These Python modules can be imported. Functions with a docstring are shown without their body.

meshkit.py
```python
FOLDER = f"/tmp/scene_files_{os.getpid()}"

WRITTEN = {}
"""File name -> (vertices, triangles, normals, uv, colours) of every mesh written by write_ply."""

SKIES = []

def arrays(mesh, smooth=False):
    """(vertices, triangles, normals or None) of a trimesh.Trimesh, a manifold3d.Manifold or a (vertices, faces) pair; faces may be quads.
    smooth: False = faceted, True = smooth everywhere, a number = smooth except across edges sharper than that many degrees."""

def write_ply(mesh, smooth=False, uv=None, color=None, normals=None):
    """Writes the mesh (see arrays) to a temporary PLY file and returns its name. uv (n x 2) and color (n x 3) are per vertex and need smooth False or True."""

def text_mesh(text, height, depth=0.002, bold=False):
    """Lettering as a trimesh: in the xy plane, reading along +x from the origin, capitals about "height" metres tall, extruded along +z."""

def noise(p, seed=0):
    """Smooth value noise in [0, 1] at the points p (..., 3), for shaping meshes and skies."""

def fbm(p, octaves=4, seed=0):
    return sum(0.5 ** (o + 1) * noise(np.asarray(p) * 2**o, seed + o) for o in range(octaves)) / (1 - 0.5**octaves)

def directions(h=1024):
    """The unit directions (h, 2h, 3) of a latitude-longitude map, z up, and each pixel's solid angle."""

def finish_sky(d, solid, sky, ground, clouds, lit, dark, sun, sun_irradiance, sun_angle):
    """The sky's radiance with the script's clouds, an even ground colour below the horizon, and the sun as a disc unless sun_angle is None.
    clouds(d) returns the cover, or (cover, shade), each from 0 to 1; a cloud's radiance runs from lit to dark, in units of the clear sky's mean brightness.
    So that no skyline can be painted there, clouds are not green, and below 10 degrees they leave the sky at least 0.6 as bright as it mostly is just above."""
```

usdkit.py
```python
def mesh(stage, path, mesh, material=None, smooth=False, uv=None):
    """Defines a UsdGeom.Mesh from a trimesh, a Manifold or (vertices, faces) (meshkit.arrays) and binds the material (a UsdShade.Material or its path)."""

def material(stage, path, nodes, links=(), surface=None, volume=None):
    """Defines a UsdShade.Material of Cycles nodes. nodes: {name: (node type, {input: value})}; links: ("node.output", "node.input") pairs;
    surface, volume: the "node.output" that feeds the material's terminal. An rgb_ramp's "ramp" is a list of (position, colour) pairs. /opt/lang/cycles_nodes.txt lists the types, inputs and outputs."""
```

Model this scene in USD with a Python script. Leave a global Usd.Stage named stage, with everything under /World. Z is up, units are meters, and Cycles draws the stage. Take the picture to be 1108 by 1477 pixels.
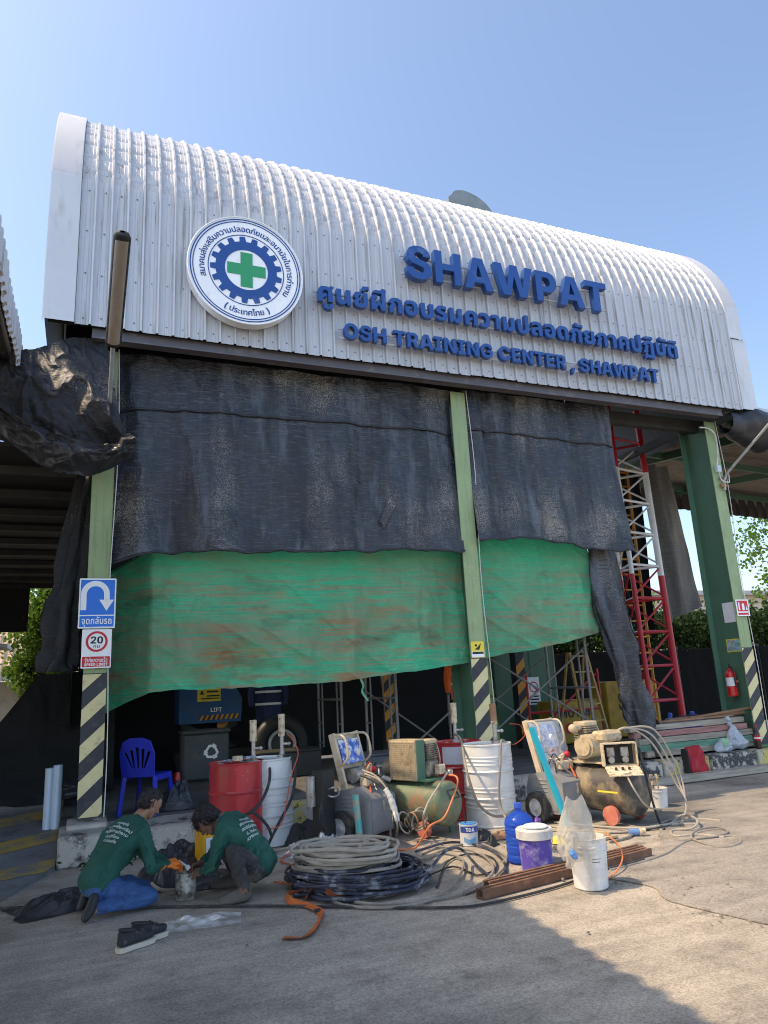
import math, random, json
import numpy as np, trimesh, manifold3d, usdkit, meshkit
from shapely.geometry import Polygon, Point, box as sbox
from shapely import affinity, union_all
from pxr import Usd, UsdGeom, UsdLux, UsdShade, Gf, Sdf

stage = Usd.Stage.CreateInMemory()
UsdGeom.SetStageUpAxis(stage, UsdGeom.Tokens.z); UsdGeom.SetStageMetersPerUnit(stage, 1.0)
UsdGeom.Xform.Define(stage, '/World'); UsdGeom.Scope.Define(stage, '/World/Looks')
PI = math.pi

# ---------------------------------------------------------------- camera
YAW, PITCH, ROLL, FPX = 0.39985, 0.23640, -0.05310, 1036.4
CAM = (-0.130, -9.045, 1.595)
fw = np.array([math.sin(YAW)*math.cos(PITCH), math.cos(YAW)*math.cos(PITCH), math.sin(PITCH)])
r0 = np.cross(fw, [0, 0, 1]); r0 /= np.linalg.norm(r0); u0 = np.cross(r0, fw)
rr = math.cos(ROLL)*r0 + math.sin(ROLL)*u0; uu = -math.sin(ROLL)*r0 + math.cos(ROLL)*u0
cam = UsdGeom.Camera.Define(stage, '/World/camera')
cam.AddTransformOp().Set(Gf.Matrix4d(*[float(x) for x in (*rr, 0, *uu, 0, *(-fw), 0, *CAM, 1)]))
cam.CreateHorizontalApertureAttr(36.0); cam.CreateVerticalApertureAttr(48.0)
cam.CreateFocalLengthAttr(36.0*FPX/1108.0); cam.CreateClippingRangeAttr(Gf.Vec2f(0.05, 2000))
cam.CreateExposureAttr(1.2)

# ---------------------------------------------------------------- sky and sun
SUN = np.array([-0.70, 0.14, 1.0]); SUN /= np.linalg.norm(SUN)
sky_m = usdkit.material(stage, '/World/Looks/sky_look', {
    's': ('sky_texture', {'sky_type': 'single_scattering', 'sun_disc': False, 'sun_elevation': float(math.asin(SUN[2])),
          'sun_rotation': float(math.atan2(SUN[0], SUN[1])), 'air_density': 1.0, 'aerosol_density': 2.3, 'ozone_density': 1.0}),
    'b': ('background_shader', {'strength': 0.13})}, [('s.color', 'b.color')], surface='b.background')
dome = UsdLux.DomeLight.Define(stage, '/World/sky')
UsdShade.MaterialBindingAPI.Apply(dome.GetPrim()).Bind(sky_m)
dome.GetPrim().SetCustomDataByKey('kind', 'structure')
sun = UsdLux.DistantLight.Define(stage, '/World/sun')
sun.CreateIntensityAttr(0.60); sun.CreateAngleAttr(0.53); sun.CreateNormalizeAttr(True); sun.CreateColorAttr(Gf.Vec3f(1.0, 0.77, 0.51))
zx = SUN; xx = np.cross([0, 0, 1], zx); xx /= np.linalg.norm(xx); yx = np.cross(zx, xx)
sun.AddTransformOp().Set(Gf.Matrix4d(*[float(v) for v in (*xx, 0, *yx, 0, *zx, 0, 0, 0, 0, 1)]))

# ---------------------------------------------------------------- helpers
_mats = {}
def L(name, col, rough=0.55, metal=0.0, var=0.12, vs=5.0, stretch=(1, 1, 1), dirt=None, bump=0.0, bs=60.0, bstretch=(1, 1, 1), spec=0.5, coat=0.0, trans=0.0, ior=1.45, translucent=0.0):
    """A weathered surface: colour varied by noise, an optional dirt colour (rgb, low, high, scale, stretch) with its own patches, fine relief."""
    if name in _mats: return _mats[name]
    c = np.array(col, float)
    n = {'g': ('geometry', {}), 'm': ('mapping', {'scale': stretch}), 'n': ('noise_texture', {'scale': vs, 'detail': 4.0, 'roughness': 0.6}),
         'r': ('rgb_ramp', {'ramp': [(0.3, tuple(c*(1-var))), (0.7, tuple(np.minimum(c*(1+var), 0.95)))]}),
         'p': ('principled_bsdf', {'roughness': rough, 'metallic': metal, 'specular_ior_level': spec, 'ior': ior})}
    if coat: n['p'][1].update(coat_weight=coat, coat_roughness=0.12)
    if trans: n['p'][1]['transmission_weight'] = trans
    l = [('g.position', 'm.vector'), ('m.vector', 'n.vector'), ('n.fac', 'r.fac')]
    out = 'r.color'
    for k, dd in enumerate([] if dirt is None else ([dirt] if not isinstance(dirt, list) else dirt)):
        dc, lo, hi, ds = dd[:4]; dst = dd[4] if len(dd) > 4 else (1, 1, 1)
        n.update({f'dm{k}': ('mapping', {'scale': dst, 'location': (3.1*k+1.7, 2.3*k, 0.7*k)}), f'dn{k}': ('noise_texture', {'scale': ds, 'detail': 5.0, 'roughness': 0.65}),
                  f'dr{k}': ('rgb_ramp', {'ramp': [(lo, (0, 0, 0)), (hi, (1, 1, 1))]}), f'dx{k}': ('mix_color', {'b': dc})})
        l += [('g.position', f'dm{k}.vector'), (f'dm{k}.vector', f'dn{k}.vector'), (f'dn{k}.fac', f'dr{k}.fac'), (f'dr{k}.color', f'dx{k}.fac'), (out, f'dx{k}.a')]
        out = f'dx{k}.result'
    l.append((out, 'p.base_color'))
    if bump:
        n.update({'bm': ('mapping', {'scale': bstretch}), 'bn': ('noise_texture', {'scale': bs, 'detail': 3.0, 'roughness': 0.6}), 'b': ('bump', {'strength': min(1.0, bump), 'distance': 0.01})})
        l += [('g.position', 'bm.vector'), ('bm.vector', 'bn.vector'), ('bn.fac', 'b.height'), ('b.normal', 'p.normal')]
    surf = 'p.BSDF'
    if translucent:
        n.update({'tl': ('translucent_bsdf', {}), 'mx': ('mix_closure', {'fac': translucent})})
        l += [(out, 'tl.color'), ('p.BSDF', 'mx.closure1'), ('tl.BSDF', 'mx.closure2')]; surf = 'mx.closure'
    # the outputs' names are fixed below
    l = [(a.replace('m.vector', 'm.vector') if False else a, b) for a, b in l]
    _mats[name] = usdkit.material(stage, '/World/Looks/' + name, n, l, surface=surf)
    return _mats[name]

_used = {}
def numbered(parent, name):
    k = (parent, name); i = _used.get(k, 0); _used[k] = i + 1
    return f'{parent}/{name}' + (f'_{i:03d}' if i else '')

def rotm(rx=0, ry=0, rz=0):
    return trimesh.transformations.euler_matrix(rx, ry, rz)[:3, :3]

class MB:
    """Collects shapes into one mesh."""
    def __init__(s): s.v, s.f, s.n = [], [], 0
    def add(s, m, f=None, R=None, t=None):
        if f is None:
            if hasattr(m, 'to_mesh'):
                q = m.to_mesh(); v, f = np.array(q.vert_properties[:, :3], float), np.array(q.tri_verts)
            elif isinstance(m, MB): v, f = m.arr()
            else: v, f = np.array(m.vertices, float), np.array(m.faces)
        else:
            v, f = np.asarray(m, float), np.asarray(f, int)
            if f.shape[1] == 4: f = np.vstack([f[:, [0, 1, 2]], f[:, [0, 2, 3]]])
        if R is not None: v = v @ np.asarray(R).T
        if t is not None: v = v + np.asarray(t, float)
        s.v.append(v); s.f.append(f + s.n); s.n += len(v); return s
    def arr(s): return np.vstack(s.v), np.vstack(s.f)
    def box(s, c, size, R=None, bev=0.0):
        a, b, d = [x/2 for x in size]
        if bev and bev < min(a, b, d)*0.95:
            pts = [[sx*(a-(k != 0)*bev), sy*(b-(k != 1)*bev), sz*(d-(k != 2)*bev)] for sx in (-1, 1) for sy in (-1, 1) for sz in (-1, 1) for k in range(3)]
            m = manifold3d.Manifold.hull_points(np.array(pts)); return s.add(m, R=R, t=c)
        v = np.array([[x, y, z] for x in (-a, a) for y in (-b, b) for z in (-d, d)])
        f = [[0, 1, 3, 2], [4, 6, 7, 5], [0, 4, 5, 1], [2, 3, 7, 6], [0, 2, 6, 4], [1, 5, 7, 3]]
        return s.add(v, f, R, c)
    def bar(s, p, q, w, h, up=(0, 0, 1)):
        p, q = np.array(p, float), np.array(q, float); d = q - p; ln = np.linalg.norm(d); d /= ln
        x = np.cross(d, up)
        if np.linalg.norm(x) < 1e-6: x = np.cross(d, [1, 0, 0])
        x /= np.linalg.norm(x); y = np.cross(x, d)
        return s.box((p+q)/2, (w, ln, h), np.stack([x, d, -np.cross(d, x)*-1], 1) if False else np.stack([x, d, np.cross(x, d)], 1))
    def cyl(s, p, q, r0, r1=None, n=16, caps=True):
        return s.tube([p, q], [r0, r0 if r1 is None else r1], n, caps)
    def tube(s, pts, r, n=8, caps=True, closed=False):
        pts = np.array(pts, float); k = len(pts); r = np.full(k, r) if np.ndim(r) == 0 else np.array(r, float)
        tg = np.gradient(pts, axis=0) if k > 2 else np.repeat([pts[1]-pts[0]], 2, 0)
        if closed: tg = np.roll(pts, -1, 0) - np.roll(pts, 1, 0)
        tg /= np.maximum(np.linalg.norm(tg, axis=1, keepdims=True), 1e-9)
        a = np.array([0, 0, 1.0]) if abs(tg[0][2]) < 0.9 else np.array([1.0, 0, 0])
        ring = []; t = np.arange(n)*2*PI/n
        for i in range(k):
            a = a - tg[i]*(a@tg[i])
            if np.linalg.norm(a) < 1e-6: a = np.cross(tg[i], [0.3, 0.5, 0.8])
            a /= np.linalg.norm(a); b = np.cross(tg[i], a)
            ring.append(pts[i] + r[i]*(np.cos(t)[:, None]*a + np.sin(t)[:, None]*b))
        v = np.vstack(ring); f = []
        for i in range(k if closed else k-1):
            j = (i+1) % k
            for m in range(n):
                f.append([i*n+m, i*n+(m+1) % n, j*n+(m+1) % n, j*n+m])
        f = np.array(f); f = np.vstack([f[:, [0, 1, 2]], f[:, [0, 2, 3]]])
        if caps and not closed:
            v = np.vstack([v, pts[0], pts[-1]]); a0, a1 = len(v)-2, len(v)-1
            f = np.vstack([f, [[a0, (m+1) % n, m] for m in range(n)], [[a1, (k-1)*n+m, (k-1)*n+(m+1) % n] for m in range(n)]])
        return s.add(v, f)
    def lathe(s, prof, n=32, c=(0, 0, 0), R=None):
        prof = np.array(prof, float); t = np.arange(n)*2*PI/n; k = len(prof)
        v = np.vstack([np.stack([p[0]*np.cos(t), p[0]*np.sin(t), np.full(n, p[1])], 1) for p in prof])
        f = [[i*n+m, i*n+(m+1) % n, (i+1)*n+(m+1) % n, (i+1)*n+m] for i in range(k-1) for m in range(n)]
        return s.add(v, f, R, c)
    def sphere(s, c, r, n=2, R=None):
        m = trimesh.creation.icosphere(subdivisions=n); v = m.vertices*np.array(r)
        return s.add(v, m.faces, R, c)
    def poly(s, g, depth, R=None, t=None):
        for p in getattr(g, 'geoms', [g]):
            if p.is_empty or p.area < 1e-9: continue
            m = trimesh.creation.extrude_polygon(p, depth, engine='earcut'); s.add(m, R=R, t=t)
        return s
    def flat(s, g, R=None, t=None):
        for p in getattr(g, 'geoms', [g]):
            if p.is_empty or p.area < 1e-9: continue
            v, f = trimesh.creation.triangulate_polygon(p, engine='earcut'); s.add(np.c_[v, np.zeros(len(v))], f, R, t)
        return s
    def grid(s, P, thick=0.0):
        """P (n, m, 3): a sheet; thick > 0 gives it a back face and closed rims."""
        n, m = P.shape[:2]; i = np.arange(n*m).reshape(n, m)
        f = np.stack([i[:-1, :-1], i[1:, :-1], i[1:, 1:], i[:-1, 1:]], -1).reshape(-1, 4)
        if not thick: return s.add(P.reshape(-1, 3), f)
        du, dv = np.gradient(P, axis=0), np.gradient(P, axis=1); nn = np.cross(du, dv); nn /= np.maximum(np.linalg.norm(nn, axis=-1, keepdims=True), 1e-9)
        Q = P + nn*thick; N = n*m
        rim = [*i[0, :], *i[1:, -1], *i[-1, -2::-1], *i[-2:0:-1, 0]]
        e = [[rim[k], rim[(k+1) % len(rim)], rim[(k+1) % len(rim)]+N, rim[k]+N] for k in range(len(rim))]
        return s.add(np.vstack([P.reshape(-1, 3), Q.reshape(-1, 3)]), np.vstack([f[:, ::-1], f+N, e]))

class Node:
    def __init__(s, path, loc, R): s.path, s.loc, s.R = path, np.array(loc, float), R
    def part(s, name, mb, mat, smooth=35, label=None, local=False, kind=None):
        v, f = mb.arr() if isinstance(mb, MB) else (np.array(mb.vertices), np.array(mb.faces))
        if not local: v = (v - s.loc) @ s.R
        path = numbered(s.path, name)
        usdkit.mesh(stage, path, (v, f), mat, smooth)
        p = stage.GetPrimAtPath(path)
        if label: p.SetCustomDataByKey('label', label)
        if kind: p.SetCustomDataByKey('kind', kind)
        return Node(path, s.loc, s.R)

def tagp(p, label, cat, group=None, kind=None):
    for k, x in (('label', label), ('category', cat), ('group', group), ('kind', kind)):
        if x: p.SetCustomDataByKey(k, x)

def thing(name, label, cat, loc=(0, 0, 0), rz=0.0, group=None):
    path = numbered('/World', name)
    x = UsdGeom.Xform.Define(stage, path); x.AddTranslateOp().Set(Gf.Vec3d(*map(float, loc)))
    if rz: x.AddRotateZOp().Set(math.degrees(rz))
    tagp(x.GetPrim(), label, cat, group)
    return Node(path, loc, rotm(0, 0, rz))

def single(name, label, cat, mb, mat, smooth=35, group=None, kind=None):
    path = numbered('/World', name); usdkit.mesh(stage, path, mb.arr(), mat, smooth)
    tagp(stage.GetPrimAtPath(path), label, cat, group, kind); return path

def struct(name, mb, mat, smooth=False):
    path = numbered('/World', name); usdkit.mesh(stage, path, mb.arr(), mat, smooth)
    stage.GetPrimAtPath(path).SetCustomDataByKey('kind', 'structure')
    return Node(path, (0, 0, 0), np.eye(3))

def smoothpath(pts, n=10):
    """Catmull-Rom through pts."""
    p = np.array(pts, float); p = np.vstack([2*p[0]-p[1], p, 2*p[-1]-p[-2]]); out = []
    for i in range(1, len(p)-2):
        for t in np.linspace(0, 1, n, endpoint=False):
            a, b, c, d = p[i-1:i+3]
            out.append(0.5*((2*b)+(-a+c)*t+(2*a-5*b+4*c-d)*t*t+(-a+3*b-3*c+d)*t**3))
    out.append(p[-2]); return np.array(out)

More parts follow.
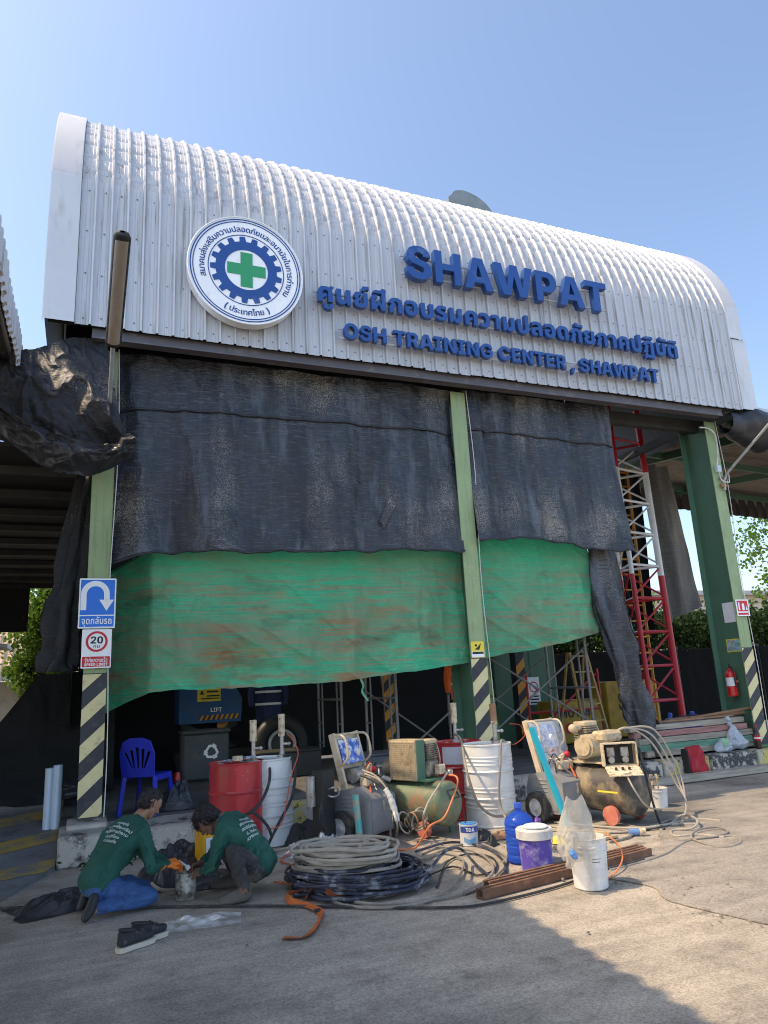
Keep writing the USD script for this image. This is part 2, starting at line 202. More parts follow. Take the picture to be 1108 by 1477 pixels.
GLY = json.loads(r'''{"B":{"ก":[127,[[[11,71,11,81,16,94,25,103,39,110,70,113,83,111,100,103,108,94,114,77,114,0,80,0,80,72,73,84,66,86,54,85,46,76,48,73,62,67,60,52,52,50,47,39,47,0,13,0,14,45,18,53,31,63]]]],"ค":[131,[[[13,72,20,94,28,103,39,109,50,112,73,113,90,110,102,104,111,94,117,79,118,0,84,0,84,70,81,79,70,86,61,86,52,82,47,70,47,52,58,60,73,61,73,36,60,35,51,29,47,17,47,0,13,0]]]],"ฏ":[129,[[[4,5,7,23,15,22,19,27,20,51,32,63,13,71,16,91,25,102,43,111,74,113,94,108,109,96,116,77,116,-43,87,-43,75,-34,66,-43,57,-43,52,-35,47,-33,40,-34,37,-43,11,-43,13,-21,21,-11,27,-8,47,-8,57,-14,61,-20,71,-10,82,-15,82,72,78,82,70,86,56,85,48,76,49,74,64,67,62,54,57,53,52,44,52,18,49,10,41,3,31,0,17,0]]]],"ด":[127,[[[8,43,8,65,11,81,23,101,34,108,48,112,71,113,91,109,99,105,108,96,113,84,114,0,80,0,80,73,77,81,71,85,59,86,52,84,46,77,42,63,42,46,45,34,52,26,66,26,68,0,44,-2,24,6,13,21]]]],"ต":[131,[[[9,44,9,69,12,87,18,100,28,109,37,112,49,112,59,108,66,100,76,110,97,112,106,109,113,103,118,90,118,0,84,0,84,79,80,85,73,84,70,76,59,76,55,85,50,85,46,81,43,68,43,47,46,33,54,25,67,25,70,0,46,-2,25,6,15,19]]]],"น":[131,[[[13,32,13,110,47,110,47,42,53,30,66,28,77,35,81,46,82,110,116,110,116,0,90,0,87,16,85,17,82,11,70,1,59,-2,38,-1,27,4,21,10,16,19]]]],"บ":[129,[[[13,110,47,110,48,35,56,25,70,24,79,30,82,39,82,110,116,110,116,38,112,21,104,9,94,2,81,-2,55,-3,40,0,30,5,21,14,13,38]]]],"ป":[129,[[[13,110,47,110,48,35,56,25,70,24,79,30,82,39,82,150,116,150,116,38,111,19,104,9,94,2,81,-2,55,-3,40,0,30,5,21,14,13,38]]]],"ฝ":[139,[[[14,91,17,101,25,109,36,112,50,112,62,108,57,86,49,87,45,82,44,40,47,41,63,73,74,73,93,38,92,150,124,150,124,0,91,0,69,40,47,0,14,0]]]],"ภ":[129,[[[4,2,6,20,14,20,18,24,19,50,25,59,32,63,12,71,14,87,26,103,44,111,71,113,91,109,107,98,114,86,116,77,116,0,82,0,82,72,75,84,68,86,54,84,47,75,63,67,61,53,55,52,51,44,51,17,48,8,40,1,30,-2,16,-2]]]],"ม":[131,[[[15,110,49,110,50,46,58,31,72,28,81,33,84,42,84,110,118,110,118,31,114,16,108,7,94,-1,73,-2,58,3,45,17,41,0,15,0]]]],"ย":[126,[[[10,38,15,50,28,59,16,66,10,78,12,96,19,105,38,112,55,112,68,109,64,87,49,86,44,80,44,75,48,69,64,67,64,47,48,45,44,39,45,31,53,24,67,23,76,27,79,34,79,110,113,110,113,30,108,15,100,6,88,0,72,-3,50,-3,31,1,18,9,13,16,10,26]]]],"ร":[104,[[[6,7,15,35,43,24,57,24,64,30,64,33,60,38,28,50,14,61,10,69,9,86,15,100,28,109,46,113,66,113,90,107,90,80,70,86,52,87,45,85,43,79,50,73,81,62,93,52,97,44,98,27,92,11,79,1,63,-3,34,-2]]]],"ล":[121,[[[7,23,9,43,20,57,39,65,75,69,73,81,61,87,42,86,18,77,18,105,41,112,69,113,88,108,98,101,105,90,108,78,108,0,75,0,74,44,49,41,41,32,41,28,47,21,61,21,62,0,35,-2,26,0,12,10]]]],"ว":[104,[[[7,6,15,30,32,24,46,25,57,34,61,48,59,71,49,83,41,86,30,86,10,79,10,107,27,112,48,113,61,111,76,104,87,92,95,66,94,38,85,15,70,2,52,-3,28,-2]]]],"ศ":[134,[[[13,72,20,94,27,102,39,109,72,113,95,107,100,117,128,117,124,101,113,90,119,71,119,0,85,0,85,69,82,79,77,84,70,86,58,85,50,79,47,69,47,51,56,59,74,61,74,36,60,35,51,29,47,17,47,0,13,0]]]],"อ":[120,[[[9,36,10,65,60,65,60,44,42,43,44,30,54,22,68,24,74,32,77,44,75,70,66,82,55,86,43,86,15,77,16,106,39,112,71,112,92,104,104,91,112,64,111,37,105,19,91,4,68,-3,49,-3,35,0,18,12,13,20]]]],"ั":[0,[[[-71,150,-67,161,-62,161,-43,158,-43,150,-39,147,5,147,5,125,-57,126,-69,135]]]],"า":[90,[[[5,106,22,112,43,113,58,110,72,99,77,85,77,0,43,0,42,78,38,84,32,86,17,85,6,80]]]],"ิ":[0,[[[-109,139,-88,148,-15,148,-15,125,-109,125]]]],"ึ":[0,[[[-109,139,-88,148,-53,148,-49,157,-37,164,-26,164,-18,161,-12,155,-10,149,-12,134,-16,129,-25,125,-109,125],[-40,147,-37,138,-30,136,-24,139,-23,146,-27,151,-34,152]]]],"ู":[0,[[[-86,-28,-87,-14,-63,-13,-58,-15,-54,-21,-54,-32,-50,-35,-45,-35,-41,-31,-41,-13,-14,-13,-14,-37,-17,-44,-27,-51,-37,-53,-63,-52,-77,-44,-79,-31]]]],"์":[0,[[[-57,132,-56,147,-48,157,-39,160,-2,160,-2,137,-23,137,-28,133,-27,125,-48,121,-54,122]]]]},"T":{"ก":[123,[[[12,71,15,91,36,108,72,111,95,102,108,81,108,-1,83,-1,83,74,76,87,65,91,50,90,38,79,39,75,57,67,56,55,45,52,40,43,39,-1,14,-1,15,46,18,53,31,63]]]],"ค":[127,[[[15,75,21,94,37,108,73,112,97,104,106,94,112,75,112,0,87,0,86,75,80,87,65,92,53,90,43,82,40,51,54,60,72,61,72,41,55,40,44,33,40,0,15,0]]]],"ง":[112,[[[1,108,27,109,54,20,62,22,70,31,76,47,77,66,72,81,66,88,47,90,42,109,65,111,89,100,101,77,102,47,95,25,82,9,64,1,33,1]]]],"จ":[109,[[[7,82,7,103,20,109,56,112,83,102,94,87,99,66,97,33,86,12,64,1,25,0,25,46,12,47,12,64,48,64,48,21,54,20,64,24,71,35,74,52,72,72,64,86,51,91,31,91]]]],"ด":[126,[[[11,43,14,82,28,103,54,112,90,108,105,96,111,79,111,0,86,0,86,72,82,85,74,90,62,92,46,87,39,76,36,58,42,27,52,19,67,19,69,0,46,-2,28,5,16,21]]]],"ถ":[123,[[[12,72,13,87,18,96,37,109,69,112,96,102,108,81,108,0,83,0,83,75,75,88,51,91,38,79,38,76,58,67,56,55,43,52,40,44,41,19,55,17,56,14,58,2,53,-1,34,-2,18,7,15,14,15,46,18,53,32,64]]]],"ท":[126,[[[16,110,35,110,39,94,51,107,66,112,90,110,105,99,111,83,111,0,86,0,86,73,82,84,70,90,53,87,43,71,41,0,16,0]]]],"น":[127,[[[15,110,40,110,41,34,50,22,65,20,78,27,84,41,85,110,110,110,110,0,91,0,88,16,77,4,60,-2,40,-1,25,7,15,30]]]],"บ":[125,[[[15,110,40,110,41,34,49,21,64,18,76,21,84,34,85,110,110,110,110,35,107,22,98,8,79,-1,53,-2,39,1,24,11,15,35]]]],"ป":[125,[[[15,110,40,110,40,40,44,26,55,19,73,20,81,26,85,40,85,149,110,149,110,35,106,19,97,7,79,-1,53,-2,36,2,24,11,15,35]]]],"ภ":[124,[[[4,1,6,17,14,16,18,20,20,53,33,63,13,72,18,95,29,105,52,112,81,110,97,102,109,81,109,0,84,0,84,74,76,88,62,92,49,90,39,81,39,76,58,68,57,56,49,54,44,46,41,7,26,-2]]]],"ม":[127,[[[17,110,42,110,44,38,54,23,72,20,84,27,87,37,87,110,112,110,112,27,106,11,99,4,83,-2,62,-1,48,6,40,16,37,0,17,0]]]],"ย":[122,[[[12,78,14,95,25,107,38,111,66,108,62,90,48,92,38,84,38,75,42,69,62,66,62,50,44,48,39,42,38,32,41,24,50,19,70,19,78,23,82,33,82,109,107,109,107,27,101,12,90,3,70,-2,42,-1,24,6,14,20,13,41,16,49,29,59,17,67]]]],"ร":[102,[[[8,7,15,27,51,18,65,22,69,28,63,40,25,55,14,65,10,87,15,99,28,108,45,112,72,111,87,106,87,85,53,92,39,88,35,81,43,72,69,63,88,51,94,39,94,23,89,12,74,1,60,-2,32,-1]]]],"ล":[118,[[[9,23,11,43,23,57,46,65,78,68,76,84,61,92,42,91,18,82,18,104,44,112,70,112,88,106,97,98,103,83,103,0,78,0,77,48,48,45,35,35,35,25,40,18,61,17,62,0,28,0,14,10]]]],"ว":[100,[[[7,6,14,25,35,18,54,24,60,33,64,48,63,69,58,82,40,92,9,86,9,107,26,112,50,112,66,107,81,93,89,69,88,36,80,16,69,5,49,-2,26,-1]]]],"ศ":[129,[[[15,75,23,97,40,109,72,112,91,106,98,117,121,117,117,102,106,93,112,78,112,0,87,0,87,73,79,88,65,92,53,90,43,82,40,51,54,60,72,61,72,41,56,40,44,33,40,0,15,0]]]],"ส":[119,[[[9,23,11,43,23,57,46,65,78,68,76,84,61,92,42,91,18,82,18,104,44,112,70,112,83,107,89,117,112,117,109,104,99,94,103,82,103,0,78,0,77,48,48,45,35,35,35,25,40,18,61,17,62,0,28,0,14,10]]]],"อ":[117,[[[11,36,12,64,58,64,58,47,36,46,39,27,49,18,61,17,72,21,81,44,80,69,73,85,61,91,44,92,16,83,16,105,41,112,67,112,86,105,99,91,106,68,105,34,96,13,84,3,66,-2,32,2,18,14]]]],"ะ":[70,[[[8,34,13,43,31,40,30,32,34,28,62,28,62,10,18,12,9,22]],[[8,90,14,99,31,96,30,88,34,84,62,84,62,66,18,68,9,78]]]],"ั":[0,[[[-68,149,-65,157,-57,157,-45,155,-46,148,-41,143,7,143,7,126,-55,127,-66,135]]]],"า":[85,[[[3,106,21,112,45,112,57,108,67,98,70,89,70,0,45,0,43,86,32,92,3,86]]]],"ำ":[85,[[[4,107,21,112,45,112,57,108,67,98,70,89,70,0,45,0,43,86,32,92,4,86]],[[-58,136,-55,152,-40,160,-17,156,-10,145,-13,129,-28,121,-51,125],[-43,143,-37,132,-29,133,-25,143,-29,148,-37,149]]]],"ิ":[0,[[[-105,137,-88,144,-16,144,-16,126,-105,126]]]],"ุ":[0,[[[-47,-28,-47,-15,-38,-13,-23,-14,-18,-18,-16,-52,-38,-52,-38,-32]]]],"เ":[65,[[[18,110,43,110,43,24,49,17,58,18,61,2,56,-1,30,0,19,12]]]],"แ":[123,[[[76,110,101,110,101,24,107,17,116,18,119,2,114,-1,88,0,77,12]],[[18,110,43,110,43,24,49,17,58,18,61,2,56,-1,30,0,19,12]]]],"ใ":[64,[[[4,143,4,163,18,168,44,167,60,155,61,133,42,99,42,24,48,17,57,18,57,0,36,-2,25,2,19,9,17,104,37,137,35,144,27,148]]]],"ไ":[66,[[[-1,147,4,166,65,166,65,147,57,146,49,140,46,127,46,24,52,17,61,18,64,2,59,-1,33,0,22,12,21,130,29,146]]]],"็":[0,[[[-90,133,-92,156,-81,168,-20,170,-20,156,-67,156,-75,148,-74,141,-69,137,-53,146,-44,136,-38,139,-37,147,-20,147,-21,134,-31,124,-45,123,-56,131,-66,123,-77,124]]]],"่":[0,[[[-41,170,-17,170,-17,126,-41,126]]]]},"L":{"(":[78,[[[13,72,21,116,37,154,69,155,57,122,51,97,48,76,48,45,54,15,69,-27,38,-27,34,-21,24,0,16,27,13,47]]]],")":[78,[[[9,-27,24,13,31,49,31,71,26,105,9,155,41,155,52,133,63,93,66,67,64,34,55,1,41,-27]]]],",":[54,[[[4,-40,12,23,45,23,26,-40]]]],".":[53,[[[8,12,8,21,11,28,22,35,31,35,38,32,45,21,45,12,42,5,31,-2,22,-2,15,1]]]],"/":[80,[[[2,-22,48,152,78,153,32,-20,31,-22]]]],"0":[129,[[[7,60,8,94,13,114,22,130,36,142,56,148,79,147,99,138,111,124,121,94,121,52,116,32,110,20,93,4,73,-2,56,-2,36,4,19,20,11,38],[42,89,45,42,54,29,68,26,80,33,87,57,87,89,81,110,71,119,58,119,50,114,46,106]]]],"2":[129,[[[10,100,11,113,17,127,26,137,38,144,54,148,72,148,89,144,103,136,115,119,117,111,115,89,103,69,62,29,119,28,119,0,12,0,12,25,78,84,84,97,84,105,82,112,76,118,59,121,46,113,43,100]]]],"A":[155,[[[5,0,53,146,100,146,150,0,111,0,101,31,54,31,43,0],[76,115,62,57,93,58]]]],"C":[148,[[[8,62,9,91,15,111,23,124,34,135,48,143,68,148,85,148,106,143,127,128,137,111,140,95,105,95,102,105,97,112,87,117,72,118,57,112,49,103,45,93,43,84,45,53,50,41,62,31,72,28,89,30,100,37,106,51,141,51,137,35,131,24,120,12,103,2,86,-2,68,-2,53,1,40,7,23,22,17,31]]]],"D":[144,[[[11,146,82,145,106,136,120,124,133,99,136,83,136,63,130,38,124,27,113,15,96,5,82,1,11,0],[46,31,70,30,79,32,88,36,98,50,101,62,99,93,94,104,79,114,70,116,46,115]]]],"E":[122,[[[11,146,112,146,112,118,46,117,46,88,107,88,107,60,47,60,46,29,112,28,112,0,11,0]]]],"F":[117,[[[11,146,110,146,110,118,46,117,46,81,104,81,104,53,46,53,46,0,11,0]]]],"G":[151,[[[8,62,9,91,17,114,28,129,49,143,69,148,86,148,106,143,120,135,130,125,137,113,140,98,106,98,101,109,88,117,68,117,52,107,44,89,43,62,47,48,57,34,73,28,89,29,99,33,105,39,109,50,108,54,79,54,79,79,142,79,142,51,134,26,121,11,102,1,87,-2,69,-2,42,6,33,12,19,28,11,46]]]],"H":[149,[[[11,146,46,146,46,89,102,89,103,146,138,146,138,0,103,0,102,61,46,61,46,0,11,0]]]],"I":[98,[[[6,0,6,28,31,29,31,117,6,118,6,146,91,146,91,118,66,117,66,29,91,28,91,0]]]],"L":[113,[[[11,146,46,146,46,28,107,28,107,0,11,0]]]],"M":[188,[[[11,146,65,146,83,92,94,47,104,88,123,146,177,146,177,0,142,0,142,106,109,0,79,0,46,104,46,0,11,0]]]],"N":[153,[[[11,146,50,145,89,82,107,48,106,146,142,146,142,0,103,0,60,70,46,97,46,0,11,0]]]],"O":[154,[[[8,62,9,91,16,113,33,134,57,146,86,148,112,140,130,125,143,100,146,84,146,62,139,35,131,22,120,11,97,0,68,-2,51,2,37,9,24,21,16,33],[44,61,50,42,59,33,67,29,82,28,96,33,104,42,111,62,111,84,104,105,93,115,82,118,67,117,58,113,50,105,45,93,43,84]]]],"P":[130,[[[11,146,80,146,90,144,106,136,115,127,123,109,123,82,117,68,106,56,85,47,46,46,45,0,11,0],[46,74,69,73,84,81,88,91,88,100,85,109,80,114,69,118,46,118]]]],"R":[133,[[[11,146,86,145,104,138,115,128,123,111,123,84,114,66,99,55,129,1,128,-1,92,-1,64,50,46,49,45,-1,11,-1],[46,78,70,77,80,80,86,86,88,93,85,110,74,117,46,118]]]],"S":[132,[[[10,28,7,48,40,48,41,41,47,32,61,27,77,28,84,31,90,40,88,49,82,54,36,67,17,81,11,96,11,110,16,124,24,134,47,146,77,148,94,144,113,131,122,113,122,102,90,102,87,112,73,119,58,118,50,114,47,107,48,100,55,93,100,80,117,67,123,56,125,38,122,25,112,11,99,3,78,-2,57,-2,41,1,29,6,17,16]]]],"T":[134,[[[6,118,6,146,128,146,128,118,85,117,85,0,50,0,50,118]]]],"W":[212,[[[43,0,5,146,43,146,65,42,88,146,124,146,147,44,169,146,207,146,169,1,129,0,106,94,83,0]]]]}}''')
def glyph_poly(key, ch):
    if ch == ' ': return 55, None
    w, gs = GLY[key][ch]
    ps = []
    for rings in gs:
        rs = [np.array(r, float).reshape(-1, 2) for r in rings]
        ps.append(Polygon(rs[0], [r for r in rs[1:] if len(r) > 2]).buffer(0))
    return w, (union_all(ps) if ps else None)
def text_clusters(key, text, size, track=0.0):
    """[(x, polygon)] of the letters, each with its marks, in metres; size: metres for 200 font units."""
    out, x, k = [], 0.0, size/200.0
    for ch in text:
        w, g = glyph_poly(key, ch)
        if g is not None:
            g = affinity.affine_transform(g, [k, 0, 0, k, x, 0])
            if w == 0 and out: out[-1][1] = union_all([out[-1][1], g])
            else: out.append([x, g])
        x += w*k + (track if w else 0)
    return out, x
def text_poly(key, text, size, track=0.0):
    c, w = text_clusters(key, text, size, track); return union_all([g for _, g in c]), w
FACE = rotm(PI/2, 0, 0)      # xy plane -> xz plane, facing -y
rng = np.random.default_rng(7)
def fbm(p, o=4, seed=0): return meshkit.fbm(np.asarray(p, float), o, seed) - 0.5

# ================================================================ materials of the setting
def concrete(name, col, warm, rough=0.85, crack=True):
    n = {'g': ('geometry', {}), 'n1': ('noise_texture', {'scale': 0.55, 'detail': 5.0, 'roughness': 0.62}), 'r1': ('rgb_ramp', {'ramp': [(0.3, tuple(np.array(col)*0.70)), (0.5, col), (0.72, warm)]}),
         'n2': ('noise_texture', {'scale': 3.2, 'detail': 5.0, 'roughness': 0.7}), 'r2': ('rgb_ramp', {'ramp': [(0.28, (0.66, 0.66, 0.67)), (0.5, (1, 1, 1)), (0.75, (1.08, 1.08, 1.08))]}),
         'n3': ('noise_texture', {'scale': 75.0, 'detail': 5.0, 'roughness': 0.6}), 'r3': ('rgb_ramp', {'ramp': [(0.30, (0.55, 0.55, 0.55)), (0.62, (1.15, 1.15, 1.15))]}),
         'm4': ('mapping', {'scale': (0.5, 5.0, 1.0), 'rotation': (0, 0, 0.35)}), 'n6': ('noise_texture', {'scale': 0.28, 'detail': 6.0, 'roughness': 0.7}), 'r6': ('rgb_ramp', {'ramp': [(0.36, (0.70, 0.70, 0.71)), (0.47, (1, 1, 1))]}), 'e': ('mix_color', {'blend_type': 'multiply', 'fac': 0.9}),
         'n7': ('noise_texture', {'scale': 1.9, 'detail': 3.0, 'distortion': 0.4}), 'r7': ('rgb_ramp', {'ramp': [(0.27, (0.60, 0.60, 0.60)), (0.32, (1, 1, 1))]}), 'h': ('mix_color', {'blend_type': 'multiply', 'fac': 0.8}), 'n4': ('noise_texture', {'scale': 1.6, 'detail': 6.0, 'roughness': 0.6}), 'r4': ('rgb_ramp', {'ramp': [(0.42, (0.8, 0.8, 0.8)), (0.6, (1, 1, 1))]}),
         'v5': ('voronoi_texture', {'scale': 9.0}), 'n5': ('noise_texture', {'scale': 2.0, 'detail': 2.0}), 'r5': ('rgb_ramp', {'ramp': [(0.0, (0.55, 0.53, 0.5)), (0.035, (1, 1, 1))]}),
         'a': ('mix_color', {'blend_type': 'multiply', 'fac': 1.0}), 'b2': ('mix_color', {'blend_type': 'multiply', 'fac': 1.0}), 'c': ('mix_color', {'blend_type': 'multiply', 'fac': 0.8}), 'd': ('mix_color', {'blend_type': 'multiply', 'fac': 0.5}),
         'bn': ('noise_texture', {'scale': 95.0, 'detail': 6.0, 'roughness': 0.7}), 'b': ('bump', {'strength': 0.5, 'distance': 0.006}), 'p': ('principled_bsdf', {'roughness': rough, 'specular_ior_level': 0.35})}
    l = [('g.position', 'n1.vector'), ('n1.fac', 'r1.fac'), ('g.position', 'n2.vector'), ('n2.fac', 'r2.fac'), ('g.position', 'n3.vector'), ('n3.fac', 'r3.fac'),
         ('g.position', 'm4.vector'), ('m4.vector', 'n4.vector'), ('n4.fac', 'r4.fac'), ('g.position', 'v5.vector'), ('v5.distance', 'r5.fac'),
         ('r1.color', 'a.a'), ('r2.color', 'a.b'), ('a.result', 'b2.a'), ('r3.color', 'b2.b'), ('b2.result', 'c.a'), ('r4.color', 'c.b'), ('c.result', 'd.a'), ('r5.color', 'd.b'), ('g.position', 'n6.vector'), ('n6.fac', 'r6.fac'), ('d.result', 'e.a'), ('r6.color', 'e.b'), ('g.position', 'n7.vector'), ('n7.fac', 'r7.fac'), ('e.result', 'h.a'), ('r7.color', 'h.b'), ('h.result', 'p.base_color'),
         ('g.position', 'bn.vector'), ('bn.fac', 'b.height'), ('b.normal', 'p.normal')]
    return usdkit.material(stage, '/World/Looks/' + name, n, l, surface='p.BSDF')

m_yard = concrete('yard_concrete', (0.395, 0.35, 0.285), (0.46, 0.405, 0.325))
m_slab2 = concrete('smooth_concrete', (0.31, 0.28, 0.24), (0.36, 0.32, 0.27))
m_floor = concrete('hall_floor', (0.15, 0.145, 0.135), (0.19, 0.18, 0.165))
m_kerb = L('kerb_concrete', (0.36, 0.34, 0.30), 0.85, dirt=[((0.06, 0.055, 0.05), 0.5, 0.62, 5.0), ((0.5, 0.48, 0.42), 0.58, 0.66, 11.0)], bump=0.6)
m_kerbblack = L('kerb_black_paint', (0.045, 0.045, 0.045), 0.7, dirt=[((0.42, 0.39, 0.33), 0.5, 0.56, 7.0), ((0.3, 0.28, 0.22), 0.56, 0.62, 22.0)], bump=0.6)
m_kerbyellow = L('kerb_yellow_paint', (0.48, 0.40, 0.10), 0.7, dirt=[((0.40, 0.38, 0.33), 0.46, 0.54, 6.0), ((0.07, 0.065, 0.06), 0.58, 0.64, 14.0)], bump=0.6)
m_rampyel = L('ramp_yellow_paint', (0.36, 0.25, 0.06), 0.8, dirt=[((0.17, 0.165, 0.16), 0.45, 0.6, 5.0), ((0.05, 0.05, 0.05), 0.6, 0.75, 17.0)], bump=0.4)
m_ramp = L('ramp_grey', (0.16, 0.165, 0.17), 0.85, dirt=((0.06, 0.06, 0.06), 0.5, 0.72, 4.0), bump=0.5)
m_sheet = L('white_metal_sheet', (0.50, 0.515, 0.535), 0.38, metal=0.1, var=0.05, vs=1.5, dirt=[((0.25, 0.24, 0.225), 0.56, 0.68, 1.6, (9, 9, 0.3)), ((0.33, 0.30, 0.26), 0.64, 0.85, 7.0, (2, 2, 0.5))], bump=0.08, bs=2.0)
m_trim = L('white_metal_trim', (0.54, 0.55, 0.56), 0.4, metal=0.1, var=0.05, vs=1.0, dirt=((0.36, 0.35, 0.33), 0.56, 0.85, 3.0, (2, 2, 0.5)), bump=0.12, bs=2.0)
m_gutter = L('gutter_dark', (0.10, 0.095, 0.11), 0.6, dirt=((0.22, 0.2, 0.19), 0.55, 0.8, 6.0))
m_green = L('green_paint', (0.068, 0.150, 0.095), 0.5, var=0.10, vs=3.0, dirt=((0.12, 0.17, 0.12), 0.55, 0.85, 3.0, (4, 4, 0.5)), bump=0.12, bs=30)
m_greenpale = L('faded_green_paint', (0.26, 0.34, 0.17), 0.55, var=0.10, vs=2.2, dirt=[((0.15, 0.2, 0.11), 0.5, 0.8, 4.0, (5, 5, 0.4)), ((0.4, 0.36, 0.25), 0.62, 0.7, 12.0)], bump=0.15, bs=30)
m_stripeY = L('stripe_cream', (0.62, 0.54, 0.28), 0.55, var=0.10, dirt=((0.22, 0.2, 0.13), 0.56, 0.8, 7.0))
m_stripeK = L('stripe_black', (0.035, 0.037, 0.042), 0.55, var=0.2, dirt=((0.14, 0.14, 0.13), 0.56, 0.85, 7.0))
m_dark = L('dark_steel', (0.035, 0.036, 0.035), 0.6, var=0.25, bump=0.1)
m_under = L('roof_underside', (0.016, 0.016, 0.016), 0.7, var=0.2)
m_oldroof = L('old_fibre_roof', (0.36, 0.29, 0.22), 0.85, dirt=((0.16, 0.13, 0.10), 0.5, 0.75, 2.0), bump=0.3)

def netmat(name, col, speck, lo, hi, rough=0.5, spec=0.5, tl=0.15, dirt=None, con=(0.55, 1.9), clean=None):
    """Woven plastic shade net: weft lines, bright specks painting light through pinholes, colour layers of dirt and painted fold shade and a little light through it."""
    c = np.array(col)
    n = {'g': ('geometry', {}), 'm': ('mapping', {'scale': (3.0, 3.0, 60.0)}), 'n': ('noise_texture', {'scale': 2.2, 'detail': 5.0, 'roughness': 0.7}),
         'r': ('rgb_ramp', {'ramp': [(0.3, tuple(c*con[0])), (0.55, tuple(c)), (0.75, tuple(np.minimum(c*con[1], 0.9)))]}),
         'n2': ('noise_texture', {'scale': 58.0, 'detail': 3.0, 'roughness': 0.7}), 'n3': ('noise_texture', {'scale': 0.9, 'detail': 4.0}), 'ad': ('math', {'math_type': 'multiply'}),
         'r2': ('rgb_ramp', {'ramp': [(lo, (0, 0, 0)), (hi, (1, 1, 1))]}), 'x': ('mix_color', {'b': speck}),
         'bm': ('mapping', {'scale': (9.0, 9.0, 85.0)}), 'bn': ('noise_texture', {'scale': 1.0, 'detail': 3.0}), 'b': ('bump', {'strength': 0.8, 'distance': 0.010}),
         'cm': ('mapping', {'scale': (11.0, 11.0, 2.2)}), 'cn': ('noise_texture', {'scale': 1.0, 'detail': 4.0, 'roughness': 0.7}), 'cb': ('bump', {'strength': 0.45, 'distance': 0.03}),
         'p': ('principled_bsdf', {'roughness': rough, 'specular_ior_level': spec}), 't': ('translucent_bsdf', {}), 'mx': ('mix_closure', {'fac': tl})}
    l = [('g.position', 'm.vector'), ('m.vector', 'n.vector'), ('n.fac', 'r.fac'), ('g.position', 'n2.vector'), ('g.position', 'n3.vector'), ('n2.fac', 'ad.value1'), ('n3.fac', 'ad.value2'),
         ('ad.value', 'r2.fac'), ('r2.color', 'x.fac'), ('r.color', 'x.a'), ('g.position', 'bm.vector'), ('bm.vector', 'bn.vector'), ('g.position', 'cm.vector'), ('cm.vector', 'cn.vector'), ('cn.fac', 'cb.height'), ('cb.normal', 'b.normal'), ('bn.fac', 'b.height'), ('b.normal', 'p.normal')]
    out = 'x.result'
    for k, (dc, a, z, sc, st) in enumerate(dirt or []):  # real dirt on the green net, painted fold shade on the black
        n.update({f'dm{k}': ('mapping', {'scale': st, 'location': (2.2*k+0.6, 0, 1.3*k)}), f'dn{k}': ('noise_texture', {'scale': sc, 'detail': 4.0, 'roughness': 0.62}), f'dr{k}': ('rgb_ramp', {'ramp': [(a, (0, 0, 0)), (z, (1, 1, 1))]}), f'dx{k}': ('mix_color', {'b': dc})})
        l += [('g.position', f'dm{k}.vector'), (f'dm{k}.vector', f'dn{k}.vector'), (f'dn{k}.fac', f'dr{k}.fac'), (out, f'dx{k}.a')]; out = f'dx{k}.result'
        if clean:
            n.update({f'ck{k}': ('math', {'math_type': 'multiply'})}); n['cs'] = ('separate_xyz', {}); n['cr'] = ('map_range', {'from_min': clean[0], 'from_max': clean[1], 'to_min': 0.06, 'to_max': 0.92, 'clamp': True})
            if k == 0: l += [('g.position', 'cs.vector'), ('cs.z', 'cr.value')]
            l += [(f'dr{k}.color', f'ck{k}.value1'), ('cr.result', f'ck{k}.value2'), (f'ck{k}.value', f'dx{k}.fac')]
        else: l.append((f'dr{k}.color', f'dx{k}.fac'))
    l += [(out, 'p.base_color'), (out, 't.color'), ('p.BSDF', 'mx.closure1'), ('t.BSDF', 'mx.closure2')]
    return usdkit.material(stage, '/World/Looks/' + name, n, l, surface='mx.closure')
m_net = netmat('black_net', (0.027, 0.032, 0.043), (0.27, 0.255, 0.21), 0.275, 0.36, 0.33, 0.7, 0.05, [((0.009, 0.010, 0.013), 0.44, 0.60, 1.0, (3.2, 3.2, 0.38)), ((0.105, 0.12, 0.145), 0.53, 0.72, 1.3, (3.0, 3.0, 0.5)), ((0.10, 0.11, 0.13), 0.54, 0.72, 2.0, (3.0, 3.0, 30)), ((0.008, 0.009, 0.011), 0.55, 0.70, 2.2, (2.2, 2.2, 22))])  # streaks paint fold shade and sheen; specks paint light through pinholes
m_netdark = netmat('dark_net', (0.010, 0.011, 0.013), (0.05, 0.05, 0.045), 0.40, 0.5, 0.6, 0.3, 0.03)  # blacker copy of the net, shade under the roofs put into its colour
m_netgrey = netmat('grey_tarp', (0.20, 0.195, 0.185), (0.4, 0.38, 0.34), 0.40, 0.5, 0.55, 0.4, 0.35, [((0.42, 0.40, 0.36), 0.5, 0.75, 1.0, (2.5, 2.5, 0.25))])
m_netscuff = netmat('worn_net', (0.085, 0.09, 0.10), (0.4, 0.4, 0.38), 0.28, 0.36, 0.5, 0.4, 0.2)
m_netgreen = netmat('green_net', (0.075, 0.66, 0.34), (0.40, 0.68, 0.46), 0.34, 0.48, 0.5, 0.35, 0.3,
                    [((0.36, 0.30, 0.18), 0.42, 0.68, 0.75, (0.7, 0.7, 1.5)), ((0.46, 0.22, 0.09), 0.54, 0.68, 1.1, (0.7, 0.7, 1.8)), ((0.42, 0.32, 0.20), 0.47, 0.66, 2.4, (0.7, 0.7, 12)), ((0.09, 0.50, 0.29), 0.50, 0.64, 3.1, (0.5, 0.5, 16)), ((0.12, 0.11, 0.07), 0.55, 0.8, 1.5, (0.8, 0.8, 2.2))], con=(0.8, 1.25), clean=(3.62, 2.95))
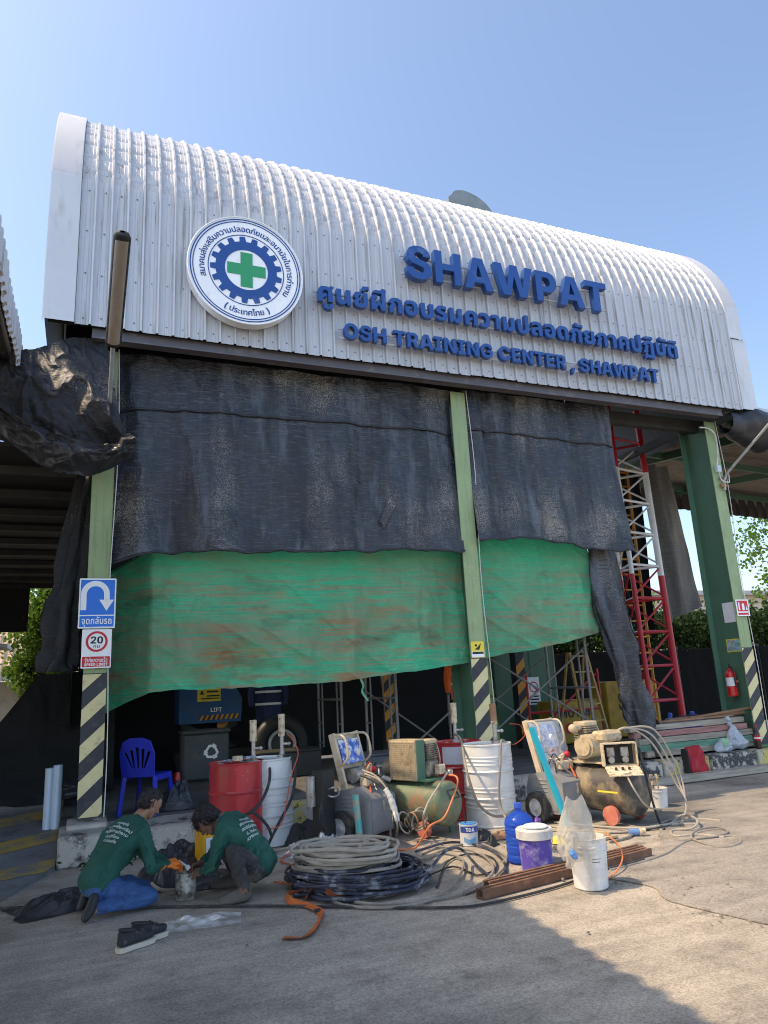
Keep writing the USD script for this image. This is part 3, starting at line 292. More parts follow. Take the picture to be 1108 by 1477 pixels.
m_plastic = L('black_plastic', (0.022, 0.023, 0.027), 0.40, spec=0.6, var=0.3, dirt=((0.10, 0.095, 0.09), 0.6, 0.85, 3.0), bump=0.35, bs=6.0)

# ================================================================ ground, platform, kerbs
g = MB(); n = 60
xs = np.r_[-160, -60, np.linspace(-14, 22, n), 60, 160]; ys = np.r_[-120, -40, np.linspace(-14, 10, n), 60, 200]
P = np.stack(list(np.meshgrid(xs, ys, indexing='ij')) + [np.zeros((len(xs), len(ys)))], -1)
P[..., 2] = 0.006*fbm(np.stack([P[..., 0]*0.6, P[..., 1]*0.6, P[..., 2]], -1), 3)*((abs(P[..., 0]) < 25) & (abs(P[..., 1]) < 16)) - 0.004
g.grid(P); struct('ground', g, m_yard, True)
g = MB()     # the newer slab on the right, its broken edge towards the yard
edge = np.array([[3.72, -3.70], [3.95, -4.2], [3.80, -4.6], [3.95, -5.3], [4.15, -6.2], [4.3, -8.0], [4.6, -12.0]])
ep = smoothpath(np.c_[edge, np.zeros(len(edge))], 8)[:, :2]
ep = ep + 0.012*fbm(np.c_[ep*9, ep[:, :1]*0], 3)[:, None]*2
back = np.array([[16, -12], [16, -1.0], [6.6, -1.4], [4.95, -3.25]])
g.poly(Polygon(np.vstack([ep, back])), 0.007); struct('slab', g, m_slab2)

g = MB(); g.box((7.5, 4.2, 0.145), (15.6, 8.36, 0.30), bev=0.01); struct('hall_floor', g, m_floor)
pad = MB(); pad.box((0.42, -0.36, 0.145), (1.42, 0.70, 0.30), bev=0.02); struct('concrete_pad', pad, m_kerb)
pl = MB(); pl.box((-0.02, -0.11, 0.318), (0.40, 0.50, 0.06), bev=0.012); struct('column_plinth', pl, m_kerb)
kx = 1.15; k = 0; kerb = struct('kerb', MB().box((7.0, -0.06, 0.14), (11.6, 0.17, 0.28)), m_kerb)
mats = [m_kerb, m_kerbyellow, m_kerbblack, m_kerb]
seq = {1.15: 0}
while kx < 13.2:
    w = 0.98 if k % 2 == 0 else 0.92
    mt = [m_kerb, m_kerbyellow, m_kerbblack, m_kerbyellow][k % 4] if kx < 6 else [m_kerbblack, m_kerbyellow][k % 2]
    bl = MB(); bl.box((kx+w/2, -0.13, 0.149), (w-0.012, 0.24, 0.302), bev=0.022, R=rotm(0, 0, rng.normal(0, 0.004)))
    kerb.part('kerb_stone', bl, mt); kx += w; k += 1

# the sloping driveway at the left with its painted bands
rp = struct('driveway_ramp', MB().add(np.array([[-0.30, -0.72, -0.02], [-0.30, 1.3, 0.30], [-4.5, 1.3, 0.30], [-4.5, -2.4, -0.02], [-0.72, -1.72, -0.02],
     [-0.30, -0.72, 0.045], [-0.30, 1.3, 0.312], [-4.5, 1.3, 0.312], [-4.5, -2.4, 0.012], [-0.72, -1.72, 0.012]]), np.array([[5, 6, 7], [5, 7, 9], [7, 8, 9], [0, 5, 9], [0, 9, 4], [0, 1, 6], [0, 6, 5], [4, 9, 8], [4, 8, 3]])), m_ramp)
def rampz(x, y):     # the ramp's height along its run
    return 0.0
A0 = np.array([-0.30, -0.72, 0.045]); A1 = np.array([-0.30, 1.3, 0.312]); B0 = np.array([-0.72, -1.72, 0.012]); B1 = np.array([-4.5, 1.3, 0.312])
tri = [np.array([-0.30, -0.72, 0.045]), np.array([-0.30, 1.3, 0.312]), np.array([-4.5, 1.3, 0.312]), np.array([-0.72, -1.72, 0.012])]
nrm = np.cross(tri[1]-tri[0], tri[2]-tri[0]); nrm /= np.linalg.norm(nrm); nrm *= np.sign(nrm[2])
n2 = np.cross(tri[2]-tri[0], tri[3]-tri[0]); n2 /= np.linalg.norm(n2); n2 *= np.sign(n2[2])
reg1 = Polygon([(-0.30, -0.72), (-0.30, 1.3), (-4.5, 1.3)]); reg2 = Polygon([(-0.30, -0.72), (-4.5, 1.3), (-0.72, -1.72)])
def zon(nn, x, y): return A0[2] - (nn[0]*(x-A0[0]) + nn[1]*(y-A0[1]))/nn[2]
for k in range(5):
    c0 = -2.35 + k*0.95
    band = Polygon([(-4.5, c0-1.3), (-0.2, c0+0.55), (-0.2, c0+0.95), (-4.5, c0-0.88)])
    m = MB()
    for reg, nn in ((reg1, nrm), (reg2, n2)):
        q = band.intersection(reg)
        for pgn in getattr(q, 'geoms', [q]):
            if pgn.is_empty or pgn.area < 1e-3: continue
            v, f = trimesh.creation.triangulate_polygon(pgn, engine='earcut'); m.add(np.c_[v, zon(nn, v[:, 0], v[:, 1]) + 0.004], f)
    if m.n: rp.part('painted_band', m, m_rampyel)

# ================================================================ the hall: barrel roof, trims, columns
hall = thing('training_hall', 'long hall with a white ribbed metal barrel roof over green steel columns', 'building', (5.0, 0, 0))
Y0, Z0, RA, RB, ZB = -0.35, 8.10, 2.67, 2.34, 6.06
def profile(nz=6, na=150, a1=PI, crimp=0.0):
    pts = [(Y0, z, -1.0, 0.0) for z in np.linspace(ZB, Z0-0.02, nz)]
    A0_ = 0.20; RA_ = RA/math.cos(A0_); RB_ = RB/(1-math.sin(A0_))
    for i, a in enumerate(np.linspace(A0_, a1-A0_ if a1 > 3 else a1, na)):
        ny, nz_ = -math.cos(a)/RA_, math.sin(a)/RB_; l_ = math.hypot(ny, nz_)
        cr = -crimp*max(0, math.cos(2*PI*(i-3)/6.0))**6 if i > 1 else 0.0
        pts.append((Y0+RA_*(math.cos(A0_)-math.cos(a)) + ny/l_*cr, Z0+RB_*(math.sin(a)-math.sin(A0_)) + nz_/l_*cr, ny/l_, nz_/l_))
    return np.array(pts)
prof_c = profile(crimp=0.018)
X_L, X_R, PITCH_R = -0.40, 10.62, 0.2
sheets = int(round((X_R-X_L)/(PITCH_R*4)))
PITCH_R = (X_R-X_L)/(sheets*4)
for sidx in range(sheets):
    us, hs = [], []
    for r in range(4):
        x0 = X_L + (sidx*4+r)*PITCH_R
        for dx, h in ((0.0, 0.0), (0.062, 0.0), (0.066, 0.0025), (0.070, 0.0), (0.112, 0.0), (0.116, 0.0025), (0.120, 0.0), (PITCH_R-0.048, 0.0), (PITCH_R-0.036, 0.034), (PITCH_R-0.016, 0.036), (PITCH_R-0.006, 0.003)):
            us.append(x0+dx); hs.append(h)
    us.append(X_L + (sidx*4+4)*PITCH_R + 0.004); hs.append(0.001)
    us, hs = np.array(us), np.array(hs)
    lift = rng.normal(0, 0.002)
    P = np.zeros((len(prof_c), len(us), 3)); P[..., 0] = us[None]
    P[..., 1] = prof_c[:, 0:1] + prof_c[:, 2:3]*(hs[None]+lift + 0.003*(sidx % 2)); P[..., 2] = prof_c[:, 1:2] + prof_c[:, 3:4]*(hs[None]+lift + 0.003*(sidx % 2))
    P[0, :, 2] += rng.normal(0, 0.006)
    hall.part('roof_sheet', MB().grid(P[:, ::-1]), m_sheet, smooth=25)
# inner lining, so that the roof is closed from below
pi_ = profile(2, 40); 
m = MB()
P = np.stack([np.stack([np.full(len(pi_), x), pi_[:, 0]-pi_[:, 2]*0.05, pi_[:, 1]-pi_[:, 3]*0.05], 1) for x in (-0.70, 10.86)], 1); m.grid(P)
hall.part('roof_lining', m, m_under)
for side, (xa, xb) in enumerate(((-0.76, -0.405), (10.585, 10.92))):
    tp = profile(60, 90)
    bump_ = 0.036
    P = np.stack([np.stack([np.full(len(tp), x), tp[:, 0]+tp[:, 2]*b_, tp[:, 1]+tp[:, 3]*b_], 1) for x, b_ in ((xa, -0.06), (xa, bump_), (xa+0.02, bump_+0.004), (xb-0.012, bump_+0.004), (xb, bump_), (xb, 0.003))], 1)
    if side:
        keep = tp[:, 1] > 7.43; keep[60:] = True
        hall.part('edge_trim', MB().grid(P[keep][:, ::-1]), m_trim, smooth=30)
        P2 = np.stack([np.stack([np.full(6, x), np.full(6, Y0-b_), np.linspace(ZB+0.02, 7.46, 6)], 1) for x, b_ in ((10.64, 0.004), (10.64, 0.02), (10.99, 0.02), (11.0, 0.012), (11.0, -0.3))], 1)
        hall.part('edge_trim', MB().grid(P2[:, ::-1]), m_trim, smooth=30)
    else:
        hall.part('edge_trim', MB().grid(P[:, ::-1]), m_trim, smooth=30)
    # gable under the vault's end
    gp = Polygon(np.vstack([pi_[:, :2]+0, [[pi_[-1, 0], ZB], [Y0, ZB]]]))
    v, f = trimesh.creation.triangulate_polygon(Polygon([(Y0+0.03, ZB+0.02), *[(p[0]-p[2]*0.03, p[1]-p[3]*0.03) for p in pi_], (pi_[-1, 0]-0.03, ZB+0.02)]).buffer(0), engine='earcut')
    hall.part('gable', MB().add(np.c_[np.full(len(v), -0.735 if not side else 10.90), v], f), m_dark)
sc_ = MB()
for k in range(sheets*4):
    for z in (6.16, 6.75, 7.35, 7.95): sc_.sphere((X_L+(k+0.46)*PITCH_R+rng.normal(0, 0.004), Y0-0.004, z+rng.normal(0, 0.01)), (0.011, 0.006, 0.011), 0)
hall.part('screws', sc_, L('screw', (0.16, 0.14, 0.13), 0.5), smooth=False, kind='stuff')
gt = MB(); gt.box((5.0, -0.20, 6.005), (10.4, 0.16, 0.13)); gt.box((5.0, -0.285, 5.945), (10.4, 0.012, 0.03)); hall.part('gutter', gt, m_gutter)
bm = MB(); bm.box((5.05, 0.33, 5.93), (10.9, 0.14, 0.22)); bm.box((5.05, 4.6, 5.93), (10.9, 0.14, 0.22)); hall.part('eaves_beam', bm, m_dark)
for x in np.linspace(0, 10.15, 5):
    hall.part('roof_truss', MB().box((x, 2.45, 5.95), (0.10, 4.2, 0.14)), m_dark)
# roof vent behind the crest
vt = MB(); vp = Polygon(smoothpath([(6.58, 11.58, 0), (6.66, 11.68, 0), (6.86, 11.74, 0), (7.1, 11.70, 0), (7.32, 11.60, 0), (7.52, 11.40, 0), (7.7, 11.0, 0)], 5)[:, :2].tolist() + [(7.75, 10.36), (6.50, 10.36), (6.50, 11.5)])
vt.poly(vp, 0.9, FACE, (0, 3.2, -0.09))
hall.part('roof_vent', vt, L('vent_grey', (0.17, 0.20, 0.21), 0.5, dirt=((0.3, 0.28, 0.25), 0.55, 0.8, 3.0)), smooth=40)

COLX = (0.0, 5.02, 10.17)
for ci, x in enumerate(COLX):
    d = 0.62
    col = hall.part('column', MB().box((x, d/2, 3.12), (0.016, d-0.03, 5.6)).box((x, d-0.008, 3.12), (0.25, 0.016, 5.6)).box((x, 0.3, 0.325), (0.32, 0.74, 0.03), bev=0.004), m_green)
    col.part('front_flange', MB().box((x, 0.008, 3.12), (0.25, 0.016, 5.6), bev=0.003), m_greenpale)
    ztop = 1.90
    base = MB().box((x, -0.001, (0.345+ztop)/2), (0.252, 0.004, ztop-0.345)); col.part('black_band', base, m_stripeK)
    for s in range(6):
        z0 = 0.12 + s*0.385 + (0.04, 0.1, 0.18)[ci]
        q = Polygon([(-0.126, z0), (0.126, z0+0.235), (0.126, z0+0.235+0.185), (-0.126, z0+0.185)]).intersection(sbox(-0.126, 0.36, 0.126, ztop-0.01))
        if q.is_empty or q.area < 1e-3: continue
        col.part('painted_stripe', MB().poly(q, 0.002, FACE, (x, -0.0035, 0)), m_stripeY)

# ================================================================ nets hung across the front
def cloth(u, v, top, bot, yf, amp=0.05, seed=0, pleat=0.03, pf=9.0, sag=0.0, diag=0.0):
    """u: x positions; v in 0..1 from top to bottom; top, bot: z as functions of x; yf: y as a function of (x, v)."""
    X = np.repeat(u[:, None], len(v), 1); V = np.repeat(v[None], len(u), 0)
    zt, zb = np.array([top(x) for x in u])[:, None], np.array([bot(x) for x in u])[:, None]
    Z = zt + (zb-zt)*V
    Y = np.vectorize(yf)(X, V)
    ph = fbm(np.stack([X*0.8, V*0+seed, V*0.4], -1), 3)
    Y = Y + amp*2*fbm(np.stack([X*1.3, V*0+seed*3.3, Z*0.8], -1), 4, seed) + pleat*np.sin(X*pf+ph*9 + V*0.8)*(0.35+0.65*V)*(0.6+fbm(np.stack([X*0.9, X*0, Z*0.5], -1), 2, seed+5))
    # hard creases
    cr = np.abs(fbm(np.stack([X*3.0+Z*0.3, X*0+seed, Z*0.55-X*0.3], -1), 3, seed+9)); Y = Y - 0.022*np.exp(-cr*18)
    dg = np.abs(fbm(np.stack([X*1.1+Z*1.3, X*0+seed, Z*0.35], -1), 3, seed+29)); Y = Y - diag*np.exp(-dg*18)
    cr2 = np.abs(fbm(np.stack([X*7-Z*1.2, X*0+seed, Z*1.8+X*0.5], -1), 3, seed+19)); Y = Y - 0.009*np.exp(-cr2*16)
    X = X + 0.02*fbm(np.stack([X*2, X*0, Z*2], -1), 2, seed+3)
    return np.stack([X, Y, Z], -1)
rag = lambda x, s, a=0.05: a*2*float(fbm(np.array([[x*2.3, s, 0.3]]), 4, s)[0])
def flap(P, w=0.0): return MB().grid(P)

def hangnet(name, label, x0, x1, top, bot, yf, mat, seed, nx=150, nz=110, pleat=0.085, amp=0.07, pf=7.0, cat='net', diag=0.008):
    P = cloth(np.linspace(x0, x1, nx), np.linspace(0, 1, nz), top, bot, yf, amp, seed, pleat, pf, diag=diag)
    t = thing(name, label, cat, ((x0+x1)/2, float(P[..., 1].mean()), float(P[..., 2].min())))
    t.part('sheet', MB().grid(P), mat, smooth=True)
    return t, P
def seam(t, P, vrow, mat, nm='seam', r=0.012):
    pts = P[:, vrow] + np.c_[np.zeros(len(P)), np.full(len(P), -0.015), 0.03*fbm(np.c_[P[:, vrow, 0]*2.5, P[:, vrow, 0]*0, P[:, vrow, 0]*0], 3)*2]
    t.part(nm, MB().tube(pts, r*(1+0.8*np.abs(fbm(np.c_[pts[:, 0]*7, pts[:, 0]*0, pts[:, 0]*0], 2))*2), 6), mat, smooth=True)
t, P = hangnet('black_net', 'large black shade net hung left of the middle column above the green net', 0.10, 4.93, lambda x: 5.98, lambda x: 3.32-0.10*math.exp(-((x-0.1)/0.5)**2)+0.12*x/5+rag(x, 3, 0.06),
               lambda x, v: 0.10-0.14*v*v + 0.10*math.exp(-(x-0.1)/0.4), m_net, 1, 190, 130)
seam(t, P, 36, m_plastic); seam(t, P, -1, m_plastic, 'hem', 0.014)
SCUFF = [(3.75, 3.98, 0.07, 0.32, 0.5)]
def scuffs(t, P, items, mat):
    for (x, z, w, h, tilt) in items:
        i = int(np.argmin(np.abs(P[:, 0, 0]-x))); j = int(np.argmin(np.abs(P[i, :, 2]-z))); c_ = P[i, j]; a = np.linspace(0, 2*PI, 22, endpoint=False); rr_ = 0.6+0.8*(fbm(np.c_[np.cos(a)*2+x*9, np.sin(a)*2, a*0], 3, 3)+0.5)*0.8
        X_, Z_ = w*np.cos(a)*rr_, h*np.sin(a)*rr_; t.part('frayed_patch', MB().flat(Polygon(np.c_[X_*math.cos(tilt)+Z_*math.sin(tilt), Z_*math.cos(tilt)-X_*math.sin(tilt)]).buffer(0), FACE, (c_[0], c_[1]-0.035, c_[2])), mat, smooth=False)
scuffs(t, P, SCUFF, m_netscuff)
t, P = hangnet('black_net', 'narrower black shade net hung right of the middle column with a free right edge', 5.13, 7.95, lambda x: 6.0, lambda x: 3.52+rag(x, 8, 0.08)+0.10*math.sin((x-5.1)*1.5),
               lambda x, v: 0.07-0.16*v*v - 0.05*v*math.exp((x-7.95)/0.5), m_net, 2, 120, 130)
seam(t, P, 36, m_plastic); seam(t, P, -1, m_plastic, 'hem', 0.013)
gb = lambda x: float(np.interp(x, [0.08, 0.3, 0.62, 2.0, 3.4, 5.0, 6.2, 7.35], [1.42, 1.52, 1.66, 1.66, 1.70, 1.86, 2.02, 2.22]))
gt_ = lambda x: float(np.interp(x, [0.08, 0.62, 0.75, 4.9, 7.35], [3.15, 3.46, 3.53, 3.66, 3.80]))
t, P = hangnet('green_net', 'mud stained green shade net stretched across under the black nets', 0.08, 7.35, lambda x: gt_(x)+rag(x, 5, 0.03), lambda x: gb(x)+rag(x, 6, 0.045),
               lambda x, v: 0.30 + 0.55*max(0, (0.62-x)/0.54) - 0.02*v, m_netgreen, 4, 230, 110, 0.055, 0.05, 5.0, diag=0.03)
seam(t, P, 0, L('green_rope', (0.03, 0.22, 0.13), 0.6), 'rope', 0.008)
tp = MB(); q = smoothpath([(3.30, 0.22, 1.70), (3.33, 0.20, 1.6), (3.31, 0.2, 1.52), (3.38, 0.18, 1.40)], 6); tp.grid(np.stack([q, q+np.array([0.03, 0, 0.01])], 1)); t.part('loose_strip', tp, m_netgreen)
# the twisted black net hanging down at the right edge
def twist(name, label, path, wid, mat, seed, turns=1.2, n=70, m=46, cat='net'):
    path = smoothpath(path, n//(len(path)-1)+1); k = len(path); s = np.linspace(0, 1, k); w = np.interp(s, np.linspace(0, 1, len(wid)), wid)
    th = np.linspace(0, 2*PI*0.93, m); P = np.zeros((k, m, 3))
    for i in range(k):
        rad = w[i]*(0.48 + 0.9*fbm(np.c_[np.cos(th)*1.6+seed, np.sin(th)*1.6, np.full(m, s[i]*3.2)], 4, seed) + 0.14*np.sin(th*5 + s[i]*turns*6 + 3*math.sin(s[i]*5+seed)))
        P[i] = path[i] + np.c_[rad*np.cos(th), 0.45*rad*np.sin(th), 0.0*th]
    P += 0.02*fbm(P*6.0, 3, seed)[..., None]
    t = thing(name, label, cat, path[-1]); t.part('sheet', MB().grid(P), mat, smooth=True); return t
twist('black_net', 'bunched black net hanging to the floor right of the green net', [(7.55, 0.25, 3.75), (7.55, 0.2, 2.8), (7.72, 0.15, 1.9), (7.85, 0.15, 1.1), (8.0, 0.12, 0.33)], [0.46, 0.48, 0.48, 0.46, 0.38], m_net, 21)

m_netdrape = netmat('drape_net', (0.026, 0.029, 0.035), (0.25, 0.25, 0.24), 0.33, 0.42, 0.5, 0.4, 0.03)
# ================================================================ canopy at the left, its corrugated edge above the yard
can = thing('canopy_roof', 'grey corrugated canopy roof whose scalloped white edge shows at the left', 'canopy', (-1, -4, 0))
x0 = -1.0
yy = np.arange(-13.5, 0.30, 0.0125); XE = lambda y: -1.0 - 0.030*np.minimum(y, 0); ZE = lambda y: 5.54 + 0.170*np.minimum(y, 0)
wave = 0.018*np.clip(np.sin(yy*2*PI/0.22)*2.2, -1, 1)
kk = 0
for a in range(0, len(yy)-1, 88):     # each edge sheet is 1.1 m long
    seg = slice(a, min(a+89, len(yy))); ysg = yy[seg]; w = wave[seg]
    jz = rng.normal(0, 0.012)
    lift_ = 0.012*(kk % 2)
    P = np.stack([np.stack([XE(ysg) + w + lift_, ysg, ZE(ysg)+jz + 0.01*np.sign(w)], 1), np.stack([XE(ysg) + w + lift_, ysg, ZE(ysg)+0.33], 1)], 1)
    can.part('edge_sheet', MB().grid(P, 0.004), m_sheet, smooth=25); kk += 1
yc = np.arange(-13.5, 0.35, 0.055); wv = 0.02*np.sin(yc*2*PI/0.22)
P = np.stack([np.stack([np.full(len(yc), x) + XE(yc) + 1, yc, z + wv + ZE(yc) - 5.54], 1) for x, z in ((-1.03, 5.80), (-5.0, 6.4), (-9.0, 7.0))], 1)
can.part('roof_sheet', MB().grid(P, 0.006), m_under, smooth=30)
m = MB()
for y in np.arange(-12.5, 0, 2.4): can.part('rafter', MB().bar((XE(y)-0.1, y, ZE(y)+0.12), (-9, y, ZE(y)+1.3), 0.08, 0.16), m_dark)
can.part('edge_beam', MB().bar((XE(-13.5)-0.13, -13.5, ZE(-13.5)+0.12), (-1.13, -0.05, 5.66), 0.08, 0.15), m_dark)
for y in (-12.4, -0.5): can.part('post', MB().box((-8.8, y, 3.4+0.085*y), (0.16, 0.16, 6.8+0.17*y)), m_dark)

# the shed roof behind it and what shows under it
shed = thing('shed_roof', 'dark flat roofed shed behind the hung black nets at the left', 'shed', (-4, 4, 0))
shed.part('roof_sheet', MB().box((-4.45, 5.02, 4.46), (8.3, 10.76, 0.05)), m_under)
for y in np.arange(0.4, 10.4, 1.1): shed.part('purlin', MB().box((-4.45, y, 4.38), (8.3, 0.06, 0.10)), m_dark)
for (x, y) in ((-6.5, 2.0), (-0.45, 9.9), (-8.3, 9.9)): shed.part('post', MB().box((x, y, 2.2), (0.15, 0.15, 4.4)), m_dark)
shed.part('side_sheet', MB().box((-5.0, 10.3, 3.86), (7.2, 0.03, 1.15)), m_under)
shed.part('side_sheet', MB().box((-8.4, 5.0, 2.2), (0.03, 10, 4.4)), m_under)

# nets bundled over the shed's front edge: one bulging sheet with a pocketed lip
nu, nv = 110, 100
U, V = np.meshgrid(np.linspace(0, 1, nu), np.linspace(0, 1, nv), indexing='ij')
xt, xb = -1.55 + 1.52*U, -1.62 + 1.83*U
ztop = 5.66 + 0.32*np.clip((U-0.25)*2, 0, 1) ; zbot = 4.62 - 0.24*np.sin(PI*np.clip(U, 0, 1))*U - 0.18*U
X = xt + (xb-xt)*V; Z = ztop + (zbot-ztop)*V
Yb = -0.10 - 0.32*np.sin(PI*np.clip(V, 0, 1)**1.6)*(0.6+0.5*U) - 0.16*np.clip((V-0.6)/0.4, 0, 1)
Yb += 0.16*fbm(np.stack([X*2.1+Z*1.2, X*0, Z*1.0-X], -1), 4, 31) - 0.10*np.exp(-np.abs(fbm(np.stack([X*1.9+Z*1.1, X*0, Z*0.7-X*1.3], -1), 3, 35))*16) + 0.05*np.sin((X*1.0+Z*0.8)*11)*V
Z = Z + 0.05*fbm(np.stack([X*4, X*0, V*2], -1), 3, 33)
P = np.stack([X, Yb, Z], -1)
lip = thing('black_net', 'baggy black net draped over the shed edge at the top left', 'net', (-0.8, -0.3, 4.4))
P[..., 1] -= 0.035*np.exp(-np.abs(fbm(np.stack([P[..., 0]*6+P[..., 2]*4, P[..., 0]*0, P[..., 2]*2.2-P[..., 0]*2], -1), 3, 39))*14)
lip.part('sheet', MB().grid(P), m_netdrape, smooth=True)
# its glossy plastic lower lip, reaching in front of the column
U, V = np.meshgrid(np.linspace(0, 1, 90), np.linspace(0, 1, 40), indexing='ij')
X = -1.25 + 1.52*U + 0.06*np.sin(V*3); Z = 4.92 - 0.42*np.sin(PI*U*0.62)*1.0 - 0.42*V*(0.5+0.6*np.sin(PI*U)) + 0.10*(U > 0.9)*(0.95-V)
Yy = -0.42 - 0.22*np.sin(PI*V) - 0.12*U + 0.20*fbm(np.stack([X*4, V*2.2, Z*3], -1), 4, 41) - 0.07*np.exp(-np.abs(fbm(np.stack([X*3+V*2, X*0, V*2-X], -1), 3, 45))*15)
Yy = Yy - 0.03*np.exp(-np.abs(fbm(np.stack([X*7+V*3, X*0, V*3-X*2], -1), 3, 47))*14)
lip.part('plastic_lip', MB().grid(np.stack([X, Yy, Z], -1)), m_plastic, smooth=True)
# drape beside the left column
twist('black_net', 'crumpled black net hanging beside the left column behind the U-turn sign', [(-0.14, 0.5, 4.6), (-0.22, 0.45, 3.7), (-0.33, 0.42, 2.9), (-0.36, 0.42, 2.3), (-0.38, 0.42, 1.95)], [0.30, 0.30, 0.36, 0.42, 0.44], m_netdrape, 51)
# net fence under the shed
nf = thing('net_fence', 'black net strung as a low fence under the shed at the left', 'fence', (-1.2, 3.0, 0.3))
P = cloth(np.linspace(-3.2, 0.35, 90), np.linspace(0, 1, 50), lambda x: 2.06 + 0.05*math.sin(x*3) - max(0, (-0.72-x))*1.5*(1 if x > -1.3 else 0.6), lambda x: 0.32, lambda x, v: 3.0 - 0.3*v*v, 0.08, 61, 0.04, 6.0)
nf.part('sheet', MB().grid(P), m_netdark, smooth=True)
for x in (-0.3, 0.3, -1.7): nf.part('stake', MB().cyl((x, 3.08, 0.3), (x, 3.08, 2.05), 0.025, n=8), m_dark)
# plastic film lying behind the ramp
U, V = np.meshgrid(np.linspace(0, 1, 60), np.linspace(0, 1, 40), indexing='ij')
X = -3.4 + 3.3*U; Yp = 1.45 + 1.3*V; Z = 0.33 + 0.07 + 0.16*fbm(np.stack([X*1.8, Yp*6, X*0], -1), 4, 71) + 0.15*V
single('plastic_film', 'shiny black plastic film lying on the floor by the net fence', 'plastic sheet', MB().grid(np.stack([X, Yp, np.maximum(Z, 0.32)], -1)), L('film', (0.03, 0.032, 0.035), 0.16, spec=0.9, bump=0.5, bs=9), True)

# far left: a tiled-roof house, a post and a leafy tree in the sun
nb = thing('neighbour_house', 'house with a sunlit brown corrugated roof beyond the net fence', 'house', (-6, 15, 0))
for k in range(12):
    xa = -9.6 + k*0.8; xs_ = np.linspace(xa, xa+0.81, 33); w = 0.035*np.sin(xs_*2*PI/0.2)
    P = np.stack([np.stack([xs_, np.full(33, y), z + w + 0.006*(k % 2)], 1) for y, z in ((12.4, 2.35), (14.4, 3.45), (16.8, 4.8))], 1)
    nb.part('roof_sheet', MB().grid(P[:, ::-1], 0.01), m_oldroof, smooth=40)
nb.part('gutter', MB().box((-4.8, 12.33, 2.27), (9.8, 0.14, 0.12)), m_trim)
nb.part('wall', MB().box((-4.8, 14.8, 1.1), (9.2, 4.4, 2.2)), L('house_wall', (0.4, 0.37, 0.32), 0.8))
ps = thing('shed_box', 'dark boxed hatch with a small roof at the far left edge', 'box', (-1.7, 5, 0))
ps.part('cabinet', MB().box((-2.15, 5.5, 1.6), (1.2, 0.5, 1.9), bev=0.02), m_dark); ps.part('lid', MB().box((-2.1, 5.45, 2.63), (1.5, 0.8, 0.07), bev=0.01, R=rotm(0, 0.05, 0)), m_trim)
ps.part('leg', MB().box((-2.6, 5.5, 0.45), (0.08, 0.08, 0.4)), m_dark); ps.part('leg', MB().box((-1.7, 5.5, 0.45), (0.08, 0.08, 0.4)), m_dark)

def leafmat(name, col, col2, tl=0.35):
    n = {'g': ('geometry', {}), 'r': ('rgb_ramp', {'ramp': [(0.0, tuple(np.array(col)*0.6)), (0.5, col), (1.0, col2)]}), 'p': ('principled_bsdf', {'roughness': 0.6, 'specular_ior_level': 0.2}), 't': ('translucent_bsdf', {}), 'mx': ('mix_closure', {'fac': tl})}
    return usdkit.material(stage, '/World/Looks/' + name, n, [('g.random_per_island', 'r.fac'), ('r.color', 'p.base_color'), ('r.color', 't.color'), ('p.BSDF', 'mx.closure1'), ('t.BSDF', 'mx.closure2')], surface='mx.closure')
m_leafdark = leafmat('leaf_dark', (0.040, 0.085, 0.025), (0.08, 0.15, 0.035))
m_leaflight = leafmat('leaf_light', (0.16, 0.29, 0.035), (0.32, 0.44, 0.07), 0.5)
m_bark = L('bark', (0.09, 0.07, 0.05), 0.9, bump=0.8)
def leaves(pts, size, r, aspect=2.2, droop=0.0):
    """Folded leaf blades at pts."""
    n = len(pts); a = r.normal(size=(n, 3)); a[:, 2] -= droop; a /= np.linalg.norm(a, axis=1, keepdims=True)
    b = np.cross(a, r.normal(size=(n, 3))); b /= np.linalg.norm(b, axis=1, keepdims=True); c = np.cross(a, b)
    s = size*r.uniform(0.65, 1.35, (n, 1))
    v = np.stack([pts, pts + a*s*0.5 + b*s/aspect + c*s*0.08, pts + a*s, pts + a*s*0.5 - b*s/aspect + c*s*0.08], 1).reshape(-1, 3)
    i = np.arange(n)[:, None]*4; f = np.vstack([i + [[0, 1, 2]], i + [[0, 2, 3]]])
    return MB().add(v, f)
def clumps(boxfn, k, per, r, spread):
    c = boxfn(k, r); p = c[:, None] + r.normal(size=(k, per, 3))*spread*r.uniform(0.6, 1.3, (k, 1, 1)); return p.reshape(-1, 3)
# leafy tree, left
r = np.random.default_rng(11)
tr = thing('leafy_tree', 'bright yellow-green small tree in the sun beyond the left column', 'tree', (-0.98, 11, 0))
tr.part('trunk', MB().tube(smoothpath([(-0.98, 11, 0), (-0.93, 11, 1.4), (-1.02, 11, 2.6), (-0.95, 11, 3.6)], 6), np.linspace(0.07, 0.02, 19), 8), m_bark)
for k in range(9):
    z = 1.7+0.2*k; an = k*2.4; e = np.array([-0.98+0.7*math.cos(an), 11+0.6*math.sin(an), z+0.45])
    tr.part('limb', MB().tube(smoothpath([(-0.98, 11, z), (-0.98+0.35*math.cos(an), 11+0.3*math.sin(an), z+0.3), e], 5), np.linspace(0.025, 0.006, 11), 6), m_bark)
def bf(k, r):
    q = r.uniform(0, 1, (k, 1)); d = r.normal(size=(k, 3)); d /= np.linalg.norm(d, axis=1, keepdims=True)
    rad = np.interp(q, [0, 0.25, 0.6, 1], [0.55, 0.95, 0.85, 0.3]); return np.array([-0.98, 11, 1.9]) + np.c_[d[:, :2]*rad*r.uniform(0.4, 1, (k, 1)), q*2.5]
tr.part('crown', leaves(clumps(bf, 210, 50, r, 0.13), 0.10, r), m_leaflight, smooth=False)

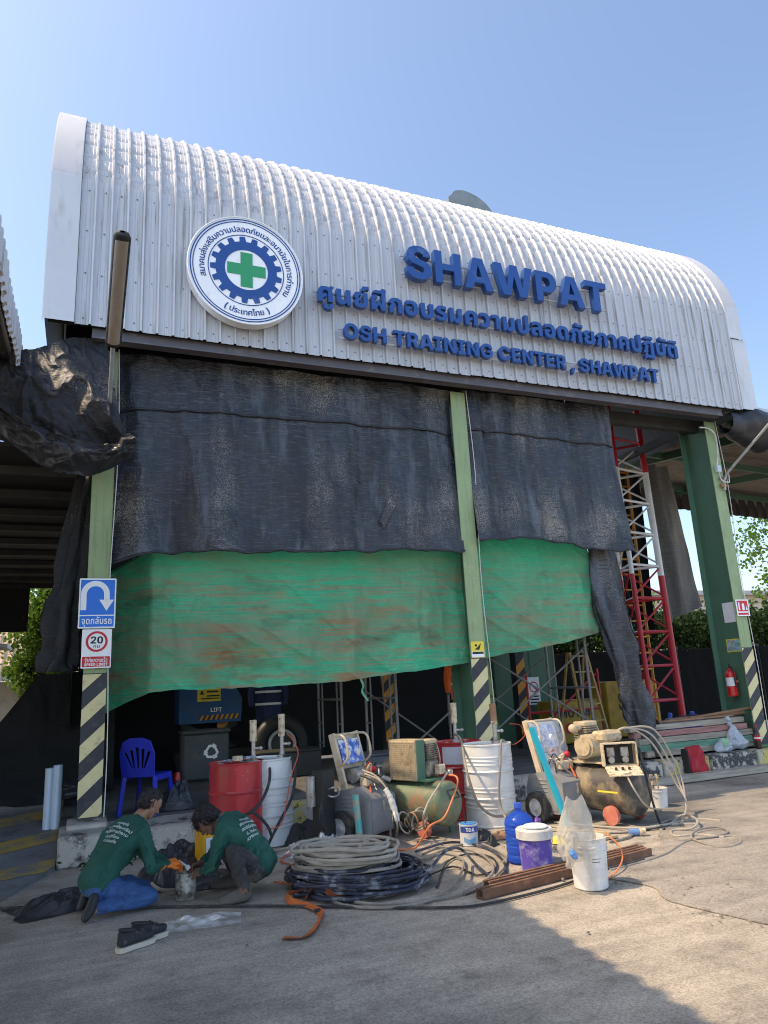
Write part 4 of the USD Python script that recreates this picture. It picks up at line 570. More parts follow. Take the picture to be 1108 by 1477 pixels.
# ================================================================ right side: fence, hedge, lean-to roof, far building, tree
fn = thing('boundary_fence', 'dark boundary fence behind the hall below the clipped hedge', 'fence', (15, 6.2, 0))
for k in range(11): fn.part('panel', MB().box((9.4+k*1.5, 6.2, 1.06), (1.46, 0.05, 2.12+0.02*(k % 3)), bev=0.01), L('fence_dark', (0.006, 0.006, 0.006), 0.85, spec=0.15, var=0.3, dirt=((0.016, 0.015, 0.013), 0.5, 0.8, 2.0, (3, 3, 0.4))))
for k in range(12): fn.part('post', MB().box((8.65+k*1.5, 6.24, 1.1), (0.10, 0.10, 2.2)), m_dark)
r = np.random.default_rng(12)
hd = thing('hedge', 'dense dark green hedge rising above the boundary fence', 'hedge', (15, 7, 0))
def bh(k, r):
    p = np.c_[r.uniform(8.5, 25, k), r.uniform(6.7, 8.2, k), np.zeros(k)]
    top = 3.15 + 0.9*(fbm(np.c_[p[:, 0]*0.5, p[:, 1], p[:, 2]], 3, 5)); p[:, 2] = 1.9 + (top-1.9)*r.uniform(0, 1, k)**0.8; return p
hd.part('foliage', leaves(clumps(bh, 620, 58, r, 0.17), 0.10, r, 2.0), m_leafdark, smooth=False)
for k in range(26):
    x = 8.8+k*0.63; hd.part('stem', MB().tube(smoothpath([(x, 7.3, 0), (x+0.06, 7.3, 1.2), (x-0.1+0.3*math.sin(k), 7.2, 2.9)], 4), np.linspace(0.04, 0.012, 9), 6), m_bark)
r = np.random.default_rng(13)
t2 = thing('young_tree', 'pale yellow-green tree showing past the right column against the sky', 'tree', (21.5, 6.0, 0))
t2.part('trunk', MB().tube(smoothpath([(21.9, 8, 0), (21.9, 8, 2.4), (21.6, 8, 4.6), (21.8, 8, 7.0)], 5), np.linspace(0.12, 0.03, 16), 8), m_bark)
for k in range(12):
    z = 3.0+0.36*k; an = k*2.4; t2.part('limb', MB().tube(smoothpath([(21.8, 8, z), (21.8+0.7*math.cos(an), 8+0.6*math.sin(an), z+0.35), (21.8+1.4*math.cos(an), 8+1.1*math.sin(an), z+0.5)], 5), np.linspace(0.035, 0.008, 11), 6), m_bark)
def bt(k, r):
    an = r.uniform(0, 2*PI, k); rad = r.uniform(0.5, 1.75, k); return np.c_[21.8+rad*np.cos(an), 8+rad*np.sin(an), r.uniform(3.4, 7.9, k)]
t2.part('crown', leaves(clumps(bt, 90, 34, r, 0.2), 0.12, r), m_leaflight, smooth=False)
r = np.random.default_rng(14)
t3 = thing('background_tree', 'light green tree seen through the red and white tower', 'tree', (17.5, 12, 0))
t3.part('trunk', MB().tube([(17.6, 12, 0), (17.5, 12, 3.2)], [0.1, 0.04], 8), m_bark)
def bt3(k, r):
    d = r.normal(size=(k, 3)); d /= np.linalg.norm(d, axis=1, keepdims=True); return np.array([17.5, 12, 3.3]) + d*np.array([1.6, 1.4, 1.3])*r.uniform(0.4, 1, (k, 1))
t3.part('crown', leaves(clumps(bt3, 110, 36, r, 0.22), 0.13, r), m_leaflight, smooth=False)
fb = thing('far_building', 'pale beige low building far behind the hedge', 'building', (40, 30, 0))
fb.part('wall', MB().box((44, 32, 3.2), (40, 8, 6.4)), L('far_wall', (0.50, 0.42, 0.34), 0.85, var=0.05)); fb.part('roof', MB().box((44, 32, 6.55), (41, 9, 0.3)), L('far_roof', (0.33, 0.31, 0.3), 0.7))
for k in range(6): fb.part('window', MB().box((28+k*5, 27.98, 4.6), (1.6, 0.05, 1.2)), m_dark)

lt = thing('lean_to_roof', 'lean-to roof with a scalloped brown edge beyond the right column', 'canopy', (15, 3, 0))
for k in range(9):
    xa = 11.05 + k*1.1; xs_ = np.linspace(xa, xa+1.1, 31); w = 0.02*np.sin(xs_*2*PI/0.22)
    P = np.stack([np.stack([xs_, np.full(31, y), z + w - 0.045*(xs_-11) + 0.004*(k % 2)], 1) for y, z in ((-0.1, 6.22), (3.0, 6.6), (6.3, 6.98))], 1)
    lt.part('roof_sheet', MB().grid(P[:, ::-1], 0.006), L('lean_to_sheet', (0.22, 0.19, 0.165), 0.6, dirt=((0.13, 0.11, 0.09), 0.5, 0.8, 2.0)), smooth=40)
    ys_ = 6.32 + 0.03*np.clip(np.sin(xs_*2*PI/0.37)*2.5, -1, 1)
    zz = 6.93 - 0.045*(xs_-11)
    P = np.stack([np.stack([xs_, ys_, zz], 1), np.stack([xs_, ys_, zz-0.62], 1)], 1)
    lt.part('edge_sheet', MB().grid(P, 0.004), L('lean_to_edge', (0.045, 0.038, 0.038), 0.7), smooth=25)
for y in (0.3, 3.0, 5.9): lt.part('purlin', MB().bar((11, y, 6.05+0.12*y), (21, y, 5.6+0.12*y), 0.08, 0.14), m_green)
for x in (12.0, 15.5, 19.0): lt.part('rafter', MB().bar((x, 0, 6.03-0.045*(x-11)), (x, 6.2, 6.78-0.045*(x-11)), 0.1, 0.18), m_green)
lt.part('post', MB().box((20.6, 6.0, 3.0), (0.15, 0.15, 6.2)), m_green); lt.part('post', MB().box((20.6, 0.3, 2.8), (0.15, 0.15, 5.6)), m_green)
lt.part('edge_flashing', MB().bar((10.98, -0.13, 6.23), (21, -0.13, 5.80), 0.02, 0.10), m_trim)
# black plastic rolled up at its front corner, and the tarp hanging by the tower
U, V = np.meshgrid(np.linspace(0, 1, 60), np.linspace(0, 1, 40), indexing='ij')
X = 10.35 + 2.3*U; rad = (0.20+0.14*np.sin(PI*np.clip(U*1.2, 0, 1)))*(1+0.5*fbm(np.stack([U*5, V*2, V*0], -1), 3, 81)*2)
an = 2*PI*0.85*V + 1.2
rp_ = thing('rolled_plastic', 'black plastic sheeting rolled under the lean-to corner at the right', 'plastic sheet', (11.4, -0.1, 5.7))
rp_.part('roll', MB().grid(np.stack([X, -0.15 + rad*np.cos(an) + 0.1*U, 5.86 - 0.10*U + rad*np.sin(an)], -1)), m_plastic, smooth=True)
U, V = np.meshgrid(np.linspace(0, 1, 40), np.linspace(0, 1, 40), indexing='ij')
X = 10.95+1.5*U+0.45*V; Z = 5.82-1.05*V*(0.5+0.8*U) - 0.1*U; Yq = -0.32 + 0.12*np.sin(U*12+V*3) + 0.1*fbm(np.stack([X*3, V*2, Z], -1), 3, 83)
rp_.part('loose_flap', MB().grid(np.stack([X, Yq, Z], -1)), m_plastic, smooth=True)
def tarp(name, label, TL, TR, BL, BR, mat, seed, amp=0.12, n=60):
    U, V = np.meshgrid(np.linspace(0, 1, n), np.linspace(0, 1, n), indexing='ij')
    TL, TR, BL, BR = map(np.array, (TL, TR, BL, BR))
    P = (TL*(1-U)[..., None] + TR*U[..., None])*(1-V)[..., None] + (BL*(1-U)[..., None] + BR*U[..., None])*V[..., None]
    P[..., 1] += amp*np.sin(U*13+seed)*(0.4+0.6*V) + 0.2*fbm(np.stack([U*3, V*1.2, V*0+seed], -1), 4, seed)
    P[..., 2] += 0.12*fbm(np.stack([U*4, V*0, V*0+seed], -1), 3, seed+1)*V
    t = thing(name, label, 'tarpaulin', P[n//2, -1]); t.part('sheet', MB().grid(P), mat, smooth=True)
tarp('hanging_tarp', 'long grey tarpaulin hanging beside the tower, its lit right fold hanging lowest', (10.85, 2.6, 6.0), (11.55, 2.6, 5.95), (10.95, 2.6, 2.50), (11.95, 2.6, 2.85), m_netgrey, 4)
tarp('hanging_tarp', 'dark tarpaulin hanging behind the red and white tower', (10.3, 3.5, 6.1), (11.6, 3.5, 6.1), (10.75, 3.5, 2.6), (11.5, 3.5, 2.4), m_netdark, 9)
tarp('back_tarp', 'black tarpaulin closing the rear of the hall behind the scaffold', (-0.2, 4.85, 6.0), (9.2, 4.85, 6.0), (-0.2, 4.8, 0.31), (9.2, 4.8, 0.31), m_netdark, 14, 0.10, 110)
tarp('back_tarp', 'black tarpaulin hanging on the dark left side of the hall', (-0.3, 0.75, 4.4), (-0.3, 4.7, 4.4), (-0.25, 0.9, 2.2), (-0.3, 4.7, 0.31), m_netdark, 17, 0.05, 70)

# ================================================================ signs on the hall
m_blue = L('sign_blue', (0.012, 0.058, 0.22), 0.35, var=0.06, coat=0.3, dirt=((0.10, 0.16, 0.30), 0.6, 0.85, 4.0))
m_rail = L('sign_rail', (0.45, 0.45, 0.44), 0.5, dirt=((0.2, 0.13, 0.08), 0.5, 0.7, 9.0))
m_white = L('sign_white', (0.78, 0.79, 0.79), 0.4, var=0.03, dirt=((0.5, 0.48, 0.44), 0.6, 0.85, 5.0))
m_cross = L('sign_green', (0.03, 0.27, 0.11), 0.4, var=0.05)
def raised(name, label, key, text, size, x0, x1, zb, yfront, depth, railz, yw=-0.385):
    cl, w = text_clusters(key, text, size)
    a = min(g.bounds[0] for _, g in cl); b = max(g.bounds[2] for _, g in cl); sx = (x1-x0)/(b-a)
    t = thing(name, label, 'lettering', ((x0+x1)/2, yfront, zb))
    for x, g in cl:
        g = affinity.affine_transform(g, [sx, 0, 0, 1, x0-a*sx, zb])
        t.part('letter', MB().poly(g, depth, FACE, (0, yfront+depth, 0)), m_blue, smooth=20)
    for z in railz:
        t.part('rail', MB().box(((x0+x1)/2, yfront+depth+0.012, z), (x1-x0+0.1, 0.02, 0.025)), m_rail)
    for x in np.linspace(x0+0.05, x1-0.05, max(3, int((x1-x0)/0.9))):
        m = MB()
        for z in railz: m.box((x, (yfront+depth+0.02+yw)/2, z), (0.025, abs(yw-yfront-depth-0.02)+0.02, 0.02))
        t.part('bracket', m, m_rail)
raised('sign_letters', 'big raised blue letters reading SHAWPAT, the top line on the roof front', 'L', 'SHAWPAT', 0.735, 4.02, 7.68, 7.39, -0.575, 0.11, (7.50, 7.80))
raised('sign_letters', 'raised blue Thai letters, the middle line on the roof front', 'B', 'ศูนย์ฝึกอบรมความปลอดภัยภาคปฏิบัติ', 0.42, 2.66, 9.12, 6.80, -0.52, 0.075, (6.84, 6.98))
raised('sign_letters', 'raised blue letters reading OSH TRAINING CENTER, the bottom line on the roof front', 'L', 'OSH TRAINING CENTER , SHAWPAT', 0.315, 3.02, 8.62, 6.29, -0.52, 0.075, (6.32, 6.46))

LC = (1.66, -0.56, 7.05); RW, RH = 0.765, 0.785
lg = thing('round_sign', 'round white sign with a green cross inside a blue cog wheel', 'sign', LC)
disc = Point(0, 0).buffer(1, 48)
def ring(a, b): return Point(0, 0).buffer(a, 48).difference(Point(0, 0).buffer(b, 48))
def emb(g): return affinity.affine_transform(g, [RW, 0, 0, RH, LC[0], LC[2]])
lg.part('disc', MB().poly(emb(disc), 0.15, FACE, (0, LC[1]+0.15, 0)), m_white, smooth=30)
rim = np.stack([LC[0]+RW*1.0*np.cos(np.linspace(0, 2*PI, 80, endpoint=False)), np.full(80, LC[1]-0.002), LC[2]+RH*1.0*np.sin(np.linspace(0, 2*PI, 80, endpoint=False))], 1)
lg.part('rim', MB().tube(rim, 0.010, 6, closed=True), m_white)
for a, b in ((0.965, 0.945), (0.922, 0.905), (0.665, 0.65)): lg.part('painted_ring', MB().poly(emb(ring(a, b)), 0.003, FACE, (0, LC[1]-0.001, 0)), m_blue)
teeth = [Point(0, 0).buffer(0.535, 48)]
for k in range(17):
    a = 2*PI*k/17 + 0.12; tp_ = Polygon([(-0.062, 0.5), (0.062, 0.5), (0.046, 0.625), (-0.046, 0.625)]); teeth.append(affinity.rotate(tp_, math.degrees(a), origin=(0, 0)))
lg.part('cog_wheel', MB().poly(emb(union_all(teeth).difference(Point(0, 0).buffer(0.375, 48))), 0.004, FACE, (0, LC[1]-0.001, 0)), m_blue)
lg.part('cross', MB().poly(emb(union_all([sbox(-0.105, -0.325, 0.105, 0.325), sbox(-0.335, -0.105, 0.335, 0.105)])), 0.004, FACE, (0, LC[1]-0.001, 0)), m_cross)
def ringtext(text, size, rad, a_mid, span, flip=False):
    cl, w = text_clusters('T', text, size); gs = []
    for x, g in cl:
        b = g.bounds; xc = (b[0]+b[2])/2; u = xc/w - 0.5
        a = a_mid - u*span if not flip else a_mid + u*span
        g = affinity.translate(g, -xc, 0)
        if not flip: g = affinity.rotate(affinity.translate(g, 0, rad), math.degrees(a - PI/2), origin=(0, 0))
        else: g = affinity.rotate(affinity.translate(g, 0, -rad), math.degrees(a + PI/2), origin=(0, 0))
        gs.append(g)
    return union_all(gs)
lg.part('lettering', MB().flat(emb(ringtext('สมาคมส่งเสริมความปลอดภัยและอนามัยในการทำงาน', 0.152, 0.72, math.radians(84), math.radians(229))), FACE, (0, LC[1]-0.004, 0)), m_blue, smooth=False)
par = ringtext('ประเทศไทย', 0.150, 0.845, math.radians(-90), math.radians(44), True)
lg.part('lettering', MB().flat(emb(par), FACE, (0, LC[1]-0.004, 0)), m_blue, smooth=False)
bk = []
for s in (-1, 1):
    g = affinity.translate(affinity.scale(glyph_poly('L', '(' if s < 0 else ')')[1], 0.145/200, 0.145/200, origin=(0, 0)), -0.02, -0.845)
    bk.append(affinity.rotate(g, s*27.0, origin=(0, 0)))
lg.part('lettering', MB().flat(emb(union_all(bk)), FACE, (0, LC[1]-0.004, 0)), m_blue, smooth=False)
for (dx, dz) in ((-0.5, -0.5), (0.5, -0.5), (-0.5, 0.5), (0.5, 0.5)): lg.part('bracket', MB().box((LC[0]+dx, -0.385, LC[2]+dz), (0.05, 0.06, 0.05)), m_rail)

# ================================================================ signs on the columns
m_tblue = L('traffic_blue', (0.02, 0.16, 0.62), 0.35, var=0.04); m_red = L('sign_red', (0.52, 0.02, 0.03), 0.4, var=0.05); m_black = L('print_black', (0.02, 0.02, 0.02), 0.5, var=0.05)
def plate(t, x0, x1, z0, z1, y, mat, nm='plate', th=0.006): t.part(nm, MB().poly(sbox(x0, z0, x1, z1).buffer(-0.012).buffer(0.012), th, FACE, (0, y+th, 0)), mat)
def on(t, nm, g, y, mat): t.part(nm, MB().flat(g, FACE, (0, y, 0)), mat, smooth=False)
def fit(g, x0, x1, z0, z1):
    b = g.bounds; sx, sz = (x1-x0)/(b[2]-b[0]), (z1-z0)/(b[3]-b[1]); return affinity.affine_transform(g, [sx, 0, 0, sz, x0-b[0]*sx, z0-b[1]*sz])
ux0, ux1, uz0, uz1, uy = -0.205, 0.195, 2.405, 2.985, -0.05
us_ = thing('traffic_sign', 'blue U-turn sign with a white curved arrow on the left column', 'sign', (0, uy, uz0))
plate(us_, ux0, ux1, uz0, uz1, uy, m_white)
on(us_, 'blue_panel', sbox(ux0+0.015, uz0+0.155, ux1-0.015, uz1-0.018), uy-0.0008, m_tblue); on(us_, 'blue_panel', sbox(ux0+0.015, uz0+0.018, ux1-0.015, uz0+0.142), uy-0.0008, m_tblue)
ar = [(-0.155, 2.615), (-0.155, 2.78)] + [(-0.03+0.125*math.cos(a)*-1, 2.80+0.125*math.sin(a)) for a in np.linspace(0, PI, 16)] + [(0.095, 2.72)]
from shapely.geometry import LineString
arrow = union_all([LineString(ar).buffer(0.031, cap_style=2), Polygon([(0.015, 2.735), (0.175, 2.735), (0.095, 2.605)])])
on(us_, 'arrow', arrow, uy-0.0016, m_white)
on(us_, 'lettering', fit(text_poly('T', 'จุดกลับรถ', 0.1)[0], -0.165, 0.155, 2.425, 2.54), uy-0.0016, m_white)
us_.part('bracket', MB().box((0, -0.025, 2.7), (0.2, 0.036, 0.04)), m_rail)
sx0, sx1, sz0, sz1, sy = -0.155, 0.165, 1.955, 2.395, -0.045
ss = thing('traffic_sign', 'white 20 speed limit sign with a red ring below the U-turn sign', 'sign', (0, sy, sz0))
plate(ss, sx0, sx1, sz0, sz1, sy, m_white)
rc = Point(0.005, 2.255).buffer(0.118, 24); on(ss, 'red_ring', rc.difference(Point(0.005, 2.255).buffer(0.092, 24)), sy-0.0008, m_red)
on(ss, 'red_panel', sbox(sx0+0.012, sz0+0.015, sx1-0.012, sz0+0.13), sy-0.0008, m_red)
on(ss, 'number', fit(text_poly('L', '20', 0.1)[0], -0.062, 0.072, 2.23, 2.315), sy-0.0008, m_black)
on(ss, 'lettering', fit(text_poly('T', 'กม', 0.1)[0], -0.03, 0.04, 2.185, 2.212), sy-0.0008, m_black)
on(ss, 'lettering', fit(text_poly('T', 'จำกัดความเร็ว', 0.1)[0], -0.115, 0.125, 2.022, 2.078), sy-0.0016, m_white)
on(ss, 'lettering', fit(text_poly('L', 'SPEED LIMIT', 0.1)[0], -0.12, 0.13, 1.98, 2.012), sy-0.0016, m_white)
ss.part('bracket', MB().box((0, -0.022, 2.2), (0.2, 0.036, 0.04)), m_rail)
# small yellow notice on the middle column
m_yel = L('notice_yellow', (0.75, 0.60, 0.05), 0.45, var=0.05)
nt = thing('notice_sign', 'small yellow notice with a black pictogram on the middle column', 'sign', (5.01, -0.012, 1.9))
plate(nt, 4.905, 5.115, 1.905, 2.13, -0.012, m_yel, th=0.003); on(nt, 'white_panel', sbox(4.912, 1.912, 5.108, 1.99), -0.0128, m_white); on(nt, 'black_panel', sbox(4.92, 1.955, 5.10, 1.985), -0.0136, m_black)
on(nt, 'pictogram', union_all([Polygon([(4.96, 2.02), (5.02, 2.06), (5.07, 2.11), (5.05, 2.05), (5.03, 2.01)]), Point(4.985, 2.075).buffer(0.018)]), -0.0128, m_black)
# papers on the right column's web
SIDE = rotm(PI/2, 0, 0) ; SIDE = rotm(0, 0, -PI/2) @ SIDE     # xy plane -> facing -x
def sideplate(t, nm, y0, y1, z0, z1, x, mat, th=0.003): t.part(nm, MB().box((x-th/2, (y0+y1)/2, (z0+z1)/2), (th, y1-y0, z1-z0)), mat)
XW = 10.162
wp = thing('paper_notice', 'blank white paper stuck on the right column', 'notice', (XW, 0.26, 2.3)); sideplate(wp, 'sheet', 0.12, 0.36, 2.34, 2.68, XW, m_white)
pc = thing('picture_notice', 'small colour picture notice above the fire extinguisher', 'notice', (XW, 0.26, 1.85)); sideplate(pc, 'frame', 0.10, 0.40, 1.84, 2.06, XW, m_yel); 
sideplate(pc, 'print', 0.12, 0.38, 1.858, 2.042, XW-0.003, L('print_picture', (0.25, 0.42, 0.45), 0.4, var=0.5, vs=14, dirt=[((0.55, 0.15, 0.12), 0.56, 0.6, 18.0), ((0.7, 0.7, 0.65), 0.58, 0.62, 25.0)]))
fs = thing('fire_sign', 'red and white fire point sign sticking out from the right column', 'sign', (10.16, -0.03, 2.4))
plate(fs, 10.05, 10.34, 2.42, 2.70, -0.03, m_white); on(fs, 'red_panel', union_all([sbox(10.075, 2.50, 10.315, 2.68), sbox(10.075, 2.44, 10.315, 2.475)]), -0.0308, m_red)
on(fs, 'pictogram', union_all([sbox(10.18, 2.52, 10.235, 2.61), Point(10.208, 2.61).buffer(0.027), sbox(10.10, 2.52, 10.13, 2.65), Polygon([(10.26, 2.52), (10.30, 2.52), (10.28, 2.6)])]), -0.0316, m_white)
fe = thing('fire_extinguisher', 'red fire extinguisher with a white label hanging on the right column', 'fire extinguisher', (10.05, 0.33, 1.1))
m_fered = L('extinguisher_red', (0.55, 0.015, 0.02), 0.25, var=0.06, coat=0.6); c_ = (10.06, 0.33)
fe.part('cylinder', MB().lathe([(0.001, 1.11), (0.07, 1.11), (0.082, 1.125), (0.082, 1.46), (0.075, 1.50), (0.05, 1.535), (0.028, 1.55), (0.028, 1.575), (0.001, 1.575)], 24, (*c_, 0)), m_fered)
lp = np.linspace(PI*0.72, PI*1.5, 14)
P = np.stack([np.stack([c_[0]+0.083*np.cos(lp), c_[1]+0.083*np.sin(lp), np.full(14, z)], 1) for z in (1.28, 1.42)], 1); fe.part('paper_label', MB().grid(P), m_white)
fe.part('valve', MB().cyl((*c_, 1.57), (*c_, 1.60), 0.02).box((c_[0]-0.02, c_[1]-0.02, 1.625), (0.10, 0.02, 0.012), R=rotm(0, -0.3, 0.7)).box((c_[0]-0.02, c_[1]-0.02, 1.60), (0.09, 0.02, 0.01), R=rotm(0, 0.1, 0.7)), m_black)
fe.part('hose', MB().tube(smoothpath([(c_[0], c_[1]-0.02, 1.59), (c_[0]-0.05, c_[1]-0.10, 1.56), (c_[0]-0.04, c_[1]-0.11, 1.42), (c_[0]-0.02, c_[1]-0.10, 1.25)], 8), 0.010, 8), m_black)
fe.part('bracket', MB().box((10.13, c_[1], 1.35), (0.06, 0.10, 0.03)), m_rail)

# ================================================================ lamp arms and conduits
m_galv = L('galvanised', (0.42, 0.43, 0.43), 0.45, metal=0.5, dirt=((0.3, 0.27, 0.24), 0.55, 0.8, 12.0)); m_conduit = L('white_conduit', (0.68, 0.67, 0.63), 0.5, dirt=((0.4, 0.36, 0.3), 0.55, 0.8, 6.0))
m_tube = L('lamp_cover', (0.30, 0.25, 0.20), 0.25, var=0.08, vs=2, coat=0.4, stretch=(9, 0.4, 9), dirt=((0.26, 0.2, 0.14), 0.5, 0.75, 2.0, (7, 0.4, 7)))
def streetlamp(x, label, z0):
    t = thing('tube_lamp', label, 'lamp', (x, -0.05, z0))
    d = np.array([0, -0.865, 0.50]); d /= np.linalg.norm(d); a = np.array([x+0.03, -0.05, z0]); b = a + d*1.28
    t.part('arm', MB().tube([a + np.array([0, 0, -0.22]), a + np.array([0, -0.01, -0.05]), a + d*0.12, b], 0.024, 10), m_galv)
    e = np.array([0.012, -0.94, 0.40]); e /= np.linalg.norm(e); c = b + e*1.45; sx_ = np.array([1, 0, 0]); up = np.cross(e, sx_)
    sec = np.array([[math.cos(q)*0.085, math.sin(q)*0.055] for q in np.linspace(0, 2*PI, 20, endpoint=False)])
    rings = []
    for s_, k_ in ((0, 0.3), (0.015, 0.75), (0.06, 1), (1.40, 1), (1.445, 0.75), (1.46, 0.3)):
        rings.append(b + e*s_ + k_*(sec[:, :1]*sx_ + sec[:, 1:]*up))
    P = np.array(rings); P = np.concatenate([P, P[:, :1]], 1)
    t.part('housing', MB().grid(P), m_black, smooth=40)
    P2 = np.array([b + e*s_ + k_*(np.c_[sec[:, :1]*0.86]*sx_ + (sec[:, 1:]*0.9-0.014)*up) for s_, k_ in ((0.03, 0.4), (0.08, 0.98), (1.38, 0.98), (1.43, 0.4))]); P2 = np.concatenate([P2, P2[:, :1]], 1)
    t.part('cover', MB().grid(P2), m_tube, smooth=40)
    t.part('clamp', MB().box(a + np.array([-0.02, 0.0, -0.14]), (0.12, 0.05, 0.05)).box(a + np.array([-0.02, 0.0, 0.0]), (0.10, 0.04, 0.04)), L('rusty', (0.28, 0.16, 0.09), 0.8, var=0.3))
    t.part('junction_box', MB().box(a + np.array([-0.10, -0.02, 0.16]), (0.09, 0.06, 0.13), bev=0.008), L('box_grey', (0.5, 0.55, 0.6), 0.4))
    t.part('cable', MB().tube(smoothpath([a+np.array([-0.10, -0.03, 0.1]), a+np.array([-0.11, -0.06, -0.05]), a+np.array([0.02, -0.09, -0.10]), a+np.array([0.09, -0.05, 0.0]), a+np.array([0.03, -0.1, 0.08])], 8), 0.010, 8), m_conduit)
    t.part('conduit', MB().tube(smoothpath([a+np.array([-0.10, -0.01, 0.22]), a+np.array([-0.04, -0.02, 0.5]), a+np.array([-0.04, -0.02, 0.8]), a+np.array([-0.16, 0.0, 0.92]), a+np.array([-0.34, 0.02, 0.93])], 8), 0.013, 8), m_conduit)
streetlamp(0.0, 'dusty tube lamp on an arm over the yard from the left column', 4.78)
streetlamp(10.19, 'lamp arm reaching out from the top of the right column', 4.85)
for x, lab in ((5.02+0.16, 'thin pale cable running down the middle column'), (10.17+0.145, 'thin pale cable running down the right column'), (0.14, 'thin pale cable running down the left column')):
    pts = np.array([(x + 0.02*math.sin(z*1.7), -0.02 + 0.01*math.sin(z*2.3), z) for z in np.linspace(0.33, 5.95, 40)])
    single('cable', lab, 'cable', MB().tube(pts, 0.006, 5), m_conduit, True)

# ================================================================ under the hall
m_scaf = L('scaffold_steel', (0.26, 0.26, 0.26), 0.5, metal=0.6, dirt=((0.2, 0.15, 0.11), 0.5, 0.75, 9.0))
m_twred = L('tower_red', (0.48, 0.02, 0.035), 0.4, var=0.08, coat=0.2); m_orange = L('ladder_orange', (0.62, 0.27, 0.03), 0.5, dirt=((0.3, 0.16, 0.06), 0.55, 0.75, 6.0)); m_twwhite = L('tower_white', (0.72, 0.72, 0.70), 0.4)
# lattice tower: the visible leg nearest, two behind
tw = thing('lattice_tower', 'tall red and white lattice mast standing inside the hall near the right column', 'tower', (10.2, 2.0, 0.3))
legs = [np.array([10.45, 1.95]), np.array([9.55, 1.75]), np.array([9.95, 2.55])]
top = 6.0
def lerp(l, z): return np.array([l[0] - 0.014*(z-0.3), l[1], z])
bands = [(0.3, 3.42, m_twred), (3.42, 5.05, m_twwhite), (5.05, 6.0, m_twred)]
bands = [(0.3, 3.42, m_twred), (3.42, 5.55, m_twwhite), (5.55, 6.9, m_twred)]
for i, l in enumerate(legs):
    for a, b, mt in bands: tw.part('leg', MB().cyl(lerp(l, a), lerp(l, b), 0.062 if i == 0 else 0.045, n=14), mt)
zs = np.arange(1.05, 6.8, 0.64)
for k, z in enumerate(zs):
    mt = next(m for a, b, m in bands if a <= z < b)
    for i, j in ((0, 1), (1, 2), (2, 0)):
        tw.part('rung', MB().cyl(lerp(legs[i], z), lerp(legs[j], z), 0.026, n=8), mt)
        if k+1 < len(zs): tw.part('brace', MB().cyl(lerp(legs[i], z+0.62), lerp(legs[j], z+0.05), 0.019, n=8), mt)
# orange ladder next to it
ld = thing('ladder', 'tall orange ladder leaning behind the red and white mast', 'ladder', (9.8, 2.9, 0.3))
Lb, Lt = np.array([[10.16, 2.95, 0.31], [10.76, 2.95, 0.31]]), np.array([[10.50, 3.1, 6.1], [10.95, 3.1, 6.1]])
for k in (0, 1): ld.part('rail', MB().bar(Lb[k], Lt[k], 0.045, 0.08), m_orange)
for s in np.linspace(0.06, 0.97, 17): ld.part('rung', MB().bar(Lb[0]*(1-s)+Lt[0]*s, Lb[1]*(1-s)+Lt[1]*s, 0.05, 0.03), m_orange)
# yellow cabinet
yc_ = thing('yellow_cabinet', 'yellow cabinet with dark lettering behind the orange ladder', 'cabinet', (10.4, 3.4, 0.3))
m_cab = L('cabinet_yellow', (0.42, 0.27, 0.03), 0.5, dirt=((0.18, 0.12, 0.04), 0.5, 0.75, 4.0))
yc_.part('body', MB().box((10.45, 3.5, 0.88), (1.35, 0.5, 1.1), bev=0.02), m_cab); yc_.part('lettering', MB().flat(fit(text_poly('L', 'SL', 0.1)[0], 10.05, 10.3, 0.85, 1.2), FACE, (0, 3.247, 0)), m_black, smooth=False)
yb = thing('yellow_bin', 'yellow box on the platform behind the step ladder', 'box', (8.9, 3.2, 0.3)); yb.part('body', MB().box((8.85, 3.3, 0.72), (1.1, 0.6, 0.8), bev=0.03), m_cab); yb.part('lettering', MB().flat(fit(text_poly('L', 'MOTOR', 0.1)[0], 8.4, 9.2, 0.8, 0.95), FACE, (0, 2.998, 0)), m_black, smooth=False)
yb.part('red_mark', MB().flat(fit(text_poly('L', 'OIL', 0.1)[0], 8.5, 9.1, 0.5, 0.7), FACE, (0, 2.998, 0)), m_red, smooth=False)
# step ladder, wood coloured
m_wood = L('ladder_wood', (0.42, 0.29, 0.10), 0.6, stretch=(8, 8, 1), dirt=((0.25, 0.16, 0.07), 0.5, 0.75, 5.0))
sl = thing('step_ladder', 'wooden step ladder standing behind the bunched black net', 'ladder', (8.2, 1.8, 0.3))
for k in (0, 1):
    xx_ = 8.05+0.5*k; sl.part('rail', MB().bar((xx_, 1.75, 0.31), (xx_+(0.07 if k == 0 else -0.07), 2.1, 2.0), 0.04, 0.06), m_wood); sl.part('rear_rail', MB().bar((xx_, 2.6, 0.31), (xx_+(0.07 if k == 0 else -0.07), 2.16, 2.0), 0.03, 0.04), m_wood)
for s in np.linspace(0.12, 0.96, 6): sl.part('step', MB().box((8.3, 1.75+0.35*s, 0.31+1.69*s), (0.48-0.13*s, 0.10, 0.025)), m_wood)
sl2 = thing('steel_trestle', 'red steel trestle standing behind the step ladder', 'trestle', (8.3, 2.9, 0.3))
for p, q in (((7.6, 2.8, 0.95), (9.3, 2.8, 0.95)), ((7.6, 2.8, 0.5), (9.2, 2.8, 1.6)), ((7.6, 2.8, 0.31), (7.6, 2.8, 1.7)), ((9.25, 2.8, 0.31), (9.25, 2.8, 1.7))): sl2.part('tube', MB().cyl(p, q, 0.022, n=8), m_twred)
